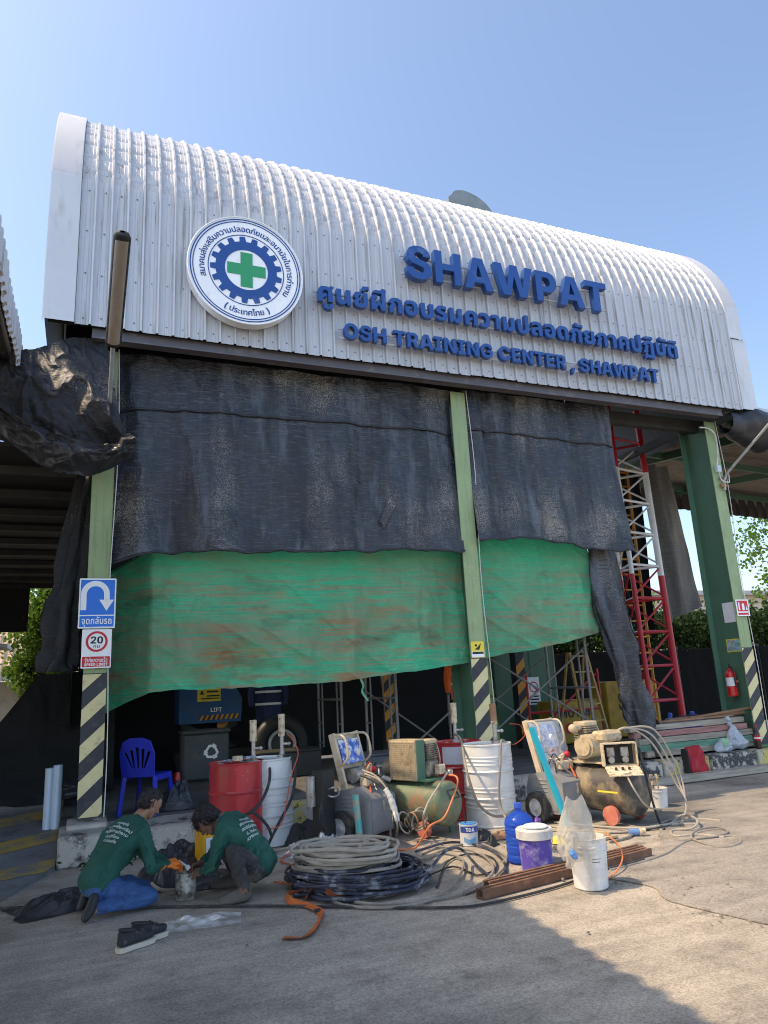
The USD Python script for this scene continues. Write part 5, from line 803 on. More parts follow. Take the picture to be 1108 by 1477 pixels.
# scaffold frames
def frame(x, y, label, h=1.75, w=1.2, rz=0.0):
    t = thing('scaffolding', label, 'scaffold', (x, y, 0.3), rz)
    T_ = lambda p: (np.array([p[0], 0, p[1]]) @ t.R.T) + np.array([x, y, 0.3])
    for s in (-w/2, w/2): t.part('post', MB().cyl(T_((s, 0.0)), T_((s, h)), 0.024, n=10), m_scaf)
    t.part('top_bar', MB().cyl(T_((-w/2, h-0.08)), T_((w/2, h-0.08)), 0.021, n=10), m_scaf); t.part('middle_bar', MB().cyl(T_((-w/2+0.02, h*0.55)), T_((w/2-0.02, h*0.55)), 0.018, n=8), m_scaf)
    for s in (-1, 1):
        q = smoothpath([(s*w*0.32, 0.28), (s*w*0.32, h*0.9), (s*w*0.32, h-0.08)], 4); t.part('inner_tube', MB().tube([T_(p) for p in q], 0.016, 8), m_scaf)
        for z in (0.35, 0.7, 1.1): t.part('strut', MB().cyl(T_((s*w*0.32, z)), T_((s*w/2, z)), 0.013, n=6), m_scaf)
    return t
frame(7.40, 1.25, 'grey scaffold frame just left of the bunched black net', 2.0, 1.3, PI/2*0.93); frame(5.75, 1.9, 'grey scaffold frame behind the middle column', 2.0, 1.3, PI/2*0.95); frame(4.3, 2.0, 'grey scaffold frame left of the middle column', 2.0, 1.3, PI/2); frame(3.9, 3.4, 'rear scaffold frame deep in the hall', 2.0, 1.3, PI/2)
for i, (p, q, lab) in enumerate([((5.80, 1.25, 2.0), (7.42, 0.62, 0.80), 'scaffold brace sloping down to the right beside the middle column'), ((5.80, 1.25, 0.72), (7.42, 0.62, 2.08), 'scaffold brace sloping up to the right beside the middle column'),
      ((5.75, 2.55, 1.9), (7.4, 1.9, 0.6), 'rear scaffold brace sloping down behind the crossed pair'), ((5.75, 2.55, 0.6), (7.4, 1.9, 1.9), 'rear scaffold brace sloping up behind the crossed pair'), ((4.3, 1.4, 0.5), (5.7, 1.3, 1.5), 'scaffold brace left of the middle column, rising right'), ((4.3, 2.6, 1.5), (5.7, 2.5, 0.5), 'scaffold brace left of the middle column, falling right')]):
    single('scaffold_brace', lab, 'brace', MB().cyl(p, q, 0.016, n=8), m_scaf, True)
# striped posts inside
for (x, y, lab) in ((5.33, 4.2, 'orange and black striped post deep in the hall on the left'), (7.75, 3.3, 'orange and black striped post behind the crossed braces'), (2.2, 4.4, 'striped post in the dark behind the blue lift')):
    t = thing('striped_post', lab, 'post', (x, y, 0.3)); t.part('post', MB().box((x, y, 2.9), (0.2, 0.2, 5.2)), m_stripeK)
    for s in range(4):
        z0 = 0.55+s*0.36; q = Polygon([(-0.1, z0), (0.1, z0+0.18), (0.1, z0+0.36), (-0.1, z0+0.18)]); t.part('painted_stripe', MB().poly(q, 0.003, FACE, (x, y-0.1, 0)), m_orange)
# green cabin wall with a no smoking notice
gw = thing('green_cabin', 'dark green cabin at the back of the hall behind the scaffold', 'cabin', (8.4, 3.9, 0.3)); gw.part('wall', MB().box((8.35, 4.2, 1.35), (1.5, 0.5, 2.1), bev=0.01), m_green); gw.part('door', MB().box((8.75, 3.945, 1.3), (0.6, 0.02, 1.9)), m_green)
ns = thing('notice_sign', 'white prohibition notice with a dark ring on the green cabin', 'sign', (8.5, 3.9, 1.1)); plate(ns, 8.36, 8.64, 1.05, 1.60, 3.93, m_white); on(ns, 'ring', Point(8.5, 1.40).buffer(0.11).difference(Point(8.5, 1.40).buffer(0.085)), 3.929, m_red); on(ns, 'bar', LineString([(8.43, 1.47), (8.57, 1.33)]).buffer(0.012), 3.9285, m_red)
on(ns, 'lettering', union_all([sbox(8.39, 1.20, 8.61, 1.23), sbox(8.39, 1.14, 8.61, 1.17), sbox(8.39, 1.08, 8.55, 1.11)]), 3.929, m_black)
# blue lift and recycling bin
m_lift = L('lift_blue', (0.014, 0.085, 0.24), 0.5, dirt=((0.05, 0.08, 0.12), 0.5, 0.75, 4.0))
lf = thing('scissor_lift', 'blue machine chassis with a yellow panel and hazard strip in the dark hall', 'lift', (1.95, 4, 0.3))
body = Polygon([(1.42, 1.12), (2.47, 1.12), (2.50, 1.5), (2.36, 1.75), (1.42, 1.78)]); lf.part('body', MB().poly(body, 0.7, FACE, (0, 4.75, 0)), m_lift)
lf.part('yellow_panel', MB().flat(sbox(1.72, 1.48, 2.12, 1.72), FACE, (0, 4.046, 0)), m_yel, smooth=False); 
lf.part('warning_mark', MB().flat(union_all([Polygon([(1.76, 1.60), (1.84, 1.60), (1.80, 1.68)]), sbox(1.88, 1.63, 2.08, 1.66), sbox(1.88, 1.56, 2.1, 1.585), sbox(1.78, 1.52, 2.1, 1.54)]), FACE, (0, 4.044, 0)), m_black, smooth=False)
lf.part('lettering', MB().flat(fit(text_poly('L', 'LIFT', 0.1)[0], 1.95, 2.14, 1.30, 1.37), FACE, (0, 4.046, 0)), m_white, smooth=False)
hz_ = MB().flat(sbox(1.75, 1.17, 2.44, 1.25), FACE, (0, 4.046, 0)); lf.part('hazard_strip', hz_, m_stripeK, smooth=False)
for k in range(8): lf.part('hazard_mark', MB().flat(Polygon([(1.76+k*0.085, 1.17), (1.80+k*0.085, 1.17), (1.84+k*0.085, 1.25), (1.80+k*0.085, 1.25)]), FACE, (0, 4.044, 0)), m_orange, smooth=False)
lf.part('scissor_arms', MB().bar((1.5, 4.4, 1.1), (2.45, 4.4, 0.65), 0.06, 0.1).bar((1.5, 4.4, 0.65), (2.45, 4.4, 1.1), 0.06, 0.1), m_dark); lf.part('base', MB().box((2.0, 4.45, 0.58), (1.3, 0.7, 0.2), bev=0.02), m_dark)
for x in (1.55, 2.45):
    for y in (4.15, 4.75): lf.part('wheel', MB().cyl((x, y-0.06, 0.47), (x, y+0.06, 0.47), 0.17, n=20), m_black)
m_bin = L('bin_grey', (0.06, 0.065, 0.07), 0.5, dirt=((0.12, 0.12, 0.12), 0.55, 0.8, 5.0))
rb = thing('recycling_bin', 'dark grey bin with a white recycling symbol in front of the blue machine', 'bin', (1.72, 3.2, 0.3))
rb.part('body', MB().box((1.72, 3.22, 0.66), (0.72, 0.42, 0.70), bev=0.03), m_bin); rb.part('lid', MB().box((1.72, 3.22, 1.03), (0.76, 0.46, 0.05), bev=0.015), m_bin)
sym = []
for k in range(3):
    ch = union_all([LineString([(-0.085, 0.0), (-0.035, 0.075), (0.03, 0.075)]).buffer(0.018, cap_style=2, join_style=2), Polygon([(0.02, 0.118), (0.02, 0.032), (0.085, 0.072)])]); sym.append(affinity.rotate(affinity.translate(ch, 0.0, 0.012), -120*k, origin=(0, 0)))
rb.part('recycling_symbol', MB().flat(affinity.translate(union_all(sym), 1.80, 0.72), FACE, (0, 3.007, 0)), m_white, smooth=False)
# spare wheel-like hoop and hanging work clothes
hp = thing('wheel', 'vehicle wheel with a pale rim behind the left drums', 'wheel', (3.05, 3.6, 0.8)); hp.part('tyre', MB().tube([(3.05+0.36*math.cos(a), 3.55, 0.72+0.36*math.sin(a)) for a in np.linspace(0, 2*PI, 40, endpoint=False)], 0.12, 12, closed=True), m_black); hp.part('rim', MB().tube([(3.05+0.22*math.cos(a), 3.45, 0.72+0.22*math.sin(a)) for a in np.linspace(0, 2*PI, 36, endpoint=False)], 0.03, 10, closed=True), m_galv); hp.part('hub', MB().cyl((3.05, 3.5, 0.72), (3.05, 3.6, 0.72), 0.2, n=24), m_dark)
# hanging coverall
def garment(name, label, cat, c, w, h, mat, strip=None):
    t = thing(name, label, cat, c); x, y, z = c
    U, V = np.meshgrid(np.linspace(0, 1, 24), np.linspace(0, 1, 20), indexing='ij'); ww = w*(1-0.12*V + 0.16*(V < 0.2))
    Pf = np.stack([x + (U-0.5)*ww, y - 0.05*np.sin(PI*U) + 0.05*fbm(np.stack([U*5, V*3, V*0], -1), 3, 7), z - h*V - 0.1*np.abs(U-0.5)*(V < 0.3)], -1); t.part('cloth', MB().grid(Pf, 0.02), mat, smooth=True)
    for s in (-1, 1): t.part('sleeve', MB().tube(smoothpath([(x+s*w*0.46, y-0.01, z-0.04), (x+s*w*0.62, y-0.02, z-0.25), (x+s*w*0.60, y-0.02, z-0.5)], 5), np.linspace(0.07, 0.05, 11), 10), mat, smooth=True)
    if strip:
        for v in (0.35, 0.62): 
            i = int(v*19); t.part('reflective_strip', MB().grid(np.stack([Pf[:, i] + [0, -0.006, 0.015], Pf[:, i] + [0, -0.006, -0.025]], 1)), strip)
    return t
garment('coverall', 'dark blue work coverall hanging in the hall behind the drums', 'clothing', (2.95, 4.0, 1.85), 0.5, 0.8, L('navy_cloth', (0.02, 0.03, 0.09), 0.8), m_white)
garment('safety_vest', 'orange safety vest hanging just left of the middle column', 'clothing', (5.76, 2.0, 1.92), 0.40, 0.62, L('vest_orange', (0.75, 0.12, 0.02), 0.6), L('vest_yellow', (0.7, 0.75, 0.05), 0.4))
hm = thing('safety_helmet', 'orange safety helmet hanging above the vest', 'helmet', (5.50, 1.95, 2.05)); hm.part('shell', MB().lathe([(0.001, 0.13), (0.06, 0.12), (0.10, 0.08), (0.115, 0.02), (0.118, 0.0), (0.14, -0.01), (0.138, -0.016), (0.11, -0.005)], 24, (5.50, 1.95, 1.99), rotm(0.5, 0.2, 0)), L('helmet_orange', (0.75, 0.14, 0.02), 0.35))
eb = thing('steel_box', 'grey steel box lying on the platform between the carts', 'box', (3.8, 1.1, 0.3)); m_ebox = L('box_steel', (0.10, 0.11, 0.12), 0.5, dirt=((0.2, 0.2, 0.19), 0.5, 0.8, 6.0)); eb.part('body', MB().box((3.82, 1.15, 0.47), (0.9, 0.5, 0.32), bev=0.012), m_ebox); eb.part('lid', MB().box((3.82, 1.15, 0.645), (0.93, 0.53, 0.03), bev=0.008), m_ebox); eb.part('handle', MB().box((3.82, 0.89, 0.5), (0.14, 0.02, 0.03)), m_rail)
eb = thing('steel_box', 'long dark steel case at the edge of the platform left of the carts', 'box', (3.0, 2.6, 0.3)); eb.part('body', MB().box((2.9, 2.6, 0.48), (1.0, 0.5, 0.36), bev=0.012), m_dark); eb.part('lid', MB().box((2.9, 2.6, 0.675), (1.03, 0.53, 0.03), bev=0.008), m_dark)
# stack of timbers and steel sections on the right of the platform
tim = [(0.15, 0.10, (0.30, 0.26, 0.20)), (0.16, 0.10, (0.10, 0.22, 0.15)), (0.15, 0.095, (0.26, 0.23, 0.18)), (0.14, 0.09, (0.30, 0.15, 0.13)), (0.15, 0.085, (0.33, 0.30, 0.24))]
pile = [(7.8, 10.05, 0.02, 0.37, 0, 'lowest grey timber in the stack on the platform'), (7.6, 10.0, 0.06, 0.46, 1, 'green painted section in the timber stack'), (7.7, 10.05, 0.05, 0.555, 2, 'grey timber above the green section'), (7.65, 9.95, 0.08, 0.65, 3, 'faded red section near the top of the timber stack'), (7.6, 10.0, 0.1, 0.742, 4, 'pale top timber of the stack on the platform')]
pile += [(7.8, 10.0, 0.22+0.0, 0.37, 2, 'rear lowest timber in the stack'), (7.7, 10.1, 0.26, 0.46, 0, 'rear brown timber in the stack')]
for (xa, xb_, y, z, k, lab) in pile:
    w, h, c = tim[k]
    mt = L(f'timber_{k}', c, 0.8, vs=3, var=0.25, stretch=(0.6, 8, 8), dirt=((c[0]*0.45, c[1]*0.45, c[2]*0.45), 0.5, 0.72, 4.0, (0.5, 6, 6)), bump=0.5, bstretch=(0.1, 1, 1))
    pts = np.linspace(xa, xb_, 12); P = MB(); bend = rng.normal(0, 0.006)
    P.bar((xa, y+0.08, z), (xb_, y+0.08+rng.normal(0, 0.03), z+rng.normal(0, 0.004)), w, h-0.008)
    single('timber', lab, 'timber', P, mt, False, group=None)
for (p, q, rad, lab) in (((9.0, 0.30, 0.82), (10.25, 0.10, 0.93), 0.022, 'rusty pipe sticking out to the right over the timber stack'), ((8.6, 0.36, 0.81), (10.2, 0.28, 0.84), 0.03, 'thin grey pole lying on the timber stack'), ((8.2, 0.2, 0.81), (9.8, 0.18, 0.82), 0.018, 'short steel rod lying along the timber stack')):
    single('pipe', lab, 'pipe', MB().cyl(p, q, rad, n=10), L('rusty', (0.28, 0.16, 0.09), 0.8, var=0.3), True)

# ================================================================ drums and pumps
def m_paint(n, c, rough=0.35, **k): return L(n, c, rough, var=0.06, vs=2, coat=0.3, **k)
m_drumred = m_paint('drum_red', (0.42, 0.03, 0.035), dirt=[((0.22, 0.04, 0.03), 0.55, 0.75, 4.0), ((0.42, 0.3, 0.26), 0.66, 0.72, 26.0)])
m_drumwhite = m_paint('drum_white', (0.68, 0.68, 0.66), dirt=[((0.50, 0.47, 0.40), 0.55, 0.8, 3.0), ((0.2, 0.13, 0.08), 0.70, 0.76, 20.0)])
m_rust = L('rusty', (0.28, 0.16, 0.09), 0.8, var=0.3); m_rubber = L('rubber', (0.025, 0.025, 0.026), 0.55, var=0.3, dirt=((0.10, 0.09, 0.08), 0.5, 0.8, 9.0))
m_steel = L('worn_steel', (0.45, 0.44, 0.42), 0.35, metal=0.7, dirt=((0.25, 0.2, 0.15), 0.5, 0.7, 14.0)); m_brass = L('cream_metal', (0.60, 0.51, 0.36), 0.5, dirt=((0.33, 0.2, 0.1), 0.5, 0.62, 24.0), bump=0.2)
def drum(x, y, label, mat, ribs, paper=None):
    t = thing('oil_drum', label, 'drum', (x, y, 0)); R_ = 0.285; H = 0.88
    pr = [(0.001, 0.012), (R_-0.012, 0.012), (R_, 0.0), (R_+0.006, 0.004), (R_+0.006, 0.016), (R_, 0.022)]
    def rib(z, h, w): return [(R_, z-w), (R_+h*0.7, z-w*0.5), (R_+h, z), (R_+h*0.7, z+w*0.5), (R_, z+w)]
    zz = sorted([(0.30, 0.014, 0.018), (0.585, 0.014, 0.018)] + [(q, 0.006, 0.013) for q in ribs])
    for q in zz: pr += rib(*q)
    pr += [(R_, H-0.022), (R_+0.007, H-0.014), (R_+0.008, H-0.003), (R_+0.003, H), (R_-0.008, H), (R_-0.010, H-0.016), (0.001, H-0.016)]
    t.part('shell', MB().lathe(pr, 56, (x, y, 0)), mat, smooth=30)
    t.part('bung', MB().cyl((x-0.18, y-0.05, H-0.018), (x-0.18, y-0.05, H+0.0), 0.035, n=16), m_steel); t.part('bung', MB().cyl((x+0.17, y+0.12, H-0.018), (x+0.17, y+0.12, H-0.002), 0.02, n=12), m_steel)
    if paper:
        a = np.linspace(*paper, 16); P = np.stack([np.stack([x+(R_+0.003)*np.cos(a), y+(R_+0.003)*np.sin(a), np.full(16, z)], 1) for z in (0.63, 0.83)], 1); t.part('paper_label', MB().grid(P), L('paper_label', (0.55, 0.58, 0.66), 0.6, var=0.08, vs=30, stretch=(1, 1, 4)), label='pale paper label')
    return t
W1, R1, R2, W2 = (1.80, -0.72), (1.45, -0.84), (4.21, -0.72), (4.26, -1.34)
drum(*R1, 'red oil drum with paper on its lid beside the squatting worker', m_drumred, [])
drum(*W1, 'white oil drum standing in the shade behind the red one', m_drumwhite, [0.40, 0.44, 0.52, 0.68, 0.18, 0.22])
drum(*R2, 'red oil drum with a pale paper label behind the sunlit white drum', m_drumred, [], paper=(PI*1.12, PI*1.56))
drum(*W2, 'sunlit white oil drum with hoses hanging down its side', m_drumwhite, [0.37, 0.41, 0.66, 0.70, 0.74, 0.20, 0.24])
pp = thing('paper_scrap', 'crumpled white and blue paper and tape lying on the left red drum', 'paper', (*R1, 0.88))
for k in range(7):
    U, V = np.meshgrid(np.linspace(0, 1, 9), np.linspace(0, 1, 7), indexing='ij'); X = R1[0]-0.20+0.045*k+0.10*U; Yp = R1[1]-0.16+0.03*(k % 3)+0.14*V
    pp.part('sheet', MB().grid(np.stack([X, Yp, 0.885+0.012*k*0.4+0.05*np.abs(fbm(np.stack([U*3+k, V*3, V*0], -1), 3, k))], -1)), m_white if k % 2 else L('paper_blue', (0.35, 0.42, 0.6), 0.5), smooth=True)
pp.part('tape_roll', MB().lathe([(0.035, 0.9), (0.055, 0.9), (0.055, 0.945), (0.035, 0.945), (0.035, 0.9)], 24, (R1[0]-0.02, R1[1]-0.17, 0)), m_brass)
def pump(x, y, z, label, h=0.42, top=None, tilt=0.0):
    t = thing('drum_pump', label, 'pump', (x, y, z)); R = rotm(tilt, 0, 0); B = lambda: MB()
    def ad(nm, prof, mt, n=18): t.part(nm, MB().lathe(prof, n, (x, y, z), R), mt)
    ad('base', [(0.001, -0.01), (0.05, -0.01), (0.05, 0.02), (0.028, 0.03), (0.028, 0.06), (0.001, 0.06)], m_steel)
    ad('tube', [(0.001, 0.05), (0.022, 0.05), (0.022, h*0.55), (0.001, h*0.55)], m_steel)
    ad('collar', [(0.001, h*0.48), (0.036, h*0.48), (0.040, h*0.5), (0.040, h*0.56), (0.030, h*0.58), (0.001, h*0.58)], m_brass, 6)
    ad('barrel', [(0.001, h*0.56), (0.036, h*0.56), (0.038, h*0.6), (0.038, h*0.95), (0.040, h*0.96), (0.040, h), (0.034, h+0.006), (0.001, h+0.006)], m_brass if top is None else top)
    t.part('outlet', MB().cyl((x, y, z+h*0.3), (x+0.07, y-0.05, z+h*0.3), 0.014, n=10).sphere((x+0.07, y-0.05, z+h*0.3), 0.022, 1), m_steel)
    return t
pump(R1[0]+0.19, R1[1]+0.02, 0.87, 'cream drum pump standing on the left red drum', 0.42); pump(W1[0]+0.20, W1[1]+0.06, 0.87, 'tall worn drum pump standing on the shaded white drum', 0.46)
pump(R2[0]-0.02, R2[1]+0.0, 0.87, 'dark steel drum pump standing on the labelled red drum', 0.46, m_brass); pump(W2[0]+0.16, W2[1]+0.05, 0.87, 'rust brown drum pump standing on the sunlit white drum', 0.44, m_rust)
def hose(name, label, pts, r, mat, n=10, cat='hose', m=8):
    return single(name, label, cat, MB().tube(smoothpath(pts, n), r, m), mat, True)
m_hosegrey = L('hose_grey', (0.22, 0.20, 0.17), 0.6, var=0.2, dirt=((0.36, 0.32, 0.26), 0.5, 0.75, 6.0)); m_hosered = L('hose_red', (0.55, 0.11, 0.05), 0.55, var=0.15); m_hosebeige = L('hose_beige', (0.36, 0.32, 0.26), 0.65, var=0.15, dirt=((0.26, 0.23, 0.18), 0.5, 0.75, 7.0), bump=0.3, bs=40)
m_hoseblue = L('hose_blue', (0.030, 0.035, 0.062), 0.5, var=0.3, dirt=[((0.26, 0.27, 0.30), 0.52, 0.66, 8.0), ((0.02, 0.02, 0.025), 0.5, 0.6, 5.0)]); m_orangehose = L('hose_orange', (0.62, 0.20, 0.07), 0.5)
hose('hose', 'black hose from the pump on the left red drum curling behind the worker', [(1.727, -0.850, 0.857), (1.780, -0.950, 0.831), (1.737, -1.120, 0.653), (1.609, -1.220, 0.472), (1.445, -1.250, 0.374), (1.527, -1.300, 0.411), (1.667, -1.300, 0.277), (1.716, -1.300, 0.167)], 0.016, m_rubber)
hose('hose', 'black hose hanging in front of the shaded white drum', [(2.010, -0.720, 0.883), (2.055, -0.850, 0.873), (2.058, -1.000, 0.739), (1.992, -1.080, 0.485), (1.847, -1.100, 0.255), (1.737, -1.150, 0.101), (1.698, -1.153, 0.020)], 0.016, m_rubber)
hose('hose', 'thin red hose hanging on the shaded white drum', [(2.026, -0.800, 1.125), (2.077, -0.900, 1.036), (2.093, -1.000, 0.909), (1.984, -1.100, 0.697), (1.925, -1.100, 0.425), (1.856, -1.120, 0.230), (1.687, -1.150, 0.213)], 0.006, m_hosered)
hose('hose', 'grey hose looping from the labelled red drum across the white drum', [(4.054, -0.950, 0.986), (4.010, -1.200, 0.920), (3.830, -1.620, 0.646), (3.897, -1.680, 0.323), (4.044, -1.700, 0.168), (4.246, -1.680, 0.136), (4.525, -1.500, 0.170)], 0.015, m_hosegrey)
hose('hose', 'dark hose hanging straight down the sunlit white drum', [(4.500, -1.350, 0.891), (4.300, -1.620, 0.903), (4.244, -1.660, 0.686), (4.185, -1.680, 0.401), (4.181, -1.700, 0.224), (4.171, -1.800, 0.132)], 0.013, m_hosegrey)
hose('wire', 'thin red wire from the rust brown pump to the right cart', [(4.627, -1.300, 1.070), (4.770, -1.300, 1.044), (4.762, -1.400, 0.936), (4.637, -1.400, 0.851), (4.571, -1.350, 0.838)], 0.004, m_hosered)

# ================================================================ spray machines on wheels
m_cream = L('cream_frame', (0.55, 0.47, 0.34), 0.5, dirt=((0.35, 0.25, 0.14), 0.52, 0.72, 9.0)); m_bodygrey = L('machine_grey', (0.22, 0.23, 0.235), 0.45, dirt=[((0.34, 0.31, 0.25), 0.5, 0.8, 5.0), ((0.12, 0.1, 0.08), 0.62, 0.72, 13.0)]); m_labelblue = L('panel_label', (0.10, 0.18, 0.55), 0.4, var=0.7, vs=16, dirt=((0.65, 0.68, 0.72), 0.5, 0.56, 14.0)); m_tyre = L('tyre', (0.03, 0.03, 0.03), 0.75, dirt=((0.16, 0.14, 0.11), 0.5, 0.8, 7.0)); m_hub = L('hub_white', (0.6, 0.6, 0.58), 0.5, dirt=((0.3, 0.25, 0.2), 0.5, 0.75, 12.0))
m_clear = usdkit.material(stage, '/World/Looks/clear_film', {'t': ('transparent_bsdf', {'color': (0.93, 0.94, 0.95)}), 'g': ('glossy_bsdf', {'roughness': 0.15, 'color': (0.9, 0.9, 0.9)}), 'd': ('diffuse_bsdf', {'color': (0.75, 0.76, 0.76)}), 'ge': ('geometry', {}), 'n': ('noise_texture', {'scale': 14.0, 'detail': 4.0}), 'b': ('bump', {'strength': 0.9, 'distance': 0.03}), 'f': ('mix_closure', {'fac': 0.20}), 'f2': ('mix_closure', {'fac': 0.22})},
    [('ge.position', 'n.vector'), ('n.fac', 'b.height'), ('b.normal', 'g.normal'), ('t.BSDF', 'f.closure1'), ('g.BSDF', 'f.closure2'), ('f.closure', 'f2.closure1'), ('d.BSDF', 'f2.closure2')], surface='f2.closure')
def wheel(t, c, ax, r, w, par='wheel'):
    ax = np.array(ax, float); ax /= np.linalg.norm(ax); z = ax; x = np.cross([0, 0, 1], z); x /= np.linalg.norm(x); R = np.stack([x, np.cross(z, x), z], 1)
    k = t.part(par, MB().lathe([(r*0.58, -w/2), (r*0.92, -w/2), (r, -w*0.3), (r, w*0.3), (r*0.92, w/2), (r*0.58, w/2), (r*0.58, -w/2)], 32, c, R), m_tyre, smooth=35)
    k.part('rim', MB().lathe([(0.001, -w*0.28), (r*0.2, -w*0.36), (r*0.22, -w*0.2), (r*0.5, -w*0.16), (r*0.6, -w*0.42), (r*0.6, w*0.42), (r*0.5, w*0.16), (r*0.22, w*0.2), (r*0.2, w*0.4), (0.001, w*0.4)], 28, c, R), m_hub)
def cart(x, y, rz, label, black_box, lean=0.17):
    t = thing('spray_machine', label, 'machine', (x, y, 0), rz); T = lambda p: t.R @ np.array(p, float) + np.array([x, y, 0])
    def bx(nm, c, s, mt, bev=0.008, R=None): return t.part(nm, MB().box(T(c), s, t.R if R is None else t.R @ R, bev), mt)
    side = Polygon([(-0.30, 0.10), (0.24, 0.10), (0.26, 0.34), (0.20, 0.50), (-0.12, 0.56), (-0.30, 0.44)])
    b = t.part('body', MB().poly(side, 0.46, t.R @ rotm(0, 0, PI/2) @ rotm(PI/2, 0, 0), T((-0.23, 0, 0))), m_bodygrey, smooth=20)
    for s in (-1, 1):
        for k in range(4): b.part('louvre', MB().box(T((s*0.233, 0.0, 0.33+0.04*k)), (0.012, 0.15, 0.014), t.R @ rotm(0, s*0.5, 0), 0.003), m_bodygrey)
        b.part('side_panel', MB().box(T((s*0.231, 0.0, 0.30)), (0.006, 0.40, 0.34), t.R), m_bodygrey)
    b.part('front_panel', MB().box(T((0, -0.303, 0.27)), (0.40, 0.006, 0.30), t.R), m_bodygrey); b.part('latch', MB().box(T((0.0, -0.31, 0.36)), (0.02, 0.012, 0.10), t.R, 0.003), m_cream)
    for s in (-1, 1): wheel(t, T((s*0.29, 0.05, 0.165)), t.R @ np.array([s, 0, 0]), 0.165, 0.085)
    t.part('axle', MB().cyl(T((-0.3, 0.05, 0.165)), T((0.3, 0.05, 0.165)), 0.014), m_steel)
    for s in (-1, 1): t.part('foot', MB().cyl(T((s*0.18, -0.24, 0.0)), T((s*0.18, -0.24, 0.11)), 0.02, n=10), m_steel)
    for s in (-1, 1):
        t.part('frame_plate', MB().bar(T((s*0.20, 0.04, 0.50)), T((s*0.20, 0.04+lean, 1.10)), 0.035, 0.075, up=t.R @ np.array([0, 1, 0])), m_cream)
        q = smoothpath([(s*0.20, 0.03+lean, 1.08), (s*0.20, lean-0.10, 1.085), (s*0.20, lean-0.16, 1.02), (s*0.20, lean-0.18, 0.86), (s*0.20, lean-0.10, 0.78)], 6); t.part('handle_tube', MB().tube([T(p) for p in q], 0.013, 10), m_cream, smooth=True)
    t.part('handle_bar', MB().tube([T((-0.20, lean-0.02, 1.09)), T((0.20, lean-0.02, 1.09))], 0.013, 10), m_cream)
    for z, k in ((1.06, 0.9), (0.76, 0.42)): t.part('cross_bar', MB().bar(T((-0.2, 0.04+lean*k, z)), T((0.2, 0.04+lean*k, z)), 0.02, 0.05), m_cream)
    gp_ = t.part('gauge_panel', MB().bar(T((0, lean*0.45, 0.78)), T((0, lean*0.95, 1.03)), 0.34, 0.03, up=t.R @ np.array([0, 1, 0])), m_labelblue)
    for s in (-0.09, 0.08): gp_.part('gauge', MB().cyl(T((s, lean*0.62, 0.90)), T((s, lean*0.62-0.045, 0.89)), 0.035, n=20), m_white)
    t.part('motor', MB().cyl(T((-0.12, 0.0, 0.66)), T((0.14, -0.02, 0.66)), 0.075, n=20).cyl(T((0.05, -0.05, 0.6)), T((0.05, -0.16, 0.62)), 0.04, n=14), m_steel); t.part('pump_block', MB().box(T((0.02, -0.12, 0.60)), (0.22, 0.12, 0.10), t.R, 0.015), m_cream)
    t.part('red_knob', MB().sphere(T((0.10, -0.12, 0.71)), 0.035, 2), m_red); t.part('valve', MB().cyl(T((0.15, -0.16, 0.63)), T((0.24, -0.24, 0.58)), 0.026, n=12), m_steel)
    r = np.random.default_rng(int(x*100))
    for k in range(9):
        p0 = np.array([r.uniform(-0.2, 0.2), r.uniform(-0.12, 0.1), 0.60]); p1 = p0 + [r.uniform(-0.15, 0.15), r.uniform(-0.25, -0.02), r.uniform(0.02, 0.2)]; p2 = np.array([r.uniform(-0.22, 0.3), r.uniform(-0.3, 0.0), r.uniform(0.45, 0.62)])
        t.part('pipe', MB().tube([T(p) for p in smoothpath([p0, p1, p2], 7)], r.uniform(0.006, 0.012), 7), [m_rubber, m_brass, m_steel, m_hosered][k % 4], smooth=True)
    if black_box:
        bb = t.part('heater_box', MB().box(T((-0.40, 0.18, 0.42)), (0.20, 0.16, 0.66), t.R, 0.012), m_black); bb.part('grip', MB().tube([T(p) for p in smoothpath([(-0.43, 0.09, 0.56), (-0.43, 0.03, 0.58), (-0.36, 0.02, 0.57), (-0.33, 0.03, 0.50), (-0.42, 0.03, 0.49), (-0.43, 0.09, 0.50)], 5)], 0.010, 8), m_steel)
        t.part('canister', MB().cyl(T((-0.52, 0.25, 0.40)), T((-0.52, 0.25, 0.70)), 0.05, n=20), m_steel); t.part('teal_tube', MB().cyl(T((-0.29, -0.2, 0.10)), T((-0.31, -0.18, 0.50)), 0.035, n=16), L('teal', (0.10, 0.42, 0.42), 0.4, dirt=((0.4, 0.36, 0.25), 0.45, 0.55, 9.0)))
        for k in range(3): t.part('cable', MB().tube([T(p) for p in smoothpath([(-0.5, 0.12, 0.45), (-0.56-0.03*k, 0.05, 0.3), (-0.52, 0.02, 0.12+0.03*k), (-0.42, 0.05, 0.1)], 6)], 0.008, 7), m_rubber)
    return t, T
c1, T1 = cart(2.72, -1.22, 0.55, 'grey spray machine cart with cream frame and black heater box', True)
c2, T2 = cart(5.00, -1.60, 0.22, 'grey spray machine cart wrapped in clear film beside the sunlit white drum', False)
U, V = np.meshgrid(np.linspace(0, 1, 30), np.linspace(0, 1, 30), indexing='ij')
P = np.stack([-0.24+0.5*U, 0.10-0.08*np.sin(PI*U) - 0.16*V + 0.10*fbm(np.stack([U*4, V*4, V*0], -1), 4, 91), 1.08-0.62*V], -1)
P = P @ c2.R.T + np.array([5.00, -1.60, 0]); single('plastic_wrap', 'clear plastic film wrapped over the frame of the right spray cart', 'plastic sheet', MB().grid(P), m_clear, True)
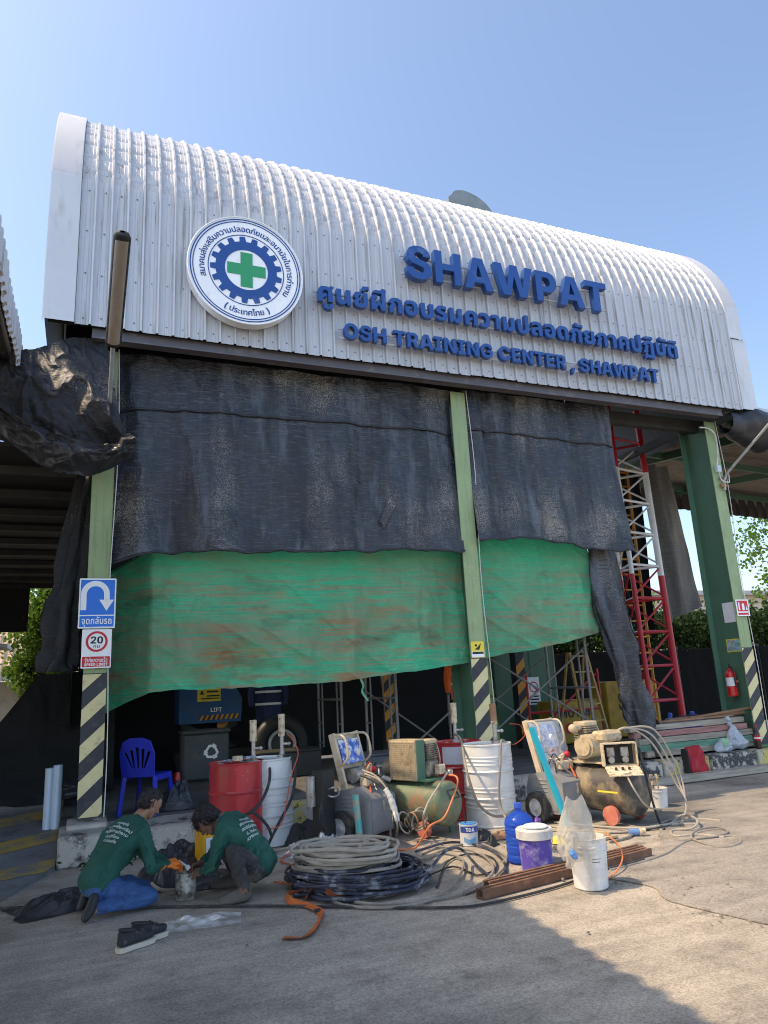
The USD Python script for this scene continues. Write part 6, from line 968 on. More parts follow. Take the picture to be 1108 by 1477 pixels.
# the wrapped cable bundle by cart 1
hose('cable_bundle', 'cables wrapped in white tape drooping from the left cart', [(2.686, -1.450, 0.678), (2.783, -1.600, 0.634), (2.853, -1.700, 0.521), (2.885, -1.750, 0.369), (2.870, -1.800, 0.211), (2.996, -1.404, 0.030)], [0.02]*51, m_hosebeige) if False else None
t = thing('cable_bundle', 'cables wrapped in pale tape drooping from the left spray cart', 'cable', (3.056, -1.258, 0.000))
for k in range(4):
    o = np.array([0.02*math.cos(k*1.6), 0.02*math.sin(k*1.6), 0.015*math.sin(k*2)]); pts = [np.array(p)+o*(1+0.8*(i in (0, 1))) for i, p in enumerate([(2.687, -1.450, 0.699), (2.783, -1.600, 0.641), (2.853, -1.700, 0.521), (2.885, -1.750, 0.369), (2.885, -1.800, 0.210), (3.000, -1.471, 0.040)])]
    t.part('cable', MB().tube(smoothpath(pts, 7), 0.011, 7), m_hosebeige if k % 2 else m_rubber, smooth=True)
q = smoothpath([(2.828, -1.690, 0.549), (2.861, -1.730, 0.469), (2.888, -1.760, 0.350), (2.887, -1.800, 0.236)], 8); t.part('tape_wrap', MB().tube(q, 0.034+0.010*fbm(np.c_[np.arange(len(q))*0.35, np.zeros(len(q)), np.zeros(len(q))], 3)*2, 10), m_hub, smooth=True)
# small spring coil of grey and red cables between cart and compressor
for k in range(5):
    c_ = np.array((3.066, -1.750, 0.262)) + np.array([0.02*k, 0.02*k, 0.0]); a = np.linspace(0, 2*PI*1.0, 24); rad = 0.10+0.012*k
    rk = np.random.default_rng(60+k); Rk_ = rotm(rk.normal(0, 0.5), rk.normal(0, 0.5), rk.uniform(0, 2)); rad = rad*rk.uniform(0.7, 1.25)
    pts = np.c_[0.75*rad*np.cos(a), 0.5*rad*np.cos(a+0.6+0.2*k), rad*np.sin(a)*0.8] @ Rk_.T + c_ + [0.03*(k-2), 0, 0.0]; pts[:, 2] = np.maximum(0.012, pts[:, 2]-0.05); single('cable', f'short {"pale black rusty grey tan".split()[k]} cable loop lying before the rear of the green compressor', 'cable', MB().tube(pts, 0.009, 7), [m_hosebeige, m_rubber, m_rust, m_hosegrey, m_hosebeige][k], True, group='cable loops by the green compressor')

# ================================================================ compressors
m_tankgreen = L('tank_green', (0.12, 0.17, 0.10), 0.5, var=0.25, vs=3, dirt=[((0.25, 0.13, 0.07), 0.48, 0.66, 4.0), ((0.33, 0.27, 0.17), 0.55, 0.8, 6.0)], bump=0.25); m_tankdark = L('tank_dark', (0.06, 0.055, 0.05), 0.5, var=0.3, dirt=[((0.34, 0.26, 0.15), 0.47, 0.68, 3.0), ((0.4, 0.3, 0.05), 0.66, 0.70, 5.0)], bump=0.3); m_pumpcast = L('cast_iron', (0.16, 0.14, 0.11), 0.6, dirt=((0.45, 0.36, 0.24), 0.45, 0.65, 9.0), bump=0.3); m_mesh = L('mesh_guard', (0.50, 0.40, 0.25), 0.6, dirt=((0.25, 0.18, 0.1), 0.5, 0.7, 14.0))
def tank(t, A, B, r, mat, nm='tank'):
    A, B = np.array(A, float), np.array(B, float); d = B-A; ln = np.linalg.norm(d); z = d/ln; x = np.cross([0, 0, 1], z); x /= np.linalg.norm(x); R = np.stack([x, np.cross(z, x), z], 1)
    dome_ = [(r*math.cos(a), -0.32*r*math.sin(a)) for a in np.linspace(PI/2, 0, 8)]; pr = [(max(p[0], 0.001), p[1]) for p in dome_] + [(r+0.004, 0.004), (r+0.004, 0.05), (r, 0.054), (r, ln-0.054), (r+0.004, ln-0.05), (r+0.004, ln-0.004)] + [(max(p[0], 0.001), ln-p[1]) for p in dome_[::-1]]
    return t.part(nm, MB().lathe(pr, 44, A, R), mat, smooth=30), R, z
def ptop(t, c, R, s=1.0):
    """Two-cylinder pump head with fins, crankcase and intake."""
    c = np.array(c, float); t.part('crankcase', MB().box(c + R @ np.array([0, 0, 0.10])*s, (0.20*s, 0.18*s, 0.18*s), R, 0.03*s), m_pumpcast)
    f = MB()
    for k in range(7): f.box(c + R @ np.array([0, 0, (0.20+0.022*k)])*s, (0.20*s, 0.16*s, 0.010*s), R, 0.003)
    t.part('fins', f.box(c + R @ np.array([0, 0, 0.27])*s, (0.15*s, 0.12*s, 0.16*s), R), m_pumpcast); t.part('head', MB().box(c + R @ np.array([0, 0, 0.365])*s, (0.20*s, 0.15*s, 0.045*s), R, 0.01), m_mesh)
    t.part('intake', MB().cyl(c + R @ np.array([-0.10, 0, 0.34])*s, c + R @ np.array([-0.19, 0, 0.33])*s, 0.035*s, n=14).sphere(c + R @ np.array([-0.2, 0, 0.33])*s, 0.045*s, 1), m_mesh); t.part('delivery_pipe', MB().tube([c + R @ np.array(p)*s for p in smoothpath([(0.10, 0, 0.34), (0.2, 0.02, 0.32), (0.22, 0.0, 0.15), (0.15, 0, 0.0)], 6)], 0.012*s, 8), m_steel)
k1 = thing('air_compressor', 'green air compressor with a rusty tank and tan mesh belt guard', 'compressor', (3.4, -1.5, 0))
A, B = np.array([3.56, -1.66, 0.33]), np.array([3.12, -0.78, 0.33])
tk, Rk, zk = tank(k1, A, B, 0.225, m_tankgreen)
hd_ = zk.copy(); sd = np.array([hd_[1], -hd_[0], 0]); Rl = np.stack([sd, hd_, [0, 0, 1]], 1)     # side, along, up
C1 = (A+B)/2; lo = lambda s, a, z: C1 + sd*s + hd_*a + np.array([0, 0, z-0.33])
k1.part('deck', MB().box(lo(0, 0.0, 0.565), (0.30, 0.72, 0.02), Rl), m_green); 
for a in (-0.28, 0.28): k1.part('saddle', MB().box(lo(0, a, 0.52), (0.24, 0.03, 0.08), Rl), m_green)
GA = -0.02
bg = k1.part('belt_guard', MB().box(lo(-0.16, GA, 0.77), (0.018, 0.39, 0.42), Rl, 0.006), m_mesh); gbars = MB()
for k in range(17): gbars.box(lo(-0.172, -0.17+0.0225*k+GA-0.01, 0.77), (0.006, 0.005, 0.40), Rl)
for k in range(19): gbars.box(lo(-0.172, GA, 0.575+0.0215*k), (0.006, 0.37, 0.005), Rl)
bg.part('mesh', gbars, m_mesh, smooth=False); k1.part('guard_side', MB().box(lo(-0.09, GA-0.2, 0.77), (0.14, 0.012, 0.42), Rl), m_green); k1.part('guard_top', MB().box(lo(-0.09, GA, 0.985), (0.15, 0.39, 0.012), Rl), m_mesh)
ptop(k1, lo(0.10, -0.16, 0.57), Rl, 1.05); k1.part('motor', MB().cyl(lo(0.02, 0.10, 0.68), lo(0.02, 0.36, 0.68), 0.10, n=22), m_pumpcast); k1.part('switch_box', MB().box(lo(0.12, -0.32, 0.66), (0.10, 0.08, 0.10), Rl, 0.006), m_brass)
k1.part('gauge', MB().cyl(lo(0.2, -0.36, 0.62), lo(0.2, -0.41, 0.62), 0.035, n=16), m_steel)
k1.part('end_handle', MB().tube([A + sd*s + np.array([0, 0, z]) - hd_*a for s, z, a in ((-0.08, 0.14, 0.04), (-0.08, 0.15, 0.10), (0.08, 0.15, 0.10), (0.08, 0.14, 0.04), (0.08, 0.06, 0.1), (-0.08, 0.06, 0.1), (-0.08, 0.14, 0.05))], 0.008, 8), m_rubber)
m_pink = L('wheel_red', (0.5, 0.15, 0.10), 0.6, dirt=((0.45, 0.35, 0.26), 0.5, 0.7, 9.0))
for s, a in ((-1, -0.30), (1, 0.25), (-1, 0.25)):
    c = lo(s*0.20, a, 0.085); wk = k1.part('wheel', MB().lathe([(0.001, -0.02), (0.05, -0.022), (0.085, -0.02), (0.085, 0.02), (0.05, 0.022), (0.001, 0.02)], 24, c, Rl @ rotm(0, PI/2, 0)), m_pink); k1.part('leg', MB().bar(lo(s*0.16, a, 0.20), c, 0.03, 0.02), m_green)
k1.part('leg', MB().bar(lo(0.16, -0.34, 0.2), lo(0.20, -0.36, 0.0), 0.03, 0.03), m_green)
hose('hose', 'orange hose from the green compressor down to its foot and across the yard', [(3.522, -1.800, 0.632), (3.551, -1.900, 0.624), (3.536, -1.950, 0.561), (3.432, -2.000, 0.408), (3.300, -2.050, 0.263), (3.093, -2.150, 0.223), (3.015, -1.962, 0.012), (2.835, -1.942, 0.012), (2.835, -1.673, 0.012)], 0.010, m_orangehose)
hose('hose', 'tan hose arching over the green compressor tank', [(3.474, -1.850, 0.661), (3.309, -1.950, 0.549), (3.164, -2.000, 0.416), (3.078, -2.050, 0.301), (3.405, -1.331, 0.012)], 0.011, m_hosebeige)

k2 = thing('air_compressor', 'dusty dark air compressor with an open cream control box on top', 'compressor', (5.4, -2.1, 0))
A, B = np.array([5.50, -2.36, 0.34]), np.array([5.24, -1.35, 0.36]); C1 = (A+B)/2
tk, Rk, zk = tank(k2, A, B, 0.26, m_tankdark); hd_ = zk*[1, 1, 0]; hd_ /= np.linalg.norm(hd_); sd = np.array([hd_[1], -hd_[0], 0]); Rl = np.stack([sd, hd_, [0, 0, 1]], 1); lo = lambda s, a, z: C1*[1, 1, 0] + sd*s + hd_*a + np.array([0, 0, z])
k2.part('deck', MB().box(lo(0, 0, 0.625), (0.34, 0.8, 0.02), Rl), m_mesh); ptop(k2, lo(-0.02, 0.05, 0.62), Rl, 1.15)
k2.part('motor', MB().cyl(lo(-0.22, -0.05, 0.80), lo(0.0, -0.05, 0.80), 0.13, n=28).cyl(lo(-0.24, -0.05, 0.80), lo(-0.22, -0.05, 0.80), 0.10, n=24), m_mesh, smooth=30); k2.part('cover', MB().box(lo(0.05, -0.18, 0.90), (0.34, 0.20, 0.12), Rl, 0.03), m_mesh)
fB = np.array([-0.42, -0.91, 0.0]); fB /= np.linalg.norm(fB); sB = np.array([-fB[1], fB[0], 0.0]); Rb = np.stack([sB, -fB, [0, 0, 1.0]], 1); CB = np.array((5.278, -2.420, 0.753))*[1, 1, 0]
lob = lambda s, a, z: CB + sB*(s-0.02) - fB*(a+0.42) + np.array([0, 0, z+0.005])
cbx = k2.part('control_box', MB().box(lob(0.02, -0.36, 0.735), (0.36, 0.012, 0.24), Rb).box(lob(-0.155, -0.42, 0.735), (0.012, 0.12, 0.24), Rb).box(lob(0.195, -0.42, 0.735), (0.012, 0.12, 0.24), Rb).box(lob(0.02, -0.42, 0.85), (0.36, 0.12, 0.012), Rb).box(lob(0.02, -0.42, 0.62), (0.36, 0.12, 0.012), Rb), m_brass)
cbx.part('back_plate', MB().box(lob(0.02, -0.370, 0.735), (0.32, 0.006, 0.20), Rb), m_dark)
for s, z in ((-0.07, 0.76), (0.08, 0.76)): cbx.part('contactor', MB().box(lob(s, -0.40, z), (0.085, 0.06, 0.10), Rb, 0.006).cyl(lob(s, -0.40, z-0.08), lob(s, -0.44, z-0.08), 0.035, n=16), m_steel)
dr = k2.part('box_door', MB().box(lob(0.02, -0.55, 0.575), (0.36, 0.18, 0.012), Rb @ rotm(0.45, 0, 0), 0.003), m_brass)
for s in (-0.06, 0.01, 0.08): dr.part('switch', MB().cyl(lob(s, -0.53, 0.585), lob(s, -0.545, 0.61), 0.014, n=12), m_black)
dr.part('handle', MB().box(lob(0.03, -0.61, 0.55), (0.08, 0.02, 0.014), Rb @ rotm(0.45, 0, 0)), m_steel)
for s, a in ((-1, -0.34), (1, -0.34), (-1, 0.4), (1, 0.4)):
    c = lo(s*0.24, a, 0.10); k2.part('wheel', MB().lathe([(0.001, -0.02), (0.06, -0.025), (0.10, -0.02), (0.10, 0.02), (0.06, 0.025), (0.001, 0.02)], 24, c, Rl @ rotm(0, PI/2, 0)), m_pink); k2.part('leg', MB().bar(lo(s*0.18, a, 0.24), c, 0.04, 0.03), m_mesh)
k2.part('yellow_band', MB().grid(np.stack([np.stack([A + hd_*0.12*k + (0.262)*(np.cos(q)*(-sd)+np.sin(q)*np.array([0, 0, 1])) for q in np.linspace(-0.02, 0.05, 5)]) for k in (0.4, 2.6)], 1)), m_yel)
for k, off in enumerate((0.0, 0.05, 0.10)):
    hose('hose', f'tan hose arching from the dark compressor down to the right, the {"innermost of three|middle of three|outermost of three".split("|")[k]}', [(5.579, -2.000, 0.932), (5.743, -2.050, 0.969), tuple(np.array((5.981, -2.100, 0.830))+[off, 0, off]), tuple(np.array((6.126, -2.150, 0.576))+[off*1.5, 0, 0]), tuple(np.array((6.208, -2.200, 0.331))+[off, 0, 0]), (6.218, -2.300, 0.192), (6.118, -2.400, 0.084), (5.726, -2.707, 0.015)], 0.012, m_hosebeige)
hose('hose', 'black hose hanging beside the control box of the dark compressor', [(5.791, -2.100, 0.906), (5.489, -2.500, 0.784), (5.484, -2.550, 0.574), (5.572, -2.500, 0.280), (5.627, -2.500, 0.052), (5.449, -2.764, 0.015)], 0.013, m_rubber)
hose('hose', 'tan hose crossing the front of the dark compressor tank', [(5.202, -2.600, 0.534), (5.228, -2.660, 0.401), (5.381, -2.620, 0.231), (5.644, -2.500, 0.147)], 0.010, m_hosebeige)
# cables on the ground around it
def floorcable(label, px, r, mat, name='cable'): return single(name, label, 'cable', MB().tube(smoothpath(px, 10), r, 8), mat, True)
floorcable('two tan cables running flat across the ground before the dark compressor', [(4.650, -1.927, 0.012), (4.775, -2.306, 0.012), (5.059, -2.615, 0.012), (5.619, -2.601, 0.012), (5.965, -2.782, 0.012)], 0.013, m_hosebeige)
floorcable('tan cable lying behind the blue plug before the dark compressor', [(4.814, -1.759, 0.012), (5.021, -2.221, 0.012), (5.296, -2.655, 0.030), (6.050, -2.555, 0.012), (6.208, -2.783, 0.012)], 0.013, m_hosebeige)
floorcable('dark cable ending in the blue plug before the dark compressor', [(4.662, -2.885, 0.012), (4.912, -2.838, 0.012), (5.128, -2.722, 0.020), (5.433, -2.603, 0.020), (5.939, -2.419, 0.020)], 0.012, m_hosegrey)
floorcable('thin cable coiled on the ground right of the dark compressor', [(5.217, -2.936, 0.010), (5.241, -3.232, 0.010), (5.599, -3.270, 0.010), (5.805, -3.248, 0.020), (5.868, -3.061, 0.030), (5.591, -3.062, 0.030), (5.324, -3.281, 0.020), (5.296, -3.638, 0.010), (5.556, -3.619, 0.010), (5.747, -3.383, 0.010), (5.468, -3.312, 0.020), (5.223, -3.294, 0.010), (4.725, -3.555, 0.010), (4.318, -3.663, 0.010), (3.985, -3.712, 0.010)], 0.010, m_hosegrey)
floorcable('tan cable looping on the ground right of the dark compressor', [(5.646, -2.623, 0.012), (5.990, -2.474, 0.050), (5.850, -2.814, 0.070), (5.663, -2.944, 0.030), (5.475, -2.852, 0.012), (5.316, -3.065, 0.012), (5.538, -3.155, 0.012), (5.619, -3.377, 0.012)], 0.012, m_hosebeige)
pg = thing('plug', 'blue industrial plug lying before the dark compressor', 'plug', (5.195, -2.642, 0.000)); q = np.array((5.078, -2.782, 0.035)); dq = np.array([0.9, -0.42, 0]); pg.part('body', MB().cyl(q-dq*0.07, q+dq*0.03, 0.032, n=16), L('plug_blue', (0.12, 0.22, 0.42), 0.5)); pg.part('cap', MB().cyl(q+dq*0.03, q+dq*0.09, 0.038, n=16), m_brass)

# ================================================================ people
from manifold3d import Manifold, OpType
def ball(c, r, n=20): return Manifold.sphere(float(r), n).translate([float(x) for x in c])
def bone(a, ra, b, rb): return Manifold.batch_hull([ball(a, ra), ball(b, rb)])
def chain(pts, rads): return [bone(pts[i], rads[i], pts[i+1], rads[i+1]) for i in range(len(pts)-1)]
def skin(parts, ln=0.018, it=8, fold=0.0, seed=0, fs=9.0, stretch=(1, 1, 1)):
    m = Manifold.batch_boolean(parts, OpType.Add); m = m.refine_to_length(ln); q = m.to_mesh()
    t = trimesh.Trimesh(np.array(q.vert_properties[:, :3], float), np.array(q.tri_verts), process=True); trimesh.smoothing.filter_taubin(t, lamb=0.5, nu=0.53, iterations=it)
    if fold:
        n = t.vertex_normals; p = t.vertices*np.array(stretch)
        d = fbm(p*fs, 4, seed)*2; cr = np.exp(-np.abs(fbm(p*fs*0.6+5, 3, seed+3))*14); c2 = np.exp(-np.abs(fbm(p*fs*np.array([1.6, 1.6, 0.5])+9, 3, seed+7))*10)
        t.vertices = t.vertices + n*(fold*d - fold*0.9*cr - fold*0.6*c2)[:, None]
    return t
def hand(w, d, up, curl, s, k=1.0):
    """Palm, four unequal curled fingers and a thumb leaving the side of the palm. w: wrist, d: direction, up: back of the hand, s: +1/-1 the thumb's side."""
    w, d, up = (np.array(x, float) for x in (w, d, up)); d /= np.linalg.norm(d); up = up - d*(up@d); up /= np.linalg.norm(up); sd = np.cross(d, up)*s; out = []
    out.append(Manifold.batch_hull([ball(w + sd*0.018, 0.018*k, 12), ball(w - sd*0.018, 0.018*k, 12), ball(w + d*0.085 + sd*0.03, 0.013*k, 12), ball(w + d*0.08 - sd*0.03, 0.012*k, 12)]))
    for i, (o, ln) in enumerate(((0.030, 0.070), (0.010, 0.078), (-0.010, 0.072), (-0.029, 0.056))):
        p = w + d*(0.082 - 0.004*abs(i-1)) + sd*o; a = 0.0; pts = [p]
        for j, f in enumerate((0.45, 0.32, 0.27)):
            a += curl*(0.8, 1.0, 0.8)[j]; p = p + (d*math.cos(a) - up*math.sin(a))*ln*f; pts.append(p)
        out += chain(pts, [0.0098*k, 0.009*k, 0.0082*k, 0.0072*k])
    p = w + d*0.025 + sd*0.028; q = p + (d*0.55 + sd*0.7 - up*0.2)*0.035; r_ = q + (d*0.85 + sd*0.15 - up*0.6*curl)*0.034; out += chain([p, q, r_], [0.013*k, 0.0105*k, 0.0085*k])
    return out
def head(c, F, tilt, s=1.0):
    """Skull, jaw, nose, lips, brow, ears; F: horizontal facing, tilt: nod downwards."""
    F = np.array([F[0], F[1], 0.0]); F /= np.linalg.norm(F); Z = np.array([0, 0, 1.0]); f = F*math.cos(tilt) - Z*math.sin(tilt); u = Z*math.cos(tilt) + F*math.sin(tilt); l = np.cross(u, f); c = np.array(c)
    P = lambda a, b, d: c + (f*a + l*b + u*d)*s
    o = [Manifold.batch_hull([ball(P(-0.025, 0, 0.03), 0.078*s), ball(P(0.022, 0, 0.035), 0.07*s), ball(P(0.03, 0, -0.01), 0.06*s)]), Manifold.batch_hull([ball(P(0.03, 0, -0.01), 0.055*s), ball(P(0.045, 0, -0.082), 0.028*s), ball(P(0.0, 0.04, -0.05), 0.022*s), ball(P(0.0, -0.04, -0.05), 0.022*s)])]
    o.append(Manifold.batch_hull([ball(P(0.088, 0, 0.012), 0.006*s, 10), ball(P(0.107, 0, -0.028), 0.010*s, 10), ball(P(0.088, 0.014, -0.032), 0.008*s, 10), ball(P(0.088, -0.014, -0.032), 0.008*s, 10)])); o.append(Manifold.batch_hull([ball(P(0.084, 0.02, -0.056), 0.006*s, 8), ball(P(0.091, 0, -0.056), 0.008*s, 8), ball(P(0.084, -0.02, -0.056), 0.006*s, 8)]))
    o.append(Manifold.batch_hull([ball(P(0.082, 0.035, 0.022), 0.008*s, 8), ball(P(0.089, 0, 0.024), 0.007*s, 8), ball(P(0.082, -0.035, 0.022), 0.008*s, 8)]))
    for b in (-1, 1): o.append(Manifold.batch_hull([ball(P(-0.005, b*0.076, 0.012), 0.012*s, 10), ball(P(-0.016, b*0.086, 0.02), 0.012*s, 10), ball(P(-0.005, b*0.076, -0.022), 0.008*s, 10)]))
    return o, P
def hitmesh(t, o, d):
    """First hits of rays o + s d on the trimesh t."""
    tri = t.triangles; e1, e2 = tri[:, 1]-tri[:, 0], tri[:, 2]-tri[:, 0]; h = np.cross(d, e2); a = (e1*h).sum(1); out = np.full(len(o), np.inf)
    ok = np.abs(a) > 1e-12; tri, e1, e2, h, a = tri[ok], e1[ok], e2[ok], h[ok], a[ok]
    for i, p in enumerate(o):
        s = p - tri[:, 0]; u = (s*h).sum(1)/a; q = np.cross(s, e1); v = (q@d)/a; tt = (e2*q).sum(1)/a; k = (u >= 0) & (v >= 0) & (u+v <= 1) & (tt > 0)
        if k.any(): out[i] = tt[k].min()
    return out
def backprint(node, shirt, c, right, up, lines, mat):
    """White print lines laid on the shirt's back."""
    right, up = np.array(right, float), np.array(up, float); right /= np.linalg.norm(right); up = up - right*(up@right); up /= np.linalg.norm(up); n = np.cross(right, up)
    for text, w, h, dy in lines:
        g = fit(text_poly('T', text, 0.1)[0], -w/2, w/2, dy, dy+h).segmentize(0.012); m = MB().flat(g)
        v, f = m.arr(); o = np.array(c) + v[:, :1]*right + v[:, 1:2]*up + n*0.25; s = hitmesh(shirt, o, -n); s[~np.isfinite(s)] = 0.28
        node.part('back_print', MB().add(o - n*(s[:, None]-0.0025), f), mat, smooth=False)
m_skin = L('skin', (0.30, 0.165, 0.105), 0.5, var=0.08, vs=9); m_skin2 = L('skin_dark', (0.16, 0.085, 0.055), 0.5, var=0.1, vs=9); m_hair = L('hair_black', (0.012, 0.010, 0.010), 0.45, var=0.3, vs=30, bump=0.8, bs=120)
m_shirt = L('shirt_green', (0.015, 0.082, 0.060), 0.85, var=0.15, vs=4, bump=0.3, bs=90); m_jeans = L('jeans_blue', (0.038, 0.092, 0.24), 0.85, var=0.25, vs=5, dirt=((0.07, 0.13, 0.26), 0.5, 0.75, 5.0), bump=0.3, bs=120); m_trou = L('trousers_black', (0.038, 0.037, 0.036), 0.85, var=0.2, dirt=((0.13, 0.12, 0.11), 0.52, 0.75, 5.0), bump=0.3, bs=90)
m_glove = L('glove_orange', (0.80, 0.20, 0.03), 0.6, var=0.1); m_shoe = L('shoe_black', (0.02, 0.02, 0.022), 0.5, var=0.2); m_sole = L('shoe_sole', (0.5, 0.45, 0.36), 0.7); m_belt = L('belt_maroon', (0.14, 0.03, 0.03), 0.7); m_print = L('print_white', (0.62, 0.68, 0.66), 0.7, var=0.06); m_eye = L('eye', (0.05, 0.04, 0.04), 0.2)
def shoe(t, heel, toe, mat=None):
    heel, toe = np.array(heel, float), np.array(toe, float); d = toe-heel; d /= np.linalg.norm(d)
    sh = skin([Manifold.batch_hull([ball(heel, 0.036), ball(heel + (0, 0, 0.05), 0.034), ball(toe - d*0.04, 0.040), ball(toe, 0.030)])], 0.02, 4); k = t.part('shoe', MB().add(sh), mat or m_shoe, smooth=True)
def person(label, p, mats, shirt_w=1.12, lines=(), gloves=(), shaggy=False, loc=(0, 0, 0), pr=None):
    t = thing('person', label, 'person', loc); A = {k: np.array(v, float) for k, v in p.items() if k not in ('F', 'tilt')}
    hp, P = head(A['head'], p['F'], p['tilt']); Fv = np.array([*p['F'], 0.0]); Fv /= np.linalg.norm(Fv)
    torso = lambda k: [Manifold.batch_hull([ball(A['hipL'], 0.105*k), ball(A['hipR'], 0.105*k), ball(A['waist']+(A['hipL']-A['hipR'])*0.20, 0.10*k), ball(A['waist']-(A['hipL']-A['hipR'])*0.20, 0.10*k)]),
        Manifold.batch_hull([ball(A['waist']+(A['hipL']-A['hipR'])*0.22, 0.10*k), ball(A['waist']-(A['hipL']-A['hipR'])*0.22, 0.10*k), ball(A['chest']+(A['shL']-A['shR'])*0.22, 0.108*k), ball(A['chest']-(A['shL']-A['shR'])*0.22, 0.108*k)]),
        Manifold.batch_hull([ball(A['chest']+(A['shL']-A['shR'])*0.20, 0.107*k), ball(A['chest']-(A['shL']-A['shR'])*0.20, 0.107*k), ball(A['shL'], 0.062*k), ball(A['shR'], 0.062*k), ball(A['neck']-(A['neck']-A['chest'])*0.12, 0.06*k)])]
    body = torso(0.80) + [bone(A['neck'], 0.052, P(-0.01, 0, -0.05), 0.050)] + hp
    for s in 'LR':
        body += chain([A['sh'+s], A['el'+s], A['wr'+s]], [0.040, 0.030, 0.024]); body += chain([A['hip'+s], A['kn'+s], A['an'+s]], [0.066, 0.046, 0.032]); body += [bone(A['an'+s], 0.036, A['toe'+s], 0.024)]
        body += hand(A['wr'+s], p['hd'+s], p['hu'+s], p.get('curl', 0.5), 1 if s == 'R' else -1, 0.95)
    t.part('body', MB().add(skin(body, 0.014, 5)), mats[0], smooth=True)
    sh = torso(1.04*shirt_w)[1:] + [Manifold.batch_hull([ball(A['waist']+(A['hipL']-A['hipR'])*0.25, 0.112*shirt_w), ball(A['waist']-(A['hipL']-A['hipR'])*0.25, 0.112*shirt_w), ball(A['hem']+(A['hipL']-A['hipR'])*0.36, 0.108*shirt_w), ball(A['hem']-(A['hipL']-A['hipR'])*0.36, 0.108*shirt_w)]), bone(A['neck']-(A['neck']-A['chest'])*0.05, 0.066, A['neck']+(P(-0.01, 0, -0.05)-A['neck'])*0.12, 0.060)]
    for s in 'LR': sh += chain([A['sh'+s], A['el'+s], A['el'+s]*0.1+A['wr'+s]*0.9], [0.076, 0.062, 0.042])
    sm = skin(sh, 0.014, 8, 0.016, 5, 8.0); shn = t.part('shirt', MB().add(sm), m_shirt, smooth=True)
    tr = [Manifold.batch_hull([ball(A['hipL'], 0.112), ball(A['hipR'], 0.112), ball(A['waist']+(A['hipL']-A['hipR'])*0.2-(A['waist']-A['hem'])*0.45, 0.100), ball(A['waist']-(A['hipL']-A['hipR'])*0.2-(A['waist']-A['hem'])*0.45, 0.100)])]
    for s in 'LR': tr += chain([A['hip'+s], A['hip'+s]*0.35+A['kn'+s]*0.65, A['kn'+s], A['kn'+s]*0.45+A['an'+s]*0.55, A['an'+s]], [0.100, 0.082, 0.071, 0.064, 0.052])
    t.part('trousers', MB().add(skin(tr, 0.014, 7, 0.015, 8, 10.0)), mats[1], smooth=True)
    for s in 'LR':
        shoe(t, A['heel'+s] if 'heel'+s in A else A['an'+s] - (0, 0, 0.02), A['toe'+s], mats[2])
        if s in gloves: t.part('glove', MB().add(skin([bone(A['wr'+s]*1.0 - np.array(p['hd'+s])*0.05, 0.036, A['wr'+s], 0.030)] + hand(A['wr'+s], p['hd'+s], p['hu'+s], p.get('curl', 0.5), 1 if s == 'R' else -1, 1.25), 0.008, 3)), m_glove, smooth=True)
    hr = [Manifold.batch_hull([ball(P(-0.030, 0, 0.042), 0.096 if shaggy else 0.086), ball(P(0.020, 0, 0.062), 0.078 if shaggy else 0.066), ball(P(-0.05, 0, 0.0), 0.078 if shaggy else 0.068)]), Manifold.batch_hull([ball(P(-0.052, 0.028, -0.02), 0.046), ball(P(-0.052, -0.028, -0.02), 0.046)])]
    if shaggy: hr += [bone(P(0.03, b, 0.07), 0.04, P(0.085, b*1.2, 0.025), 0.016) for b in (-0.045, -0.015, 0.015, 0.045)] + [bone(P(-0.02, b*0.075, 0.03), 0.03, P(0.005, b*0.085, -0.02), 0.018) for b in (-1, 1)] + [bone(P(-0.06, b, 0.0), 0.035, P(-0.085, b*1.3, -0.055), 0.016) for b in (-0.05, -0.02, 0.02, 0.05)]
    hm_ = skin(hr, 0.009, 3, 0.012 if shaggy else 0.006, 3, 34.0 if shaggy else 40.0); t.part('hair', MB().add(hm_), m_hair, smooth=True)
    if True:
        r = np.random.default_rng(5); idx = r.integers(0, len(hm_.vertices), 420); mb = MB()
        for i in idx:
            p0 = hm_.vertices[i]; n = hm_.vertex_normals[i]; dd = n*0.7 + r.normal(size=3)*0.6 + np.array([0, 0, -0.35]); dd /= np.linalg.norm(dd); mb.tube([p0, p0 + dd*0.018*(1 if shaggy else 0.45), p0 + (dd*0.03 + np.array([0, 0, -0.010]))*(1 if shaggy else 0.45)], [0.0022, 0.0016, 0.0006], 4)
        t.part('hair_strands', mb, m_hair, smooth=False, kind='stuff')
    for b in (-1, 1): t.part('eye', MB().sphere(P(0.078, b*0.030, 0.004), 0.010, 1), m_eye)
    if pr: backprint(shn, sm, *pr, lines, m_print)
    return t
K1 = dict(F=(0.86, 0.5), tilt=0.55, head=(0.435, -2.37, 0.735), neck=(0.325, -2.405, 0.625), chest=(0.215, -2.445, 0.50), waist=(0.105, -2.475, 0.345), hem=(0.045, -2.49, 0.235), hipL=(0.015, -2.42, 0.20), hipR=(0.065, -2.555, 0.20),
    shL=(0.245, -2.25, 0.585), shR=(0.355, -2.555, 0.565), elR=(0.445, -2.575, 0.295), wrR=(0.565, -2.525, 0.285), hdR=(0.92, 0.35, 0.05), huR=(0.1, -0.4, 0.9), elL=(0.42, -2.22, 0.34), wrL=(0.585, -2.33, 0.24), hdL=(0.85, -0.45, 0.0), huL=(0.1, 0.5, 0.85),
    knR=(0.435, -2.605, 0.085), knL=(0.40, -2.28, 0.085), anR=(0.035, -2.665, 0.075), anL=(0.0, -2.36, 0.075), toeR=(-0.035, -2.735, 0.035), toeL=(-0.07, -2.40, 0.035), heelR=(0.02, -2.675, 0.10), heelL=(-0.03, -2.37, 0.10), curl=0.55)
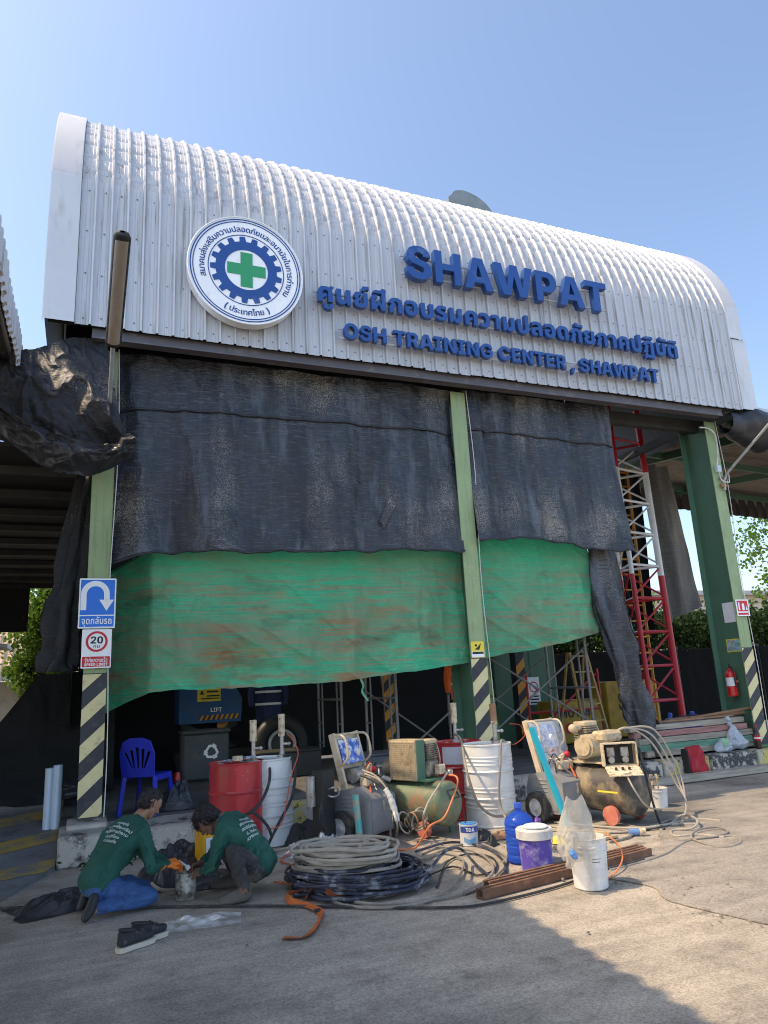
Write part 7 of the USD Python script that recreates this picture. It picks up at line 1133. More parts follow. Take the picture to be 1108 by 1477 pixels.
pn = person('person in a dark green printed shirt, blue jeans and orange gloves kneeling', K1, (m_skin, m_jeans, m_shoe), 1.20, loc=(0.2, -2.5, 0), gloves='LR',
    lines=[('ความปลอดภัย', 0.15, 0.030, 0.065), ('สมาคมส่งเสริม', 0.25, 0.030, 0.025), ('อนามัยในการทำงาน', 0.25, 0.028, -0.015), ('ประเทศไทย', 0.17, 0.024, -0.053), ('ความปลอดภัย', 0.16, 0.024, -0.088)], pr=((0.215, -2.50, 0.52), (0.50, -0.82, 0.0), (0.5, 0.3, 0.62)))
pn.part('belt', MB().tube([(0.055+0.125*math.cos(a)*0.9+0.02, -2.49+0.15*math.sin(a), 0.235+0.03*math.cos(a)) for a in np.linspace(0, 2*PI, 30, endpoint=False)], 0.016, 8, closed=True), m_belt)
K2 = dict(F=(-0.80, 0.45), tilt=0.95, head=(0.885, -2.53, 0.575), neck=(1.005, -2.575, 0.585), chest=(1.125, -2.605, 0.475), waist=(1.255, -2.615, 0.315), hem=(1.315, -2.615, 0.225), hipL=(1.255, -2.68, 0.185), hipR=(1.335, -2.54, 0.185),
    shL=(0.985, -2.735, 0.535), shR=(1.13, -2.445, 0.55), elL=(0.905, -2.70, 0.27), wrL=(0.825, -2.565, 0.20), hdL=(-0.55, 0.80, -0.12), huL=(-0.4, -0.3, 0.85), elR=(0.99, -2.34, 0.30), wrR=(0.855, -2.40, 0.235), hdR=(-0.93, -0.3, -0.10), huR=(0.0, 0.5, 0.85),
    knL=(1.03, -2.86, 0.375), knR=(1.02, -2.36, 0.385), anL=(1.125, -2.865, 0.085), anR=(1.16, -2.36, 0.085), toeL=(0.945, -2.875, 0.035), toeR=(0.97, -2.33, 0.035), heelL=(1.145, -2.86, 0.042), heelR=(1.18, -2.365, 0.042), curl=0.6)
pn = person('person in a dark green printed shirt and black trousers squatting with shaggy hair', K2, (m_skin2, m_trou, L('shoe_grey', (0.10, 0.09, 0.075), 0.8, var=0.3)), loc=(1.1, -2.6, 0), shaggy=True,
    lines=[('ความปลอดภัย', 0.15, 0.030, 0.075), ('สมาคมส่งเสริม', 0.24, 0.030, 0.035), ('อนามัยในการทำงาน', 0.24, 0.028, -0.005), ('ประเทศไทย', 0.17, 0.024, -0.043), ('ความปลอดภัย', 0.16, 0.024, -0.078)], pr=((1.175, -2.665, 0.47), (0.66, 0.75, 0.0), (-0.60, 0.30, 0.62)))

# ================================================================ small things in the yard
def lerp3(a, b, t): return np.array(a)*(1-t) + np.array(b)*t
# hose coils
def coil(name, label, c, turns, r0, r1, z0, z1, tube, mat, seed, ecc=0.8, rot=0.5, wob=0.04, tail=None):
    n = int(turns*34); s = np.linspace(0, 1, n); a = 2*PI*turns*s; r = np.random.default_rng(seed)
    rad = r0 + (r1-r0)*(0.5+0.5*np.sin(s*turns*1.9+seed)) + wob*fbm(np.c_[np.cos(a)*1.3, np.sin(a)*1.3, s*turns*0.55+seed], 3, seed)*2
    z = z0 + (z1-z0)*s + 0.035*fbm(np.c_[np.cos(a)*1.2, np.sin(a)*1.2, s*turns*0.7+seed+9], 3, seed+2)*2
    x, y = rad*np.cos(a), ecc*rad*np.sin(a); ca, sa = math.cos(rot), math.sin(rot)
    P = np.c_[c[0]+x*ca-y*sa, c[1]+x*sa+y*ca, np.maximum(z, tube+0.002)]
    if tail is not None: P = np.vstack([P, smoothpath([P[-1], *tail], 12)[3:]])
    return single(name, label, 'hose', MB().tube(P, tube, 8), mat, True)
CC = (2.03, -2.92)
coil('hose_coil', 'big coil of dark blue hoses lying on the shaded yard', CC, 27, 0.32, 0.58, 0.014, 0.17, 0.0115, m_hoseblue, 3, 0.80, -0.6, 0.14)
coil('hose_coil', 'thick beige hose coiled on top of the dark blue hoses', (1.98, -2.83), 18, 0.18, 0.45, 0.16, 0.32, 0.0145, m_hosebeige, 6, 0.74, -0.6, 0.13, tail=[(1.5, -2.55, 0.28), (1.38, -2.45, 0.12), (1.3, -2.2, 0.03), (1.45, -1.7, 0.03)])
floorcable('dark blue hose looping from the coil towards the steel beams', [(2.307, -3.510, 0.050), (2.642, -3.349, 0.250), (3.056, -2.855, 0.140), (3.065, -3.137, 0.050), (3.044, -3.507, 0.020), (3.376, -3.050, 0.020), (3.552, -2.407, 0.020), (3.357, -2.054, 0.030), (2.768, -2.513, 0.100)], 0.012, m_hoseblue, 'hose')
floorcable('dark grey hose swung in a wide loop right of the coil', [(1.703, -3.129, 0.020), (1.954, -3.529, 0.015), (2.349, -3.662, 0.015), (2.743, -3.593, 0.020), (3.154, -3.237, 0.030), (3.361, -2.610, 0.030), (3.202, -2.207, 0.030), (2.929, -2.308, 0.020)], 0.012, m_hosegrey, 'hose')
floorcable('thin grey cable in a loop before the blue paint can', [(2.835, -2.508, 0.020), (3.278, -2.205, 0.020), (3.600, -2.184, 0.015), (3.549, -2.730, 0.015), (3.324, -3.135, 0.015), (2.910, -3.516, 0.015), (2.661, -3.652, 0.015)], 0.010, m_hosegrey, 'hose')
floorcable('long black cable drawn across the yard below the workers', [(-0.980, -1.775, 0.010), (-0.667, -1.934, 0.010), (-0.202, -2.170, 0.010), (0.252, -2.507, 0.010), (0.840, -2.846, 0.010), (1.402, -3.210, 0.010), (1.929, -3.592, 0.010), (2.359, -3.870, 0.010), (2.653, -3.961, 0.010), (3.313, -3.882, 0.010), (3.925, -3.698, 0.010), (4.446, -3.605, 0.010)], 0.010, m_rubber)
floorcable('orange thin hose arcing beside the white bucket', [(3.724, -3.931, 0.012), (3.884, -3.880, 0.020), (4.156, -3.672, 0.060), (4.500, -3.216, 0.050), (4.787, -2.712, 0.020), (4.941, -2.345, 0.012)], 0.007, m_orangehose, 'hose')
floorcable('red hose lying between the squatting worker and the hose coil', [(1.459, -2.432, 0.010), (1.601, -2.581, 0.010), (1.734, -2.348, 0.010), (1.744, -1.936, 0.010), (1.717, -1.654, 0.010), (1.986, -1.306, 0.010)], 0.008, m_hosered, 'hose')
floorcable('black hoses running from the coil up to the left cart', [(1.755, -2.679, 0.030), (1.796, -2.361, 0.100), (2.048, -1.645, 0.060), (2.347, -1.108, 0.020), (2.479, -0.944, 0.020)], 0.013, m_rubber, 'hose')
floorcable('thin grey cable in a stretched loop on the left driveway', [(-1.126, 1.417, 0.160), (-0.657, 1.116, 0.150), (-0.274, 0.915, 0.120), (-0.103, 0.556, 0.050), (-0.058, -0.198, 0.030), (-0.175, -0.483, 0.030), (-0.309, -0.337, 0.060), (-0.351, 0.124, 0.080), (-0.260, 0.354, 0.080)], 0.011, m_hosegrey)
floorcable('pale hose bent in a loop before the yellow can', [(0.693, -2.084, 0.100), (0.532, -1.972, 0.100), (0.489, -2.017, 0.060), (0.552, -2.198, 0.030), (0.672, -2.279, 0.030), (0.743, -2.298, 0.040)], 0.014, m_hosebeige, 'hose')
floorcable('dark hose thrown in a wide loop left of the coil', [(1.883, -3.421, 0.020), (1.668, -3.238, 0.020), (1.708, -2.775, 0.030), (1.803, -2.198, 0.040), (2.085, -1.710, 0.060), (2.354, -1.770, 0.100), (2.670, -2.083, 0.100)], 0.011, m_hoseblue, 'hose')
floorcable('pale grey hose crossing in front of the coil', [(1.644, -3.045, 0.030), (1.764, -3.446, 0.015), (2.059, -3.678, 0.015), (2.378, -3.661, 0.020), (2.767, -3.317, 0.030), (3.116, -2.764, 0.030), (3.029, -2.552, 0.050), (2.523, -3.055, 0.160)], 0.011, m_hosegrey, 'hose')
floorcable('thin black cable winding right of the coil towards the paint can', [(2.636, -3.070, 0.030), (2.962, -2.881, 0.015), (3.006, -3.234, 0.012), (3.247, -3.123, 0.012), (3.413, -2.748, 0.012), (3.294, -2.528, 0.012), (2.987, -2.699, 0.012), (2.547, -3.377, 0.012)], 0.008, m_rubber)
# orange ratchet strap, a folded ribbon
def ribbon(t, pts, w, mat, nm='band', tw=None):
    q = smoothpath(pts, 10); tg = np.gradient(q, axis=0); tg /= np.linalg.norm(tg, axis=1, keepdims=True); a = np.cross(tg, [0, 0, 1.0]); a /= np.maximum(np.linalg.norm(a, axis=1, keepdims=True), 1e-6)
    if tw is not None:
        th = np.interp(np.linspace(0, 1, len(q)), np.linspace(0, 1, len(tw)), tw)[:, None]; b = np.cross(a, tg); a = a*np.cos(th)+b*np.sin(th)
    P = np.stack([q - a*w/2, q + a*w/2], 1); P[..., 2] = np.maximum(P[..., 2], 0.003); t.part(nm, MB().grid(P, 0.002), mat, smooth=True)
m_strap = L('strap_orange', (0.50, 0.12, 0.025), 0.8, var=0.2, dirt=((0.25, 0.08, 0.03), 0.5, 0.75, 12.0), bump=0.4, bs=200)
st = thing('cargo_strap', 'worn orange cargo strap lying twisted beside the hose coil', 'strap', (1.314, -3.889, 0.000))
ribbon(st, [(1.169, -3.868, 0.010), (1.305, -3.921, 0.010), (1.454, -3.717, 0.010), (1.547, -3.484, 0.015), (1.498, -3.254, 0.020), (1.426, -3.122, 0.020), (1.437, -2.954, 0.030), (1.549, -2.982, 0.050), (1.631, -3.036, 0.070)], 0.055, m_strap, tw=[0.1, 0.3, 0.9, 0.2, 0.5, 1.2, 0.4, 0.8]); ribbon(st, [(1.540, -3.110, 0.020), (1.600, -3.062, 0.060), (1.648, -3.095, 0.120), (1.714, -3.139, 0.100), (1.835, -3.079, 0.050), (1.855, -3.185, 0.020), (1.761, -3.213, 0.040), (1.679, -3.208, 0.080)], 0.055, m_strap, tw=[0.6, 1.2, 0.5, 1.3, 0.2, 0.9]); st.part('buckle', MB().box((1.534, -3.458, 0.020), (0.05, 0.03, 0.02), bev=0.006), m_black)
# steel channels
m_rustb = L('rust_beam', (0.15, 0.075, 0.045), 0.85, var=0.25, vs=6, dirt=[((0.27, 0.15, 0.085), 0.5, 0.7, 8.0), ((0.12, 0.06, 0.04), 0.55, 0.75, 15.0)], bump=0.4)
def channel(label, a, b, w=0.085, h=0.068, th=0.008):
    a, b = np.array(a, float), np.array(b, float); d = b-a; ln = np.linalg.norm(d); d /= ln; s = np.array([d[1], -d[0], 0]); R = np.stack([d, -s, [0, 0, 1]], 1); c = (a+b)/2
    m = MB().box(c+np.array([0, 0, th/2]), (ln, w, th), R).box(c + s*(w/2-th/2) + np.array([0, 0, h/2+th/2]), (ln, th, h-th), R).box(c - s*(w/2-th/2) + np.array([0, 0, h/2+th/2]), (ln, th, h-th), R).box(c + s*(w/2-0.018) + np.array([0, 0, h-th/2]), (ln-0.004, 0.02, th), R).box(c - s*(w/2-0.018) + np.array([0, 0, h-th/2]), (ln-0.004, 0.02, th), R)
    single('steel_channel', label, 'beam', m, m_rustb, False)
channel('front rusty steel channel lying on the yard by the white bucket', (2.70, -3.80, 0.0), (4.60, -3.48, 0.0)); channel('rear rusty steel channel lying beside the front one', (2.86, -3.63, 0.0), (4.62, -3.36, 0.0))
for k, (p, q, lab) in enumerate((((4.527, -2.040, 0.015), (4.898, -2.597, 0.015), 'upper pale wooden slat on the ground behind the purple bucket'), ((4.094, -2.778, 0.015), (4.866, -2.740, 0.015), 'lower pale wooden slat on the ground behind the purple bucket'))):
    single('wood_slat', lab, 'slat', MB().bar(p, q, 0.04, 0.022), L('timber_pale', (0.45, 0.36, 0.22), 0.8), False)
# buckets and bottles
def bucket(name, label, x, y, r0, r1, h, mat, lid=None, ridges=(), handle=True, cat='bucket', hm=None):
    t = thing(name, label, cat, (x, y, 0)); pr = [(0.001, 0.004), (r0-0.01, 0.004), (r0-0.004, 0.0), (r0, 0.006)]
    for z in np.linspace(0.02, 1, 12)*h:
        rr_ = r0+(r1-r0)*z/h; pr.append((rr_, z))
        if any(abs(z/h-q) < 0.05 for q in ridges): pr += [(rr_+0.005, z+0.002), (rr_+0.005, z+0.010), (rr_, z+0.012)]
    pr += [(r1+0.004, h), (r1+0.004, h+0.004), (r1-0.004, h+0.004), (r1-0.006, h-0.01), (r0-0.006, 0.014), (0.001, 0.014)]
    t.part('body', MB().lathe(pr, 40, (x, y, 0)), mat, smooth=35)
    if handle: t.part('handle', MB().tube([(x+(r1+0.01)*math.cos(a), y-0.02-(r1+0.012)*abs(math.sin(a))*0.55, h*0.86-0.09*math.sin(a)) for a in np.linspace(0, PI, 20)], 0.003, 6), hm or m_steel, smooth=True)
    return t
m_pail = L('pail_white', (0.66, 0.65, 0.62), 0.45, dirt=[((0.45, 0.40, 0.33), 0.52, 0.75, 7.0), ((0.15, 0.14, 0.13), 0.68, 0.72, 20.0)]); m_purple = L('pail_violet', (0.10, 0.07, 0.36), 0.5, dirt=[((0.33, 0.30, 0.50), 0.52, 0.68, 9.0), ((0.5, 0.5, 0.55), 0.64, 0.7, 30.0)])
bk1 = bucket('bucket', 'white plastic pail with a dusty clear bag stuffed in it', 3.58, -3.99, 0.128, 0.148, 0.36, m_pail, ridges=(0.75, 0.85))
a = np.linspace(PI*1.30, PI*1.62, 8)
bk1.part('print', MB().grid(np.stack([np.stack([3.58+0.137*np.cos(a), -3.99+0.137*np.sin(a), np.full(8, z)], 1) for z in (0.10, 0.16)], 1)), L('faint_print', (0.60, 0.60, 0.58), 0.5)); 
for k in range(5): 
    aa = np.linspace(PI*1.36, PI*(1.5+0.02*(k % 2)), 6); z = 0.20+0.022*k; bk1.part('print_line', MB().grid(np.stack([np.stack([3.58+0.1405*np.cos(aa), -3.99+0.1405*np.sin(aa), np.full(6, z+d)], 1) for d in (0, 0.004)], 1)), m_black)
m_dustbag = usdkit.material(stage, '/World/Looks/dusty_bag', {'g': ('geometry', {}), 'n': ('noise_texture', {'scale': 9.0, 'detail': 6.0}), 'r': ('rgb_ramp', {'ramp': [(0.3, (0.46, 0.41, 0.33)), (0.7, (0.70, 0.66, 0.58))]}), 'b': ('bump', {'strength': 0.6, 'distance': 0.02}), 'p': ('principled_bsdf', {'roughness': 0.35}), 't': ('translucent_bsdf', {}), 'x': ('transparent_bsdf', {}), 'a': ('mix_closure', {'fac': 0.45}), 'c': ('mix_closure', {'fac': 0.5})},
    [('g.position', 'n.vector'), ('n.fac', 'r.fac'), ('r.color', 'p.base_color'), ('r.color', 't.color'), ('n.fac', 'b.height'), ('b.normal', 'p.normal'), ('p.BSDF', 'a.closure1'), ('t.BSDF', 'a.closure2'), ('a.closure', 'c.closure1'), ('x.BSDF', 'c.closure2')], surface='c.closure')
th = np.linspace(0, 2*PI, 60); s_ = np.linspace(0, 1, 40); Pb = np.zeros((40, 60, 3))
for i, s in enumerate(s_):
    z_ = 0.22+0.44*s; xl = np.interp(z_, [0.22, 0.30, 0.40, 0.50, 0.60, 0.66], [3.33, 3.295, 3.29, 3.335, 3.375, 3.41]); xr = np.interp(z_, [0.22, 0.30, 0.40, 0.50, 0.60, 0.66], [3.60, 3.63, 3.645, 3.625, 3.585, 3.56]); d = np.interp(s, [0, 0.4, 0.8, 1], [0.10, 0.10, 0.045, 0.006])
    cx_, w = (xl+xr)/2, (xr-xl)/2; rr_ = 1 + 0.22*fbm(np.c_[np.cos(th)*2.2, np.sin(th)*2.2, np.full(60, s*4)], 4, 17) - 0.16*np.exp(-np.abs(fbm(np.c_[np.cos(th)*2.5+s*2, np.sin(th)*2.5, np.full(60, s*3)], 3, 27))*14)
    Pb[i] = np.c_[cx_ + w*np.cos(th)*rr_, -4.02 + d*np.sin(th)*rr_, z_ + 0.02*np.cos(th*2)*s]
pb = thing('plastic_bag', 'dusty clear plastic bag standing up out of the white pail', 'bag', (3.45, -4.03, 0.26)); pb.part('film', MB().grid(Pb), m_dustbag, smooth=True)
pb.part('side_lobe', MB().add(skin([Manifold.batch_hull([ball((3.37, -4.09, 0.40), 0.05), ball((3.335, -4.11, 0.28), 0.055), ball((3.33, -4.10, 0.20), 0.035)])], 0.02, 3, 0.02, 4, 20)), m_dustbag, smooth=True)
pb.part('blue_content', MB().add(skin([Manifold.batch_hull([ball((3.325, -4.15, 0.30), 0.03), ball((3.345, -4.15, 0.27), 0.028)])], 0.012, 2, 0.012, 4, 40)), L('cloth_blue', (0.12, 0.30, 0.62), 0.6), smooth=True)
bk2 = bucket('bucket', 'violet plastic pail with a dusty white lid before the blue bottle', 3.53, -3.33, 0.130, 0.145, 0.30, m_purple, hm=m_purple)
m_lid = L('lid_white', (0.62, 0.62, 0.58), 0.5, dirt=((0.4, 0.37, 0.32), 0.5, 0.75, 10.0), bump=0.5, bs=150)
bk2.part('lid', MB().lathe([(0.152, 0.255), (0.158, 0.258), (0.158, 0.325), (0.148, 0.335), (0.120, 0.337), (0.001, 0.340)], 40, (3.53, -3.33, 0)), m_lid); bk2.part('cap', MB().lathe([(0.105, 0.342), (0.108, 0.352), (0.09, 0.362), (0.001, 0.362)], 32, (3.53, -3.35, 0)), L('cap_mint', (0.60, 0.68, 0.66), 0.4))
def tinted(name, c, body, f):
    return usdkit.material(stage, '/World/Looks/' + name, {'t': ('transparent_bsdf', {'color': c}), 'p': ('principled_bsdf', {'base_color': body, 'roughness': 0.12}), 'm': ('mix_closure', {'fac': f})}, [('t.BSDF', 'm.closure1'), ('p.BSDF', 'm.closure2')], surface='m.closure')
m_bluepc = tinted('bottle_blue', (0.25, 0.40, 0.95), (0.03, 0.10, 0.50), 0.55)
def waterbottle(label, x, y, z, mat=None, sc=1.0):
    t = thing('water_bottle', label, 'bottle', (x, y, z)); pr = [(0.001, 0.008), (0.11, 0.004), (0.128, 0.012)]
    for q in np.linspace(0.02, 0.32, 31): pr.append((0.133 - 0.006*(math.cos(q*2*PI/0.075) > 0.75), q))
    pr += [(0.130, 0.34), (0.112, 0.375), (0.075, 0.405), (0.042, 0.42), (0.029, 0.43), (0.029, 0.46), (0.031, 0.462)]
    t.part('body', MB().lathe([(a_*sc, b_*sc) for a_, b_ in pr], 40, (x, y, z)), mat or m_bluepc, smooth=50); t.part('cap', MB().lathe([(0.001, 0.495*sc), (0.030*sc, 0.495*sc), (0.033*sc, 0.49*sc), (0.033*sc, 0.452*sc), (0.030*sc, 0.452*sc)], 24, (x, y, z)), L('cap_blue', (0.04, 0.10, 0.50), 0.35))
waterbottle('big translucent blue water bottle standing on the sunlit ground by the violet pail', 3.58, -3.02, 0)
m_bluepc2 = tinted('bottle_paleblue', (0.5, 0.65, 0.95), (0.12, 0.30, 0.62), 0.5); waterbottle('pale blue water bottle on the platform behind the timber stack, left of two', 9.25, 1.0, 0.31, m_bluepc2, 1.15); waterbottle('darker blue water bottle behind the timber stack, right of two', 9.75, 1.0, 0.31, None, 1.15)
m_can = L('can_violet', (0.16, 0.06, 0.28), 0.4, dirt=((0.30, 0.2, 0.4), 0.55, 0.75, 8.0)); m_canyel = L('can_yellow', (0.78, 0.40, 0.02), 0.4, var=0.05)
def jerry(label, x, y, z, rz, w, d, h, mat, lab=None):
    t = thing('jerry_can', label, 'canister', (x, y, z), rz); T = lambda p: t.R @ np.array(p, float) + np.array([x, y, z]); hb = h*0.80
    body = skin([Manifold.batch_hull([ball((sx*(w/2-0.03), sy*(d/2-0.03), zz), 0.03) for sx in (-1, 1) for sy in (-1, 1) for zz in (0.03, hb-0.05)] + [ball((sx*(w/2-0.06), sy*(d/2-0.05), hb-0.02), 0.025) for sx in (-1, 1) for sy in (-1, 1)])], 0.03, 2)
    t.part('body', MB().add(body, R=t.R, t=(x, y, z)) if False else MB().add(body.vertices @ t.R.T + np.array([x, y, z]), body.faces), mat, smooth=50)
    t.part('handle', MB().tube([T(p) for p in smoothpath([(-w*0.30, 0, hb-0.02), (-w*0.28, 0, h*0.96), (w*0.05, 0, h*0.97), (w*0.10, 0, hb-0.01)], 6)], 0.017, 10), mat, smooth=True); t.part('cap', MB().cyl(T((w*0.30, 0, hb-0.02)), T((w*0.30, 0, h*0.95)), 0.026, n=18), mat)
    if lab: t.part('paper_label', MB().box(T((0.0, -d/2-0.001, hb*0.5)), (w*0.62, 0.003, hb*0.42), t.R), m_white).part('print', MB().box(T((0.015, -d/2-0.003, hb*0.52)), (w*0.42, 0.002, hb*0.26), t.R), L('label_print', (0.06, 0.10, 0.20), 0.5, var=0.5, vs=60))
jerry('yellow plastic canister with a small label behind the two workers', 0.99, -2.0, 0.16, 0.25, 0.24, 0.16, 0.36, m_canyel, True); jerry('dark violet plastic canister beside the violet pail', 3.72, -3.10, 0, 0.9, 0.22, 0.15, 0.36, m_can)
m_tda = L('paint_can', (0.55, 0.56, 0.56), 0.4, dirt=((0.3, 0.3, 0.3), 0.55, 0.8, 9.0))
pc_ = thing('paint_can', 'paint can with a blue lid and blue band marked TDA', 'can', (3.53, -2.13, 0)); cx_, cy_ = 3.53, -2.13
pc_.part('body', MB().lathe([(0.001, 0.0), (0.09, 0.0), (0.093, 0.006), (0.09, 0.012), (0.09, 0.185), (0.094, 0.19), (0.094, 0.196), (0.086, 0.196), (0.001, 0.19)], 36, (cx_, cy_, 0)), m_tda); pc_.part('lid', MB().lathe([(0.084, 0.197), (0.082, 0.206), (0.001, 0.203)], 32, (cx_, cy_, 0)), L('lid_blue', (0.06, 0.22, 0.50), 0.35)); 
a = np.linspace(PI*1.0, PI*2.0, 26); pc_.part('blue_band', MB().grid(np.stack([np.stack([cx_+0.0912*np.cos(a), cy_+0.0912*np.sin(a), np.full(26, z)], 1) for z in (0.125, 0.18)], 1)), L('band_navy', (0.03, 0.06, 0.25), 0.4))
g_ = fit(text_poly('L', 'TDA', 0.1)[0], -0.045, 0.045, 0.135, 0.170).segmentize(0.006); v, f = MB().flat(g_).arr(); an_ = -PI/2 - 0.30 + v[:, 0]/0.0915
pc_.part('lettering', MB().add(np.c_[cx_+0.0925*np.cos(an_), cy_+0.0925*np.sin(an_), v[:, 1]], f), m_white, smooth=False); pc_.part('blue_mark', MB().grid(np.stack([np.stack([cx_+0.0912*np.cos(a[4:16]), cy_+0.0912*np.sin(a[4:16]), z+0.012*np.sin(a[4:16]*4)], 1) for z in (np.full(12, 0.03), np.full(12, 0.075))], 1)), L('mark_blue', (0.15, 0.32, 0.5), 0.4)); pc_.part('stirrer', MB().cyl((cx_-0.02, cy_, 0.1), (cx_-0.035, cy_+0.01, 0.34), 0.006, n=8), m_black)
sb = bucket('bucket', 'small white pail full of brushes right of the dark compressor', 6.35, -1.72, 0.10, 0.118, 0.22, m_pail, ridges=(0.8,)); r = np.random.default_rng(3)
for k in range(4):
    an = r.uniform(0, 2*PI); p0 = np.array([6.35+0.06*math.cos(an), -1.72+0.06*math.sin(an), 0.1]); sb_ = p0 + np.array([r.normal(0, 0.05), r.normal(0, 0.05), r.uniform(0.18, 0.26)]); t = thing('brush', 'wooden handled|rusty handled|cream handled|second wooden handled'.split('|')[k] + ' brush sticking out of the small white pail', 'brush', p0, group='brushes in the small white pail'); t.part('handle', MB().cyl(p0, sb_, 0.010, n=8), [m_wood, m_rust, m_brass, m_wood][k]); t.part('bristles', MB().box(sb_, (0.045, 0.02, 0.06), rotm(r.normal(0, 0.4), r.normal(0, 0.4), an), 0.006), [m_pumpcast, m_mesh][k % 2])
single('tube_pole', 'turquoise plastic tube leaning against the right spray cart', 'tube', MB().tube([(4.46, -2.02, 1.06), (4.74, -2.12, 0.035)], 0.036, 20), L('turquoise', (0.02, 0.40, 0.50), 0.3, coat=0.3, var=0.05), 40)
tn = thing('tin', 'old dirty tin can with peeling label between the two workers', 'can', (0.72, -2.47, 0)); m_tin = L('tin_old', (0.42, 0.41, 0.37), 0.5, metal=0.2, dirt=[((0.10, 0.085, 0.07), 0.46, 0.6, 13.0), ((0.25, 0.3, 0.25), 0.6, 0.7, 20.0)])
tn.part('body', MB().lathe([(0.001, 0.003), (0.083, 0.003), (0.086, 0.0), (0.086, 0.006), (0.083, 0.01), (0.083, 0.185), (0.087, 0.19), (0.087, 0.196), (0.078, 0.196), (0.078, 0.15), (0.001, 0.15)], 36, (0.72, -2.47, 0)), m_tin); 
single('brush', 'small paint brush held over the old tin by the orange glove', 'brush', MB().cyl((0.66, -2.49, 0.29), (0.73, -2.475, 0.235), 0.009, n=8).box((0.735, -2.474, 0.228), (0.03, 0.02, 0.035), rotm(0, 0.9, 0)), m_hub)
# shoes left on the yard
def sneaker(t, x, y, rz):
    R = rotm(0, 0, rz); T = lambda p: R @ np.array(p, float) + np.array([x, y, 0])
    up = skin([Manifold.batch_hull([ball(T((-0.10, 0, 0.056)), 0.034), ball(T((-0.108, 0, 0.105)), 0.024), ball(T((-0.04, 0, 0.100)), 0.026), ball(T((0.05, 0.005, 0.058)), 0.038), ball(T((0.045, 0.0, 0.082)), 0.022)]), Manifold.batch_hull([ball(T((0.03, 0.005, 0.055)), 0.039), ball(T((0.108, 0.0, 0.052)), 0.027), ball(T((0.09, 0.012, 0.05)), 0.03)])], 0.012, 4, 0.002, 3, 30)
    t.part('upper', MB().add(up), L('sneaker_black', (0.02, 0.02, 0.024), 0.75, var=0.3, dirt=((0.16, 0.14, 0.12), 0.55, 0.8, 14.0)), smooth=True)
    sole = [(-0.135, 0.0), (-0.12, 0.035), (-0.02, 0.034), (0.06, 0.046), (0.12, 0.034), (0.142, 0.0), (0.12, -0.034), (0.06, -0.044), (-0.02, -0.034), (-0.12, -0.035)]; pg_ = Polygon(smoothpath([(*p, 0) for p in sole+[sole[0]]], 5)[:, :2]).buffer(0.003)
    t.part('sole', MB().poly(pg_, 0.030, R, (x, y, 0.001)), m_sole); t.part('collar', MB().tube([T((-0.065+0.058*math.cos(a), 0.028*math.sin(a), 0.122+0.012*math.cos(a+PI))) for a in np.linspace(0, 2*PI, 24, endpoint=False)], 0.008, 8, closed=True), m_black)
    t.part('opening', MB().lathe([(0.001, 0.0), (0.05, 0.0)], 20, T((-0.068, 0, 0.124)), R @ np.diag([1.0, 0.5, 1])), m_black)
    for k in range(5): t.part('lace', MB().tube([T(p) for p in ((0.0+0.017*k, -0.024, 0.108-0.009*k), (0.004+0.017*k, 0, 0.123-0.010*k), (0.008+0.017*k, 0.024, 0.108-0.009*k))], 0.004, 5), m_black)
s1 = thing('shoe', 'black sneaker with a dirty sole, nearer of the pair on the yard', 'shoe', (0.27, -3.50, 0)); sneaker(s1, 0.27, -3.50, 0.50); s2 = thing('shoe', 'black sneaker with a dirty sole, farther of the pair on the yard', 'shoe', (0.34, -3.38, 0)); sneaker(s2, 0.36, -3.40, 0.44)
# clear film bag lying flat
U, V = np.meshgrid(np.linspace(0, 1, 40), np.linspace(0, 1, 24), indexing='ij'); ctr = np.array((0.704, -3.257, 0.000)); X = ctr[0]-0.26+0.54*U+0.05*V; Yp = ctr[1]-0.10+0.26*V-0.06*U; Z = 0.012 + 0.09*np.maximum(0, fbm(np.stack([U*4, V*3, V*0], -1), 4, 23)+0.12)*np.sin(PI*U)**0.5
m_film2 = usdkit.material(stage, '/World/Looks/clear_bag', {'t': ('transparent_bsdf', {'color': (0.95, 0.96, 0.97)}), 'g': ('glossy_bsdf', {'roughness': 0.2, 'color': (0.95, 0.95, 0.95)}), 'd': ('diffuse_bsdf', {'color': (0.78, 0.82, 0.84)}), 'f': ('mix_closure', {'fac': 0.22}), 'f2': ('mix_closure', {'fac': 0.5}), 'ge': ('geometry', {}), 'n': ('noise_texture', {'scale': 9.0, 'detail': 5.0}), 'r': ('rgb_ramp', {'ramp': [(0.42, (0.03, 0.03, 0.03)), (0.72, (0.4, 0.4, 0.4))]})},
    [('ge.position', 'n.vector'), ('n.fac', 'r.fac'), ('r.color', 'f2.fac'), ('t.BSDF', 'f.closure1'), ('g.BSDF', 'f.closure2'), ('f.closure', 'f2.closure1'), ('d.BSDF', 'f2.closure2')], surface='f2.closure')
single('plastic_bag', 'flattened clear plastic bag lying on the yard beside the sneakers', 'bag', MB().grid(np.stack([X, Yp, Z], -1)), m_film2, True)
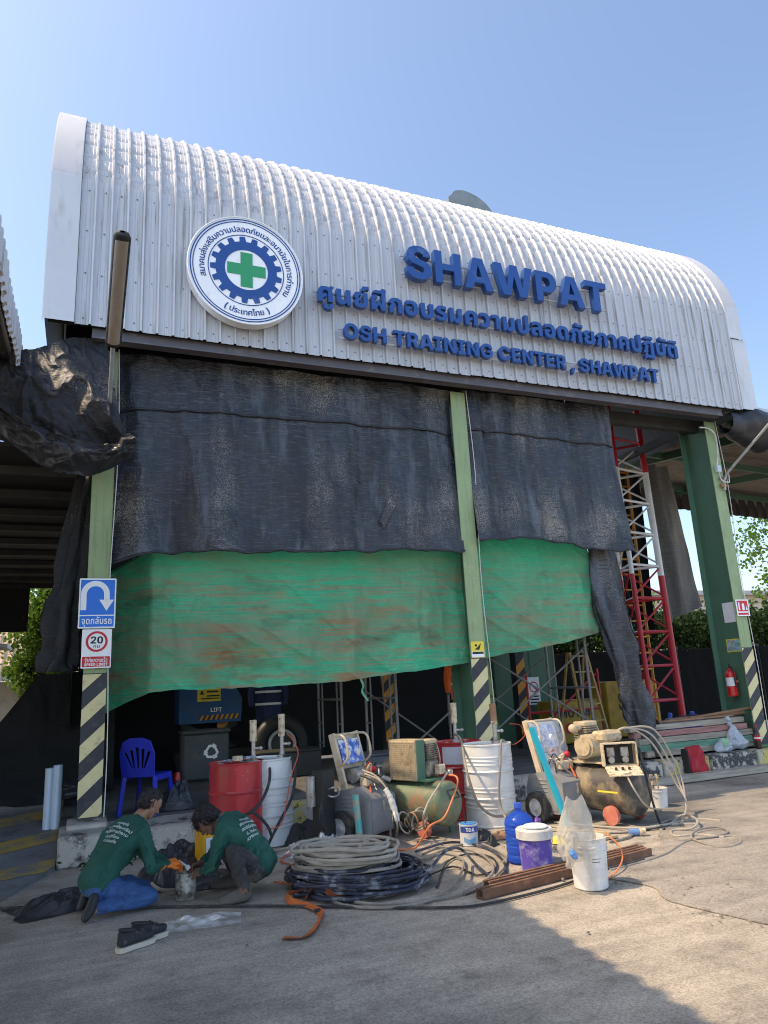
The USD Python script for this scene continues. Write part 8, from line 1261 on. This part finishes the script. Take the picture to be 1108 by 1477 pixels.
# black sheeting lumps
def lump(name, label, cat, cx, cy, w, d, h, mat, seed, rz=0.0, z0=0.0):
    U, V = np.meshgrid(np.linspace(-1, 1, 54), np.linspace(-1, 1, 44), indexing='ij'); e = np.clip(1-(U**2+V**2)**0.8, 0, 1)
    edge = 1+0.3*fbm(np.stack([U*1.5, V*1.5, U*0+seed], -1), 3, seed); X, Y_ = U*w/2*edge, V*d/2*edge; Z = e**0.7*h*(0.55+0.9*(fbm(np.stack([U*2.2, V*2.2, U*0], -1), 4, seed)+0.5)) - 0.35*h*np.exp(-np.abs(fbm(np.stack([U*2.4+V, V*2.4-U, U*0+seed], -1), 3, seed+2))*16)*e
    ca, sa = math.cos(rz), math.sin(rz); P = np.stack([cx+X*ca-Y_*sa, cy+X*sa+Y_*ca, z0+np.maximum(Z, 0.004)], -1); return single(name, label, cat, MB().grid(P), mat, True)
lump('plastic_sheet', 'black plastic sheet crumpled on the ground behind the kneeling worker', 'plastic sheet', -0.18, -2.12, 0.78, 0.50, 0.13, m_plastic, 3, 0.3); lump('plastic_sheet', 'heap of black plastic between the workers before the pad', 'plastic sheet', 0.72, -1.85, 0.75, 0.6, 0.34, m_plastic, 8, 0.2); lump('plastic_sheet', 'black plastic lying between the tin and the yellow canister', 'plastic sheet', 0.95, -2.10, 0.6, 0.4, 0.12, m_plastic, 12, 0.1)
lump('plastic_bag', 'crumpled clear and pale bag behind the hose coil', 'bag', 1.95, -1.50, 0.35, 0.30, 0.14, m_film2, 15, 0.4); lump('plastic_bag', 'torn clear bag lying against the left cart', 'bag', 2.25, -1.48, 0.4, 0.3, 0.16, m_film2, 18, 0.9); lump('rubbish_heap', 'dark rubbish heap between the shaded drum and the left cart', 'rubbish', 2.15, -0.85, 0.55, 0.45, 0.20, m_dark, 21, 0.0)
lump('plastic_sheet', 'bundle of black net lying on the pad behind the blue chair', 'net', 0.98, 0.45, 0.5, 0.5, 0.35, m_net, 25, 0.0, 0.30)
for k, (x, y, w, h, mt, lab) in enumerate(((3.78, -1.98, 0.22, 0.10, m_rubber, 'black rubber cap lying right of the blue lidded paint can'), (3.70, -2.28, 0.16, 0.09, m_black, 'small black pot lying before the rubber cap'), (3.98, -2.0, 0.3, 0.05, m_rust, 'rusty scrap beside the foot of the sunlit drum'), (3.95, -2.30, 0.2, 0.06, m_yel, 'yellow rag left of the blue water bottle'), (3.86, -2.48, 0.22, 0.05, m_brass, 'tan rag before the yellow one'), (4.12, -2.12, 0.25, 0.045, m_hub, 'pale crumpled paper by the sunlit drum'), (4.3, -2.55, 0.22, 0.06, m_yel, 'yellow scrap behind the violet canister'))): lump('scrap', lab, 'scrap', x, y, w, w*0.7, h, mt, 40+k, k*0.7)
# chair
m_chair = L('chair_blue', (0.012, 0.025, 0.36), 0.3, var=0.05, coat=0.2)
def chair(x, y, z, rz):
    t = thing('plastic_chair', 'dark blue plastic chair with a slotted back on the pad', 'chair', (x, y, z), rz); T = lambda p: t.R @ np.array(p, float) + np.array([x, y, z])
    t.part('seat', MB().box(T((0, 0, 0.425)), (0.42, 0.42, 0.022), t.R, 0.01).box(T((0, 0.20, 0.40)), (0.42, 0.016, 0.06), t.R).box(T((0.205, 0, 0.40)), (0.016, 0.40, 0.06), t.R).box(T((-0.205, 0, 0.40)), (0.016, 0.40, 0.06), t.R), m_chair)
    for sx in (-1, 1):
        for sy in (-1, 1): t.part('leg', MB().bar(T((sx*0.185, sy*0.185, 0.42)), T((sx*0.225, sy*0.225, 0.0)), 0.045, 0.045), m_chair)
    out = Polygon([(-0.20, 0), (0.20, 0), (0.215, 0.25), (0.17, 0.39), (0.08, 0.43), (-0.08, 0.43), (-0.17, 0.39), (-0.215, 0.25)]).buffer(0.02).buffer(-0.02)
    holes = [Polygon([(s*0.028+o*0.30, 0.09), (s*0.028+o*0.30+0.022*1, 0.09), (o*1.0+0.038, 0.33-abs(o)*0.4), (o*1.0-0.006, 0.33-abs(o)*0.4)]) for o, s in ((-0.16, -1), (-0.085, -1), (-0.012, 0), (0.06, 1), (0.135, 1))]
    R = t.R @ rotm(PI/2+0.16, 0, 0); t.part('backrest', MB().poly(out.difference(union_all(holes)), 0.016, R, T((0, -0.205, 0.43))), m_chair, smooth=20); return t
chair(0.62, 0.28, 0.30, -0.55)
for k, (dx, dy) in enumerate(((0, 0), (0.085, -0.02))): single('film_roll', f'upright bluish-white roll of film on the driveway, {"left" if k == 0 else "right"} one of two', 'roll', MB().lathe([(0.001, 0.0), (0.046, 0.0), (0.05, 0.004), (0.05, 0.66+0.03*k), (0.046, 0.664+0.03*k), (0.02, 0.664+0.03*k), (0.02, 0.60), (0.001, 0.60)], 24, (-0.43+dx, 0.55+dy, 0.20)), L('film_white', (0.50, 0.60, 0.72), 0.3, var=0.06), 40)
single('red_object', 'small red object behind the legs of the blue chair', 'canister', MB().lathe([(0.001, 0.3), (0.10, 0.3), (0.10, 0.33), (0.07, 0.34), (0.03, 0.68), (0.001, 0.69)], 20, (1.0, 0.62, 0)), m_fered, 40)  # unidentified red thing, drawn as a small cone
# things on the kerb at the right
single('plank', 'long weathered plank lying along the foot of the right kerb', 'plank', MB().box((9.2, -0.42, 0.055), (5.0, 0.16, 0.10), rotm(0, 0, 0.015), 0.008), L('timber_4', (0.33, 0.30, 0.24), 0.8), False)
rbg = lump('bag', 'red cloth bag leaning on the right kerb', 'bag', 8.45, -0.10, 0.01, 0.01, 0.01, m_red, 3) if False else None
q = skin([Manifold.batch_hull([ball((8.28, -0.30, 0.14), 0.07), ball((8.56, -0.32, 0.12), 0.07), ball((8.30, -0.26, 0.42), 0.06), ball((8.50, -0.28, 0.44), 0.06)])], 0.03, 5, 0.03, 3, 9); t = thing('bag', 'red cloth bag leaning on the painted right kerb', 'bag', (8.42, -0.3, 0.05)); t.part('sack', MB().add(q), L('bag_red', (0.36, 0.02, 0.03), 0.7, var=0.2), True); t.part('black_side', MB().box((8.215, -0.30, 0.27), (0.03, 0.14, 0.34), bev=0.012), m_black)
m_bagw = usdkit.material(stage, '/World/Looks/carrier_bag', {'p': ('principled_bsdf', {'base_color': (0.62, 0.68, 0.74), 'roughness': 0.35}), 't': ('translucent_bsdf', {'color': (0.62, 0.68, 0.74)}), 'x': ('mix_closure', {'fac': 0.35}), 'g': ('geometry', {}), 'n': ('noise_texture', {'scale': 18.0, 'detail': 5.0}), 'b': ('bump', {'strength': 0.7, 'distance': 0.03})}, [('g.position', 'n.vector'), ('n.fac', 'b.height'), ('b.normal', 'p.normal'), ('p.BSDF', 'x.closure1'), ('t.BSDF', 'x.closure2')], surface='x.closure')
q = skin([Manifold.batch_hull([ball((9.52, 0.0, 0.42), 0.12), ball((9.72, 0.0, 0.40), 0.11), ball((9.58, 0.02, 0.66), 0.05)]), bone((9.56, 0.02, 0.68), 0.045, (9.48, 0.0, 0.80), 0.05)], 0.03, 4, 0.03, 6, 9); single('plastic_bag', 'full pale blue carrier bag standing on the right kerb by the column', 'bag', MB().add(q), m_bagw, True)
q = skin([Manifold.batch_hull([ball((9.08, -0.10, 0.36), 0.07), ball((9.30, -0.10, 0.38), 0.09), ball((9.20, -0.08, 0.46), 0.06)])], 0.03, 4, 0.03, 9, 11); t = thing('plastic_bag', 'low knotted bag with green contents on the right kerb', 'bag', (9.2, -0.1, 0.3)); t.part('film', MB().add(q), m_bagw, True); q2 = skin([ball((9.22, -0.125, 0.455), 0.075)], 0.02, 2, 0.015, 9, 15); t.part('green_content', MB().add(q2), L('content_green', (0.30, 0.55, 0.33), 0.5), True)
t = thing('drink_bottle', 'cola bottle with a red and white label on the right kerb', 'bottle', (9.93, -0.12, 0.30)); bx_, by_ = 9.93, -0.12
t.part('body', MB().lathe([(0.001, 0.0), (0.042, 0.0), (0.048, 0.02), (0.048, 0.12), (0.044, 0.15), (0.048, 0.18), (0.046, 0.24), (0.024, 0.31), (0.016, 0.33), (0.016, 0.345)], 24, (bx_, by_, 0.30)), L('cola', (0.03, 0.015, 0.012), 0.1, spec=0.7), 40); t.part('paper_label', MB().lathe([(0.050, 0.13), (0.050, 0.21)], 24, (bx_, by_, 0.30)), m_red); t.part('white_band', MB().lathe([(0.0508, 0.155), (0.0508, 0.18)], 24, (bx_, by_, 0.30)), m_white); t.part('cap', MB().cyl((bx_, by_, 0.64), (bx_, by_, 0.665), 0.018, n=16), m_red)
single('cable', 'thin dark wire tangled behind the timber stack under the blue bottles', 'cable', MB().tube(smoothpath([(8.9, 0.5, 0.83), (9.2, 0.45, 0.86), (9.5, 0.4, 0.82), (9.7, 0.42, 0.85), (9.3, 0.5, 0.84)], 8), 0.01, 6), m_rubber, True)
# grit, weeds
r = np.random.default_rng(77); m = MB()
for k in range(420):
    x, y = r.uniform(-3, 11), r.uniform(-7.5, -0.3); s = abs(r.normal(0, 0.006))+0.003
    if k > 200: x, y = r.normal(4.1, 0.25), r.uniform(-5.6, -3.6); 
    m.sphere((x, y, s*0.4+0.004), (s, s*r.uniform(0.6, 1), s*0.6), 0, rotm(0, 0, r.uniform(0, 6)))
single('grit', 'small stones and crumbs scattered over the yard', 'grit', m, L('grit', (0.22, 0.2, 0.17), 0.9, var=0.4), False, kind='stuff')
r = np.random.default_rng(78); pts = np.c_[r.normal(0.18, 0.12, 260), r.normal(-0.86, 0.05, 260), r.uniform(0.0, 0.10, 260)]; t = thing('weed', 'small green weed growing at the foot of the left plinth', 'plant', (0.18, -0.86, 0)); t.part('leaves', leaves(pts, 0.05, r, 4), m_leafdark, smooth=False)
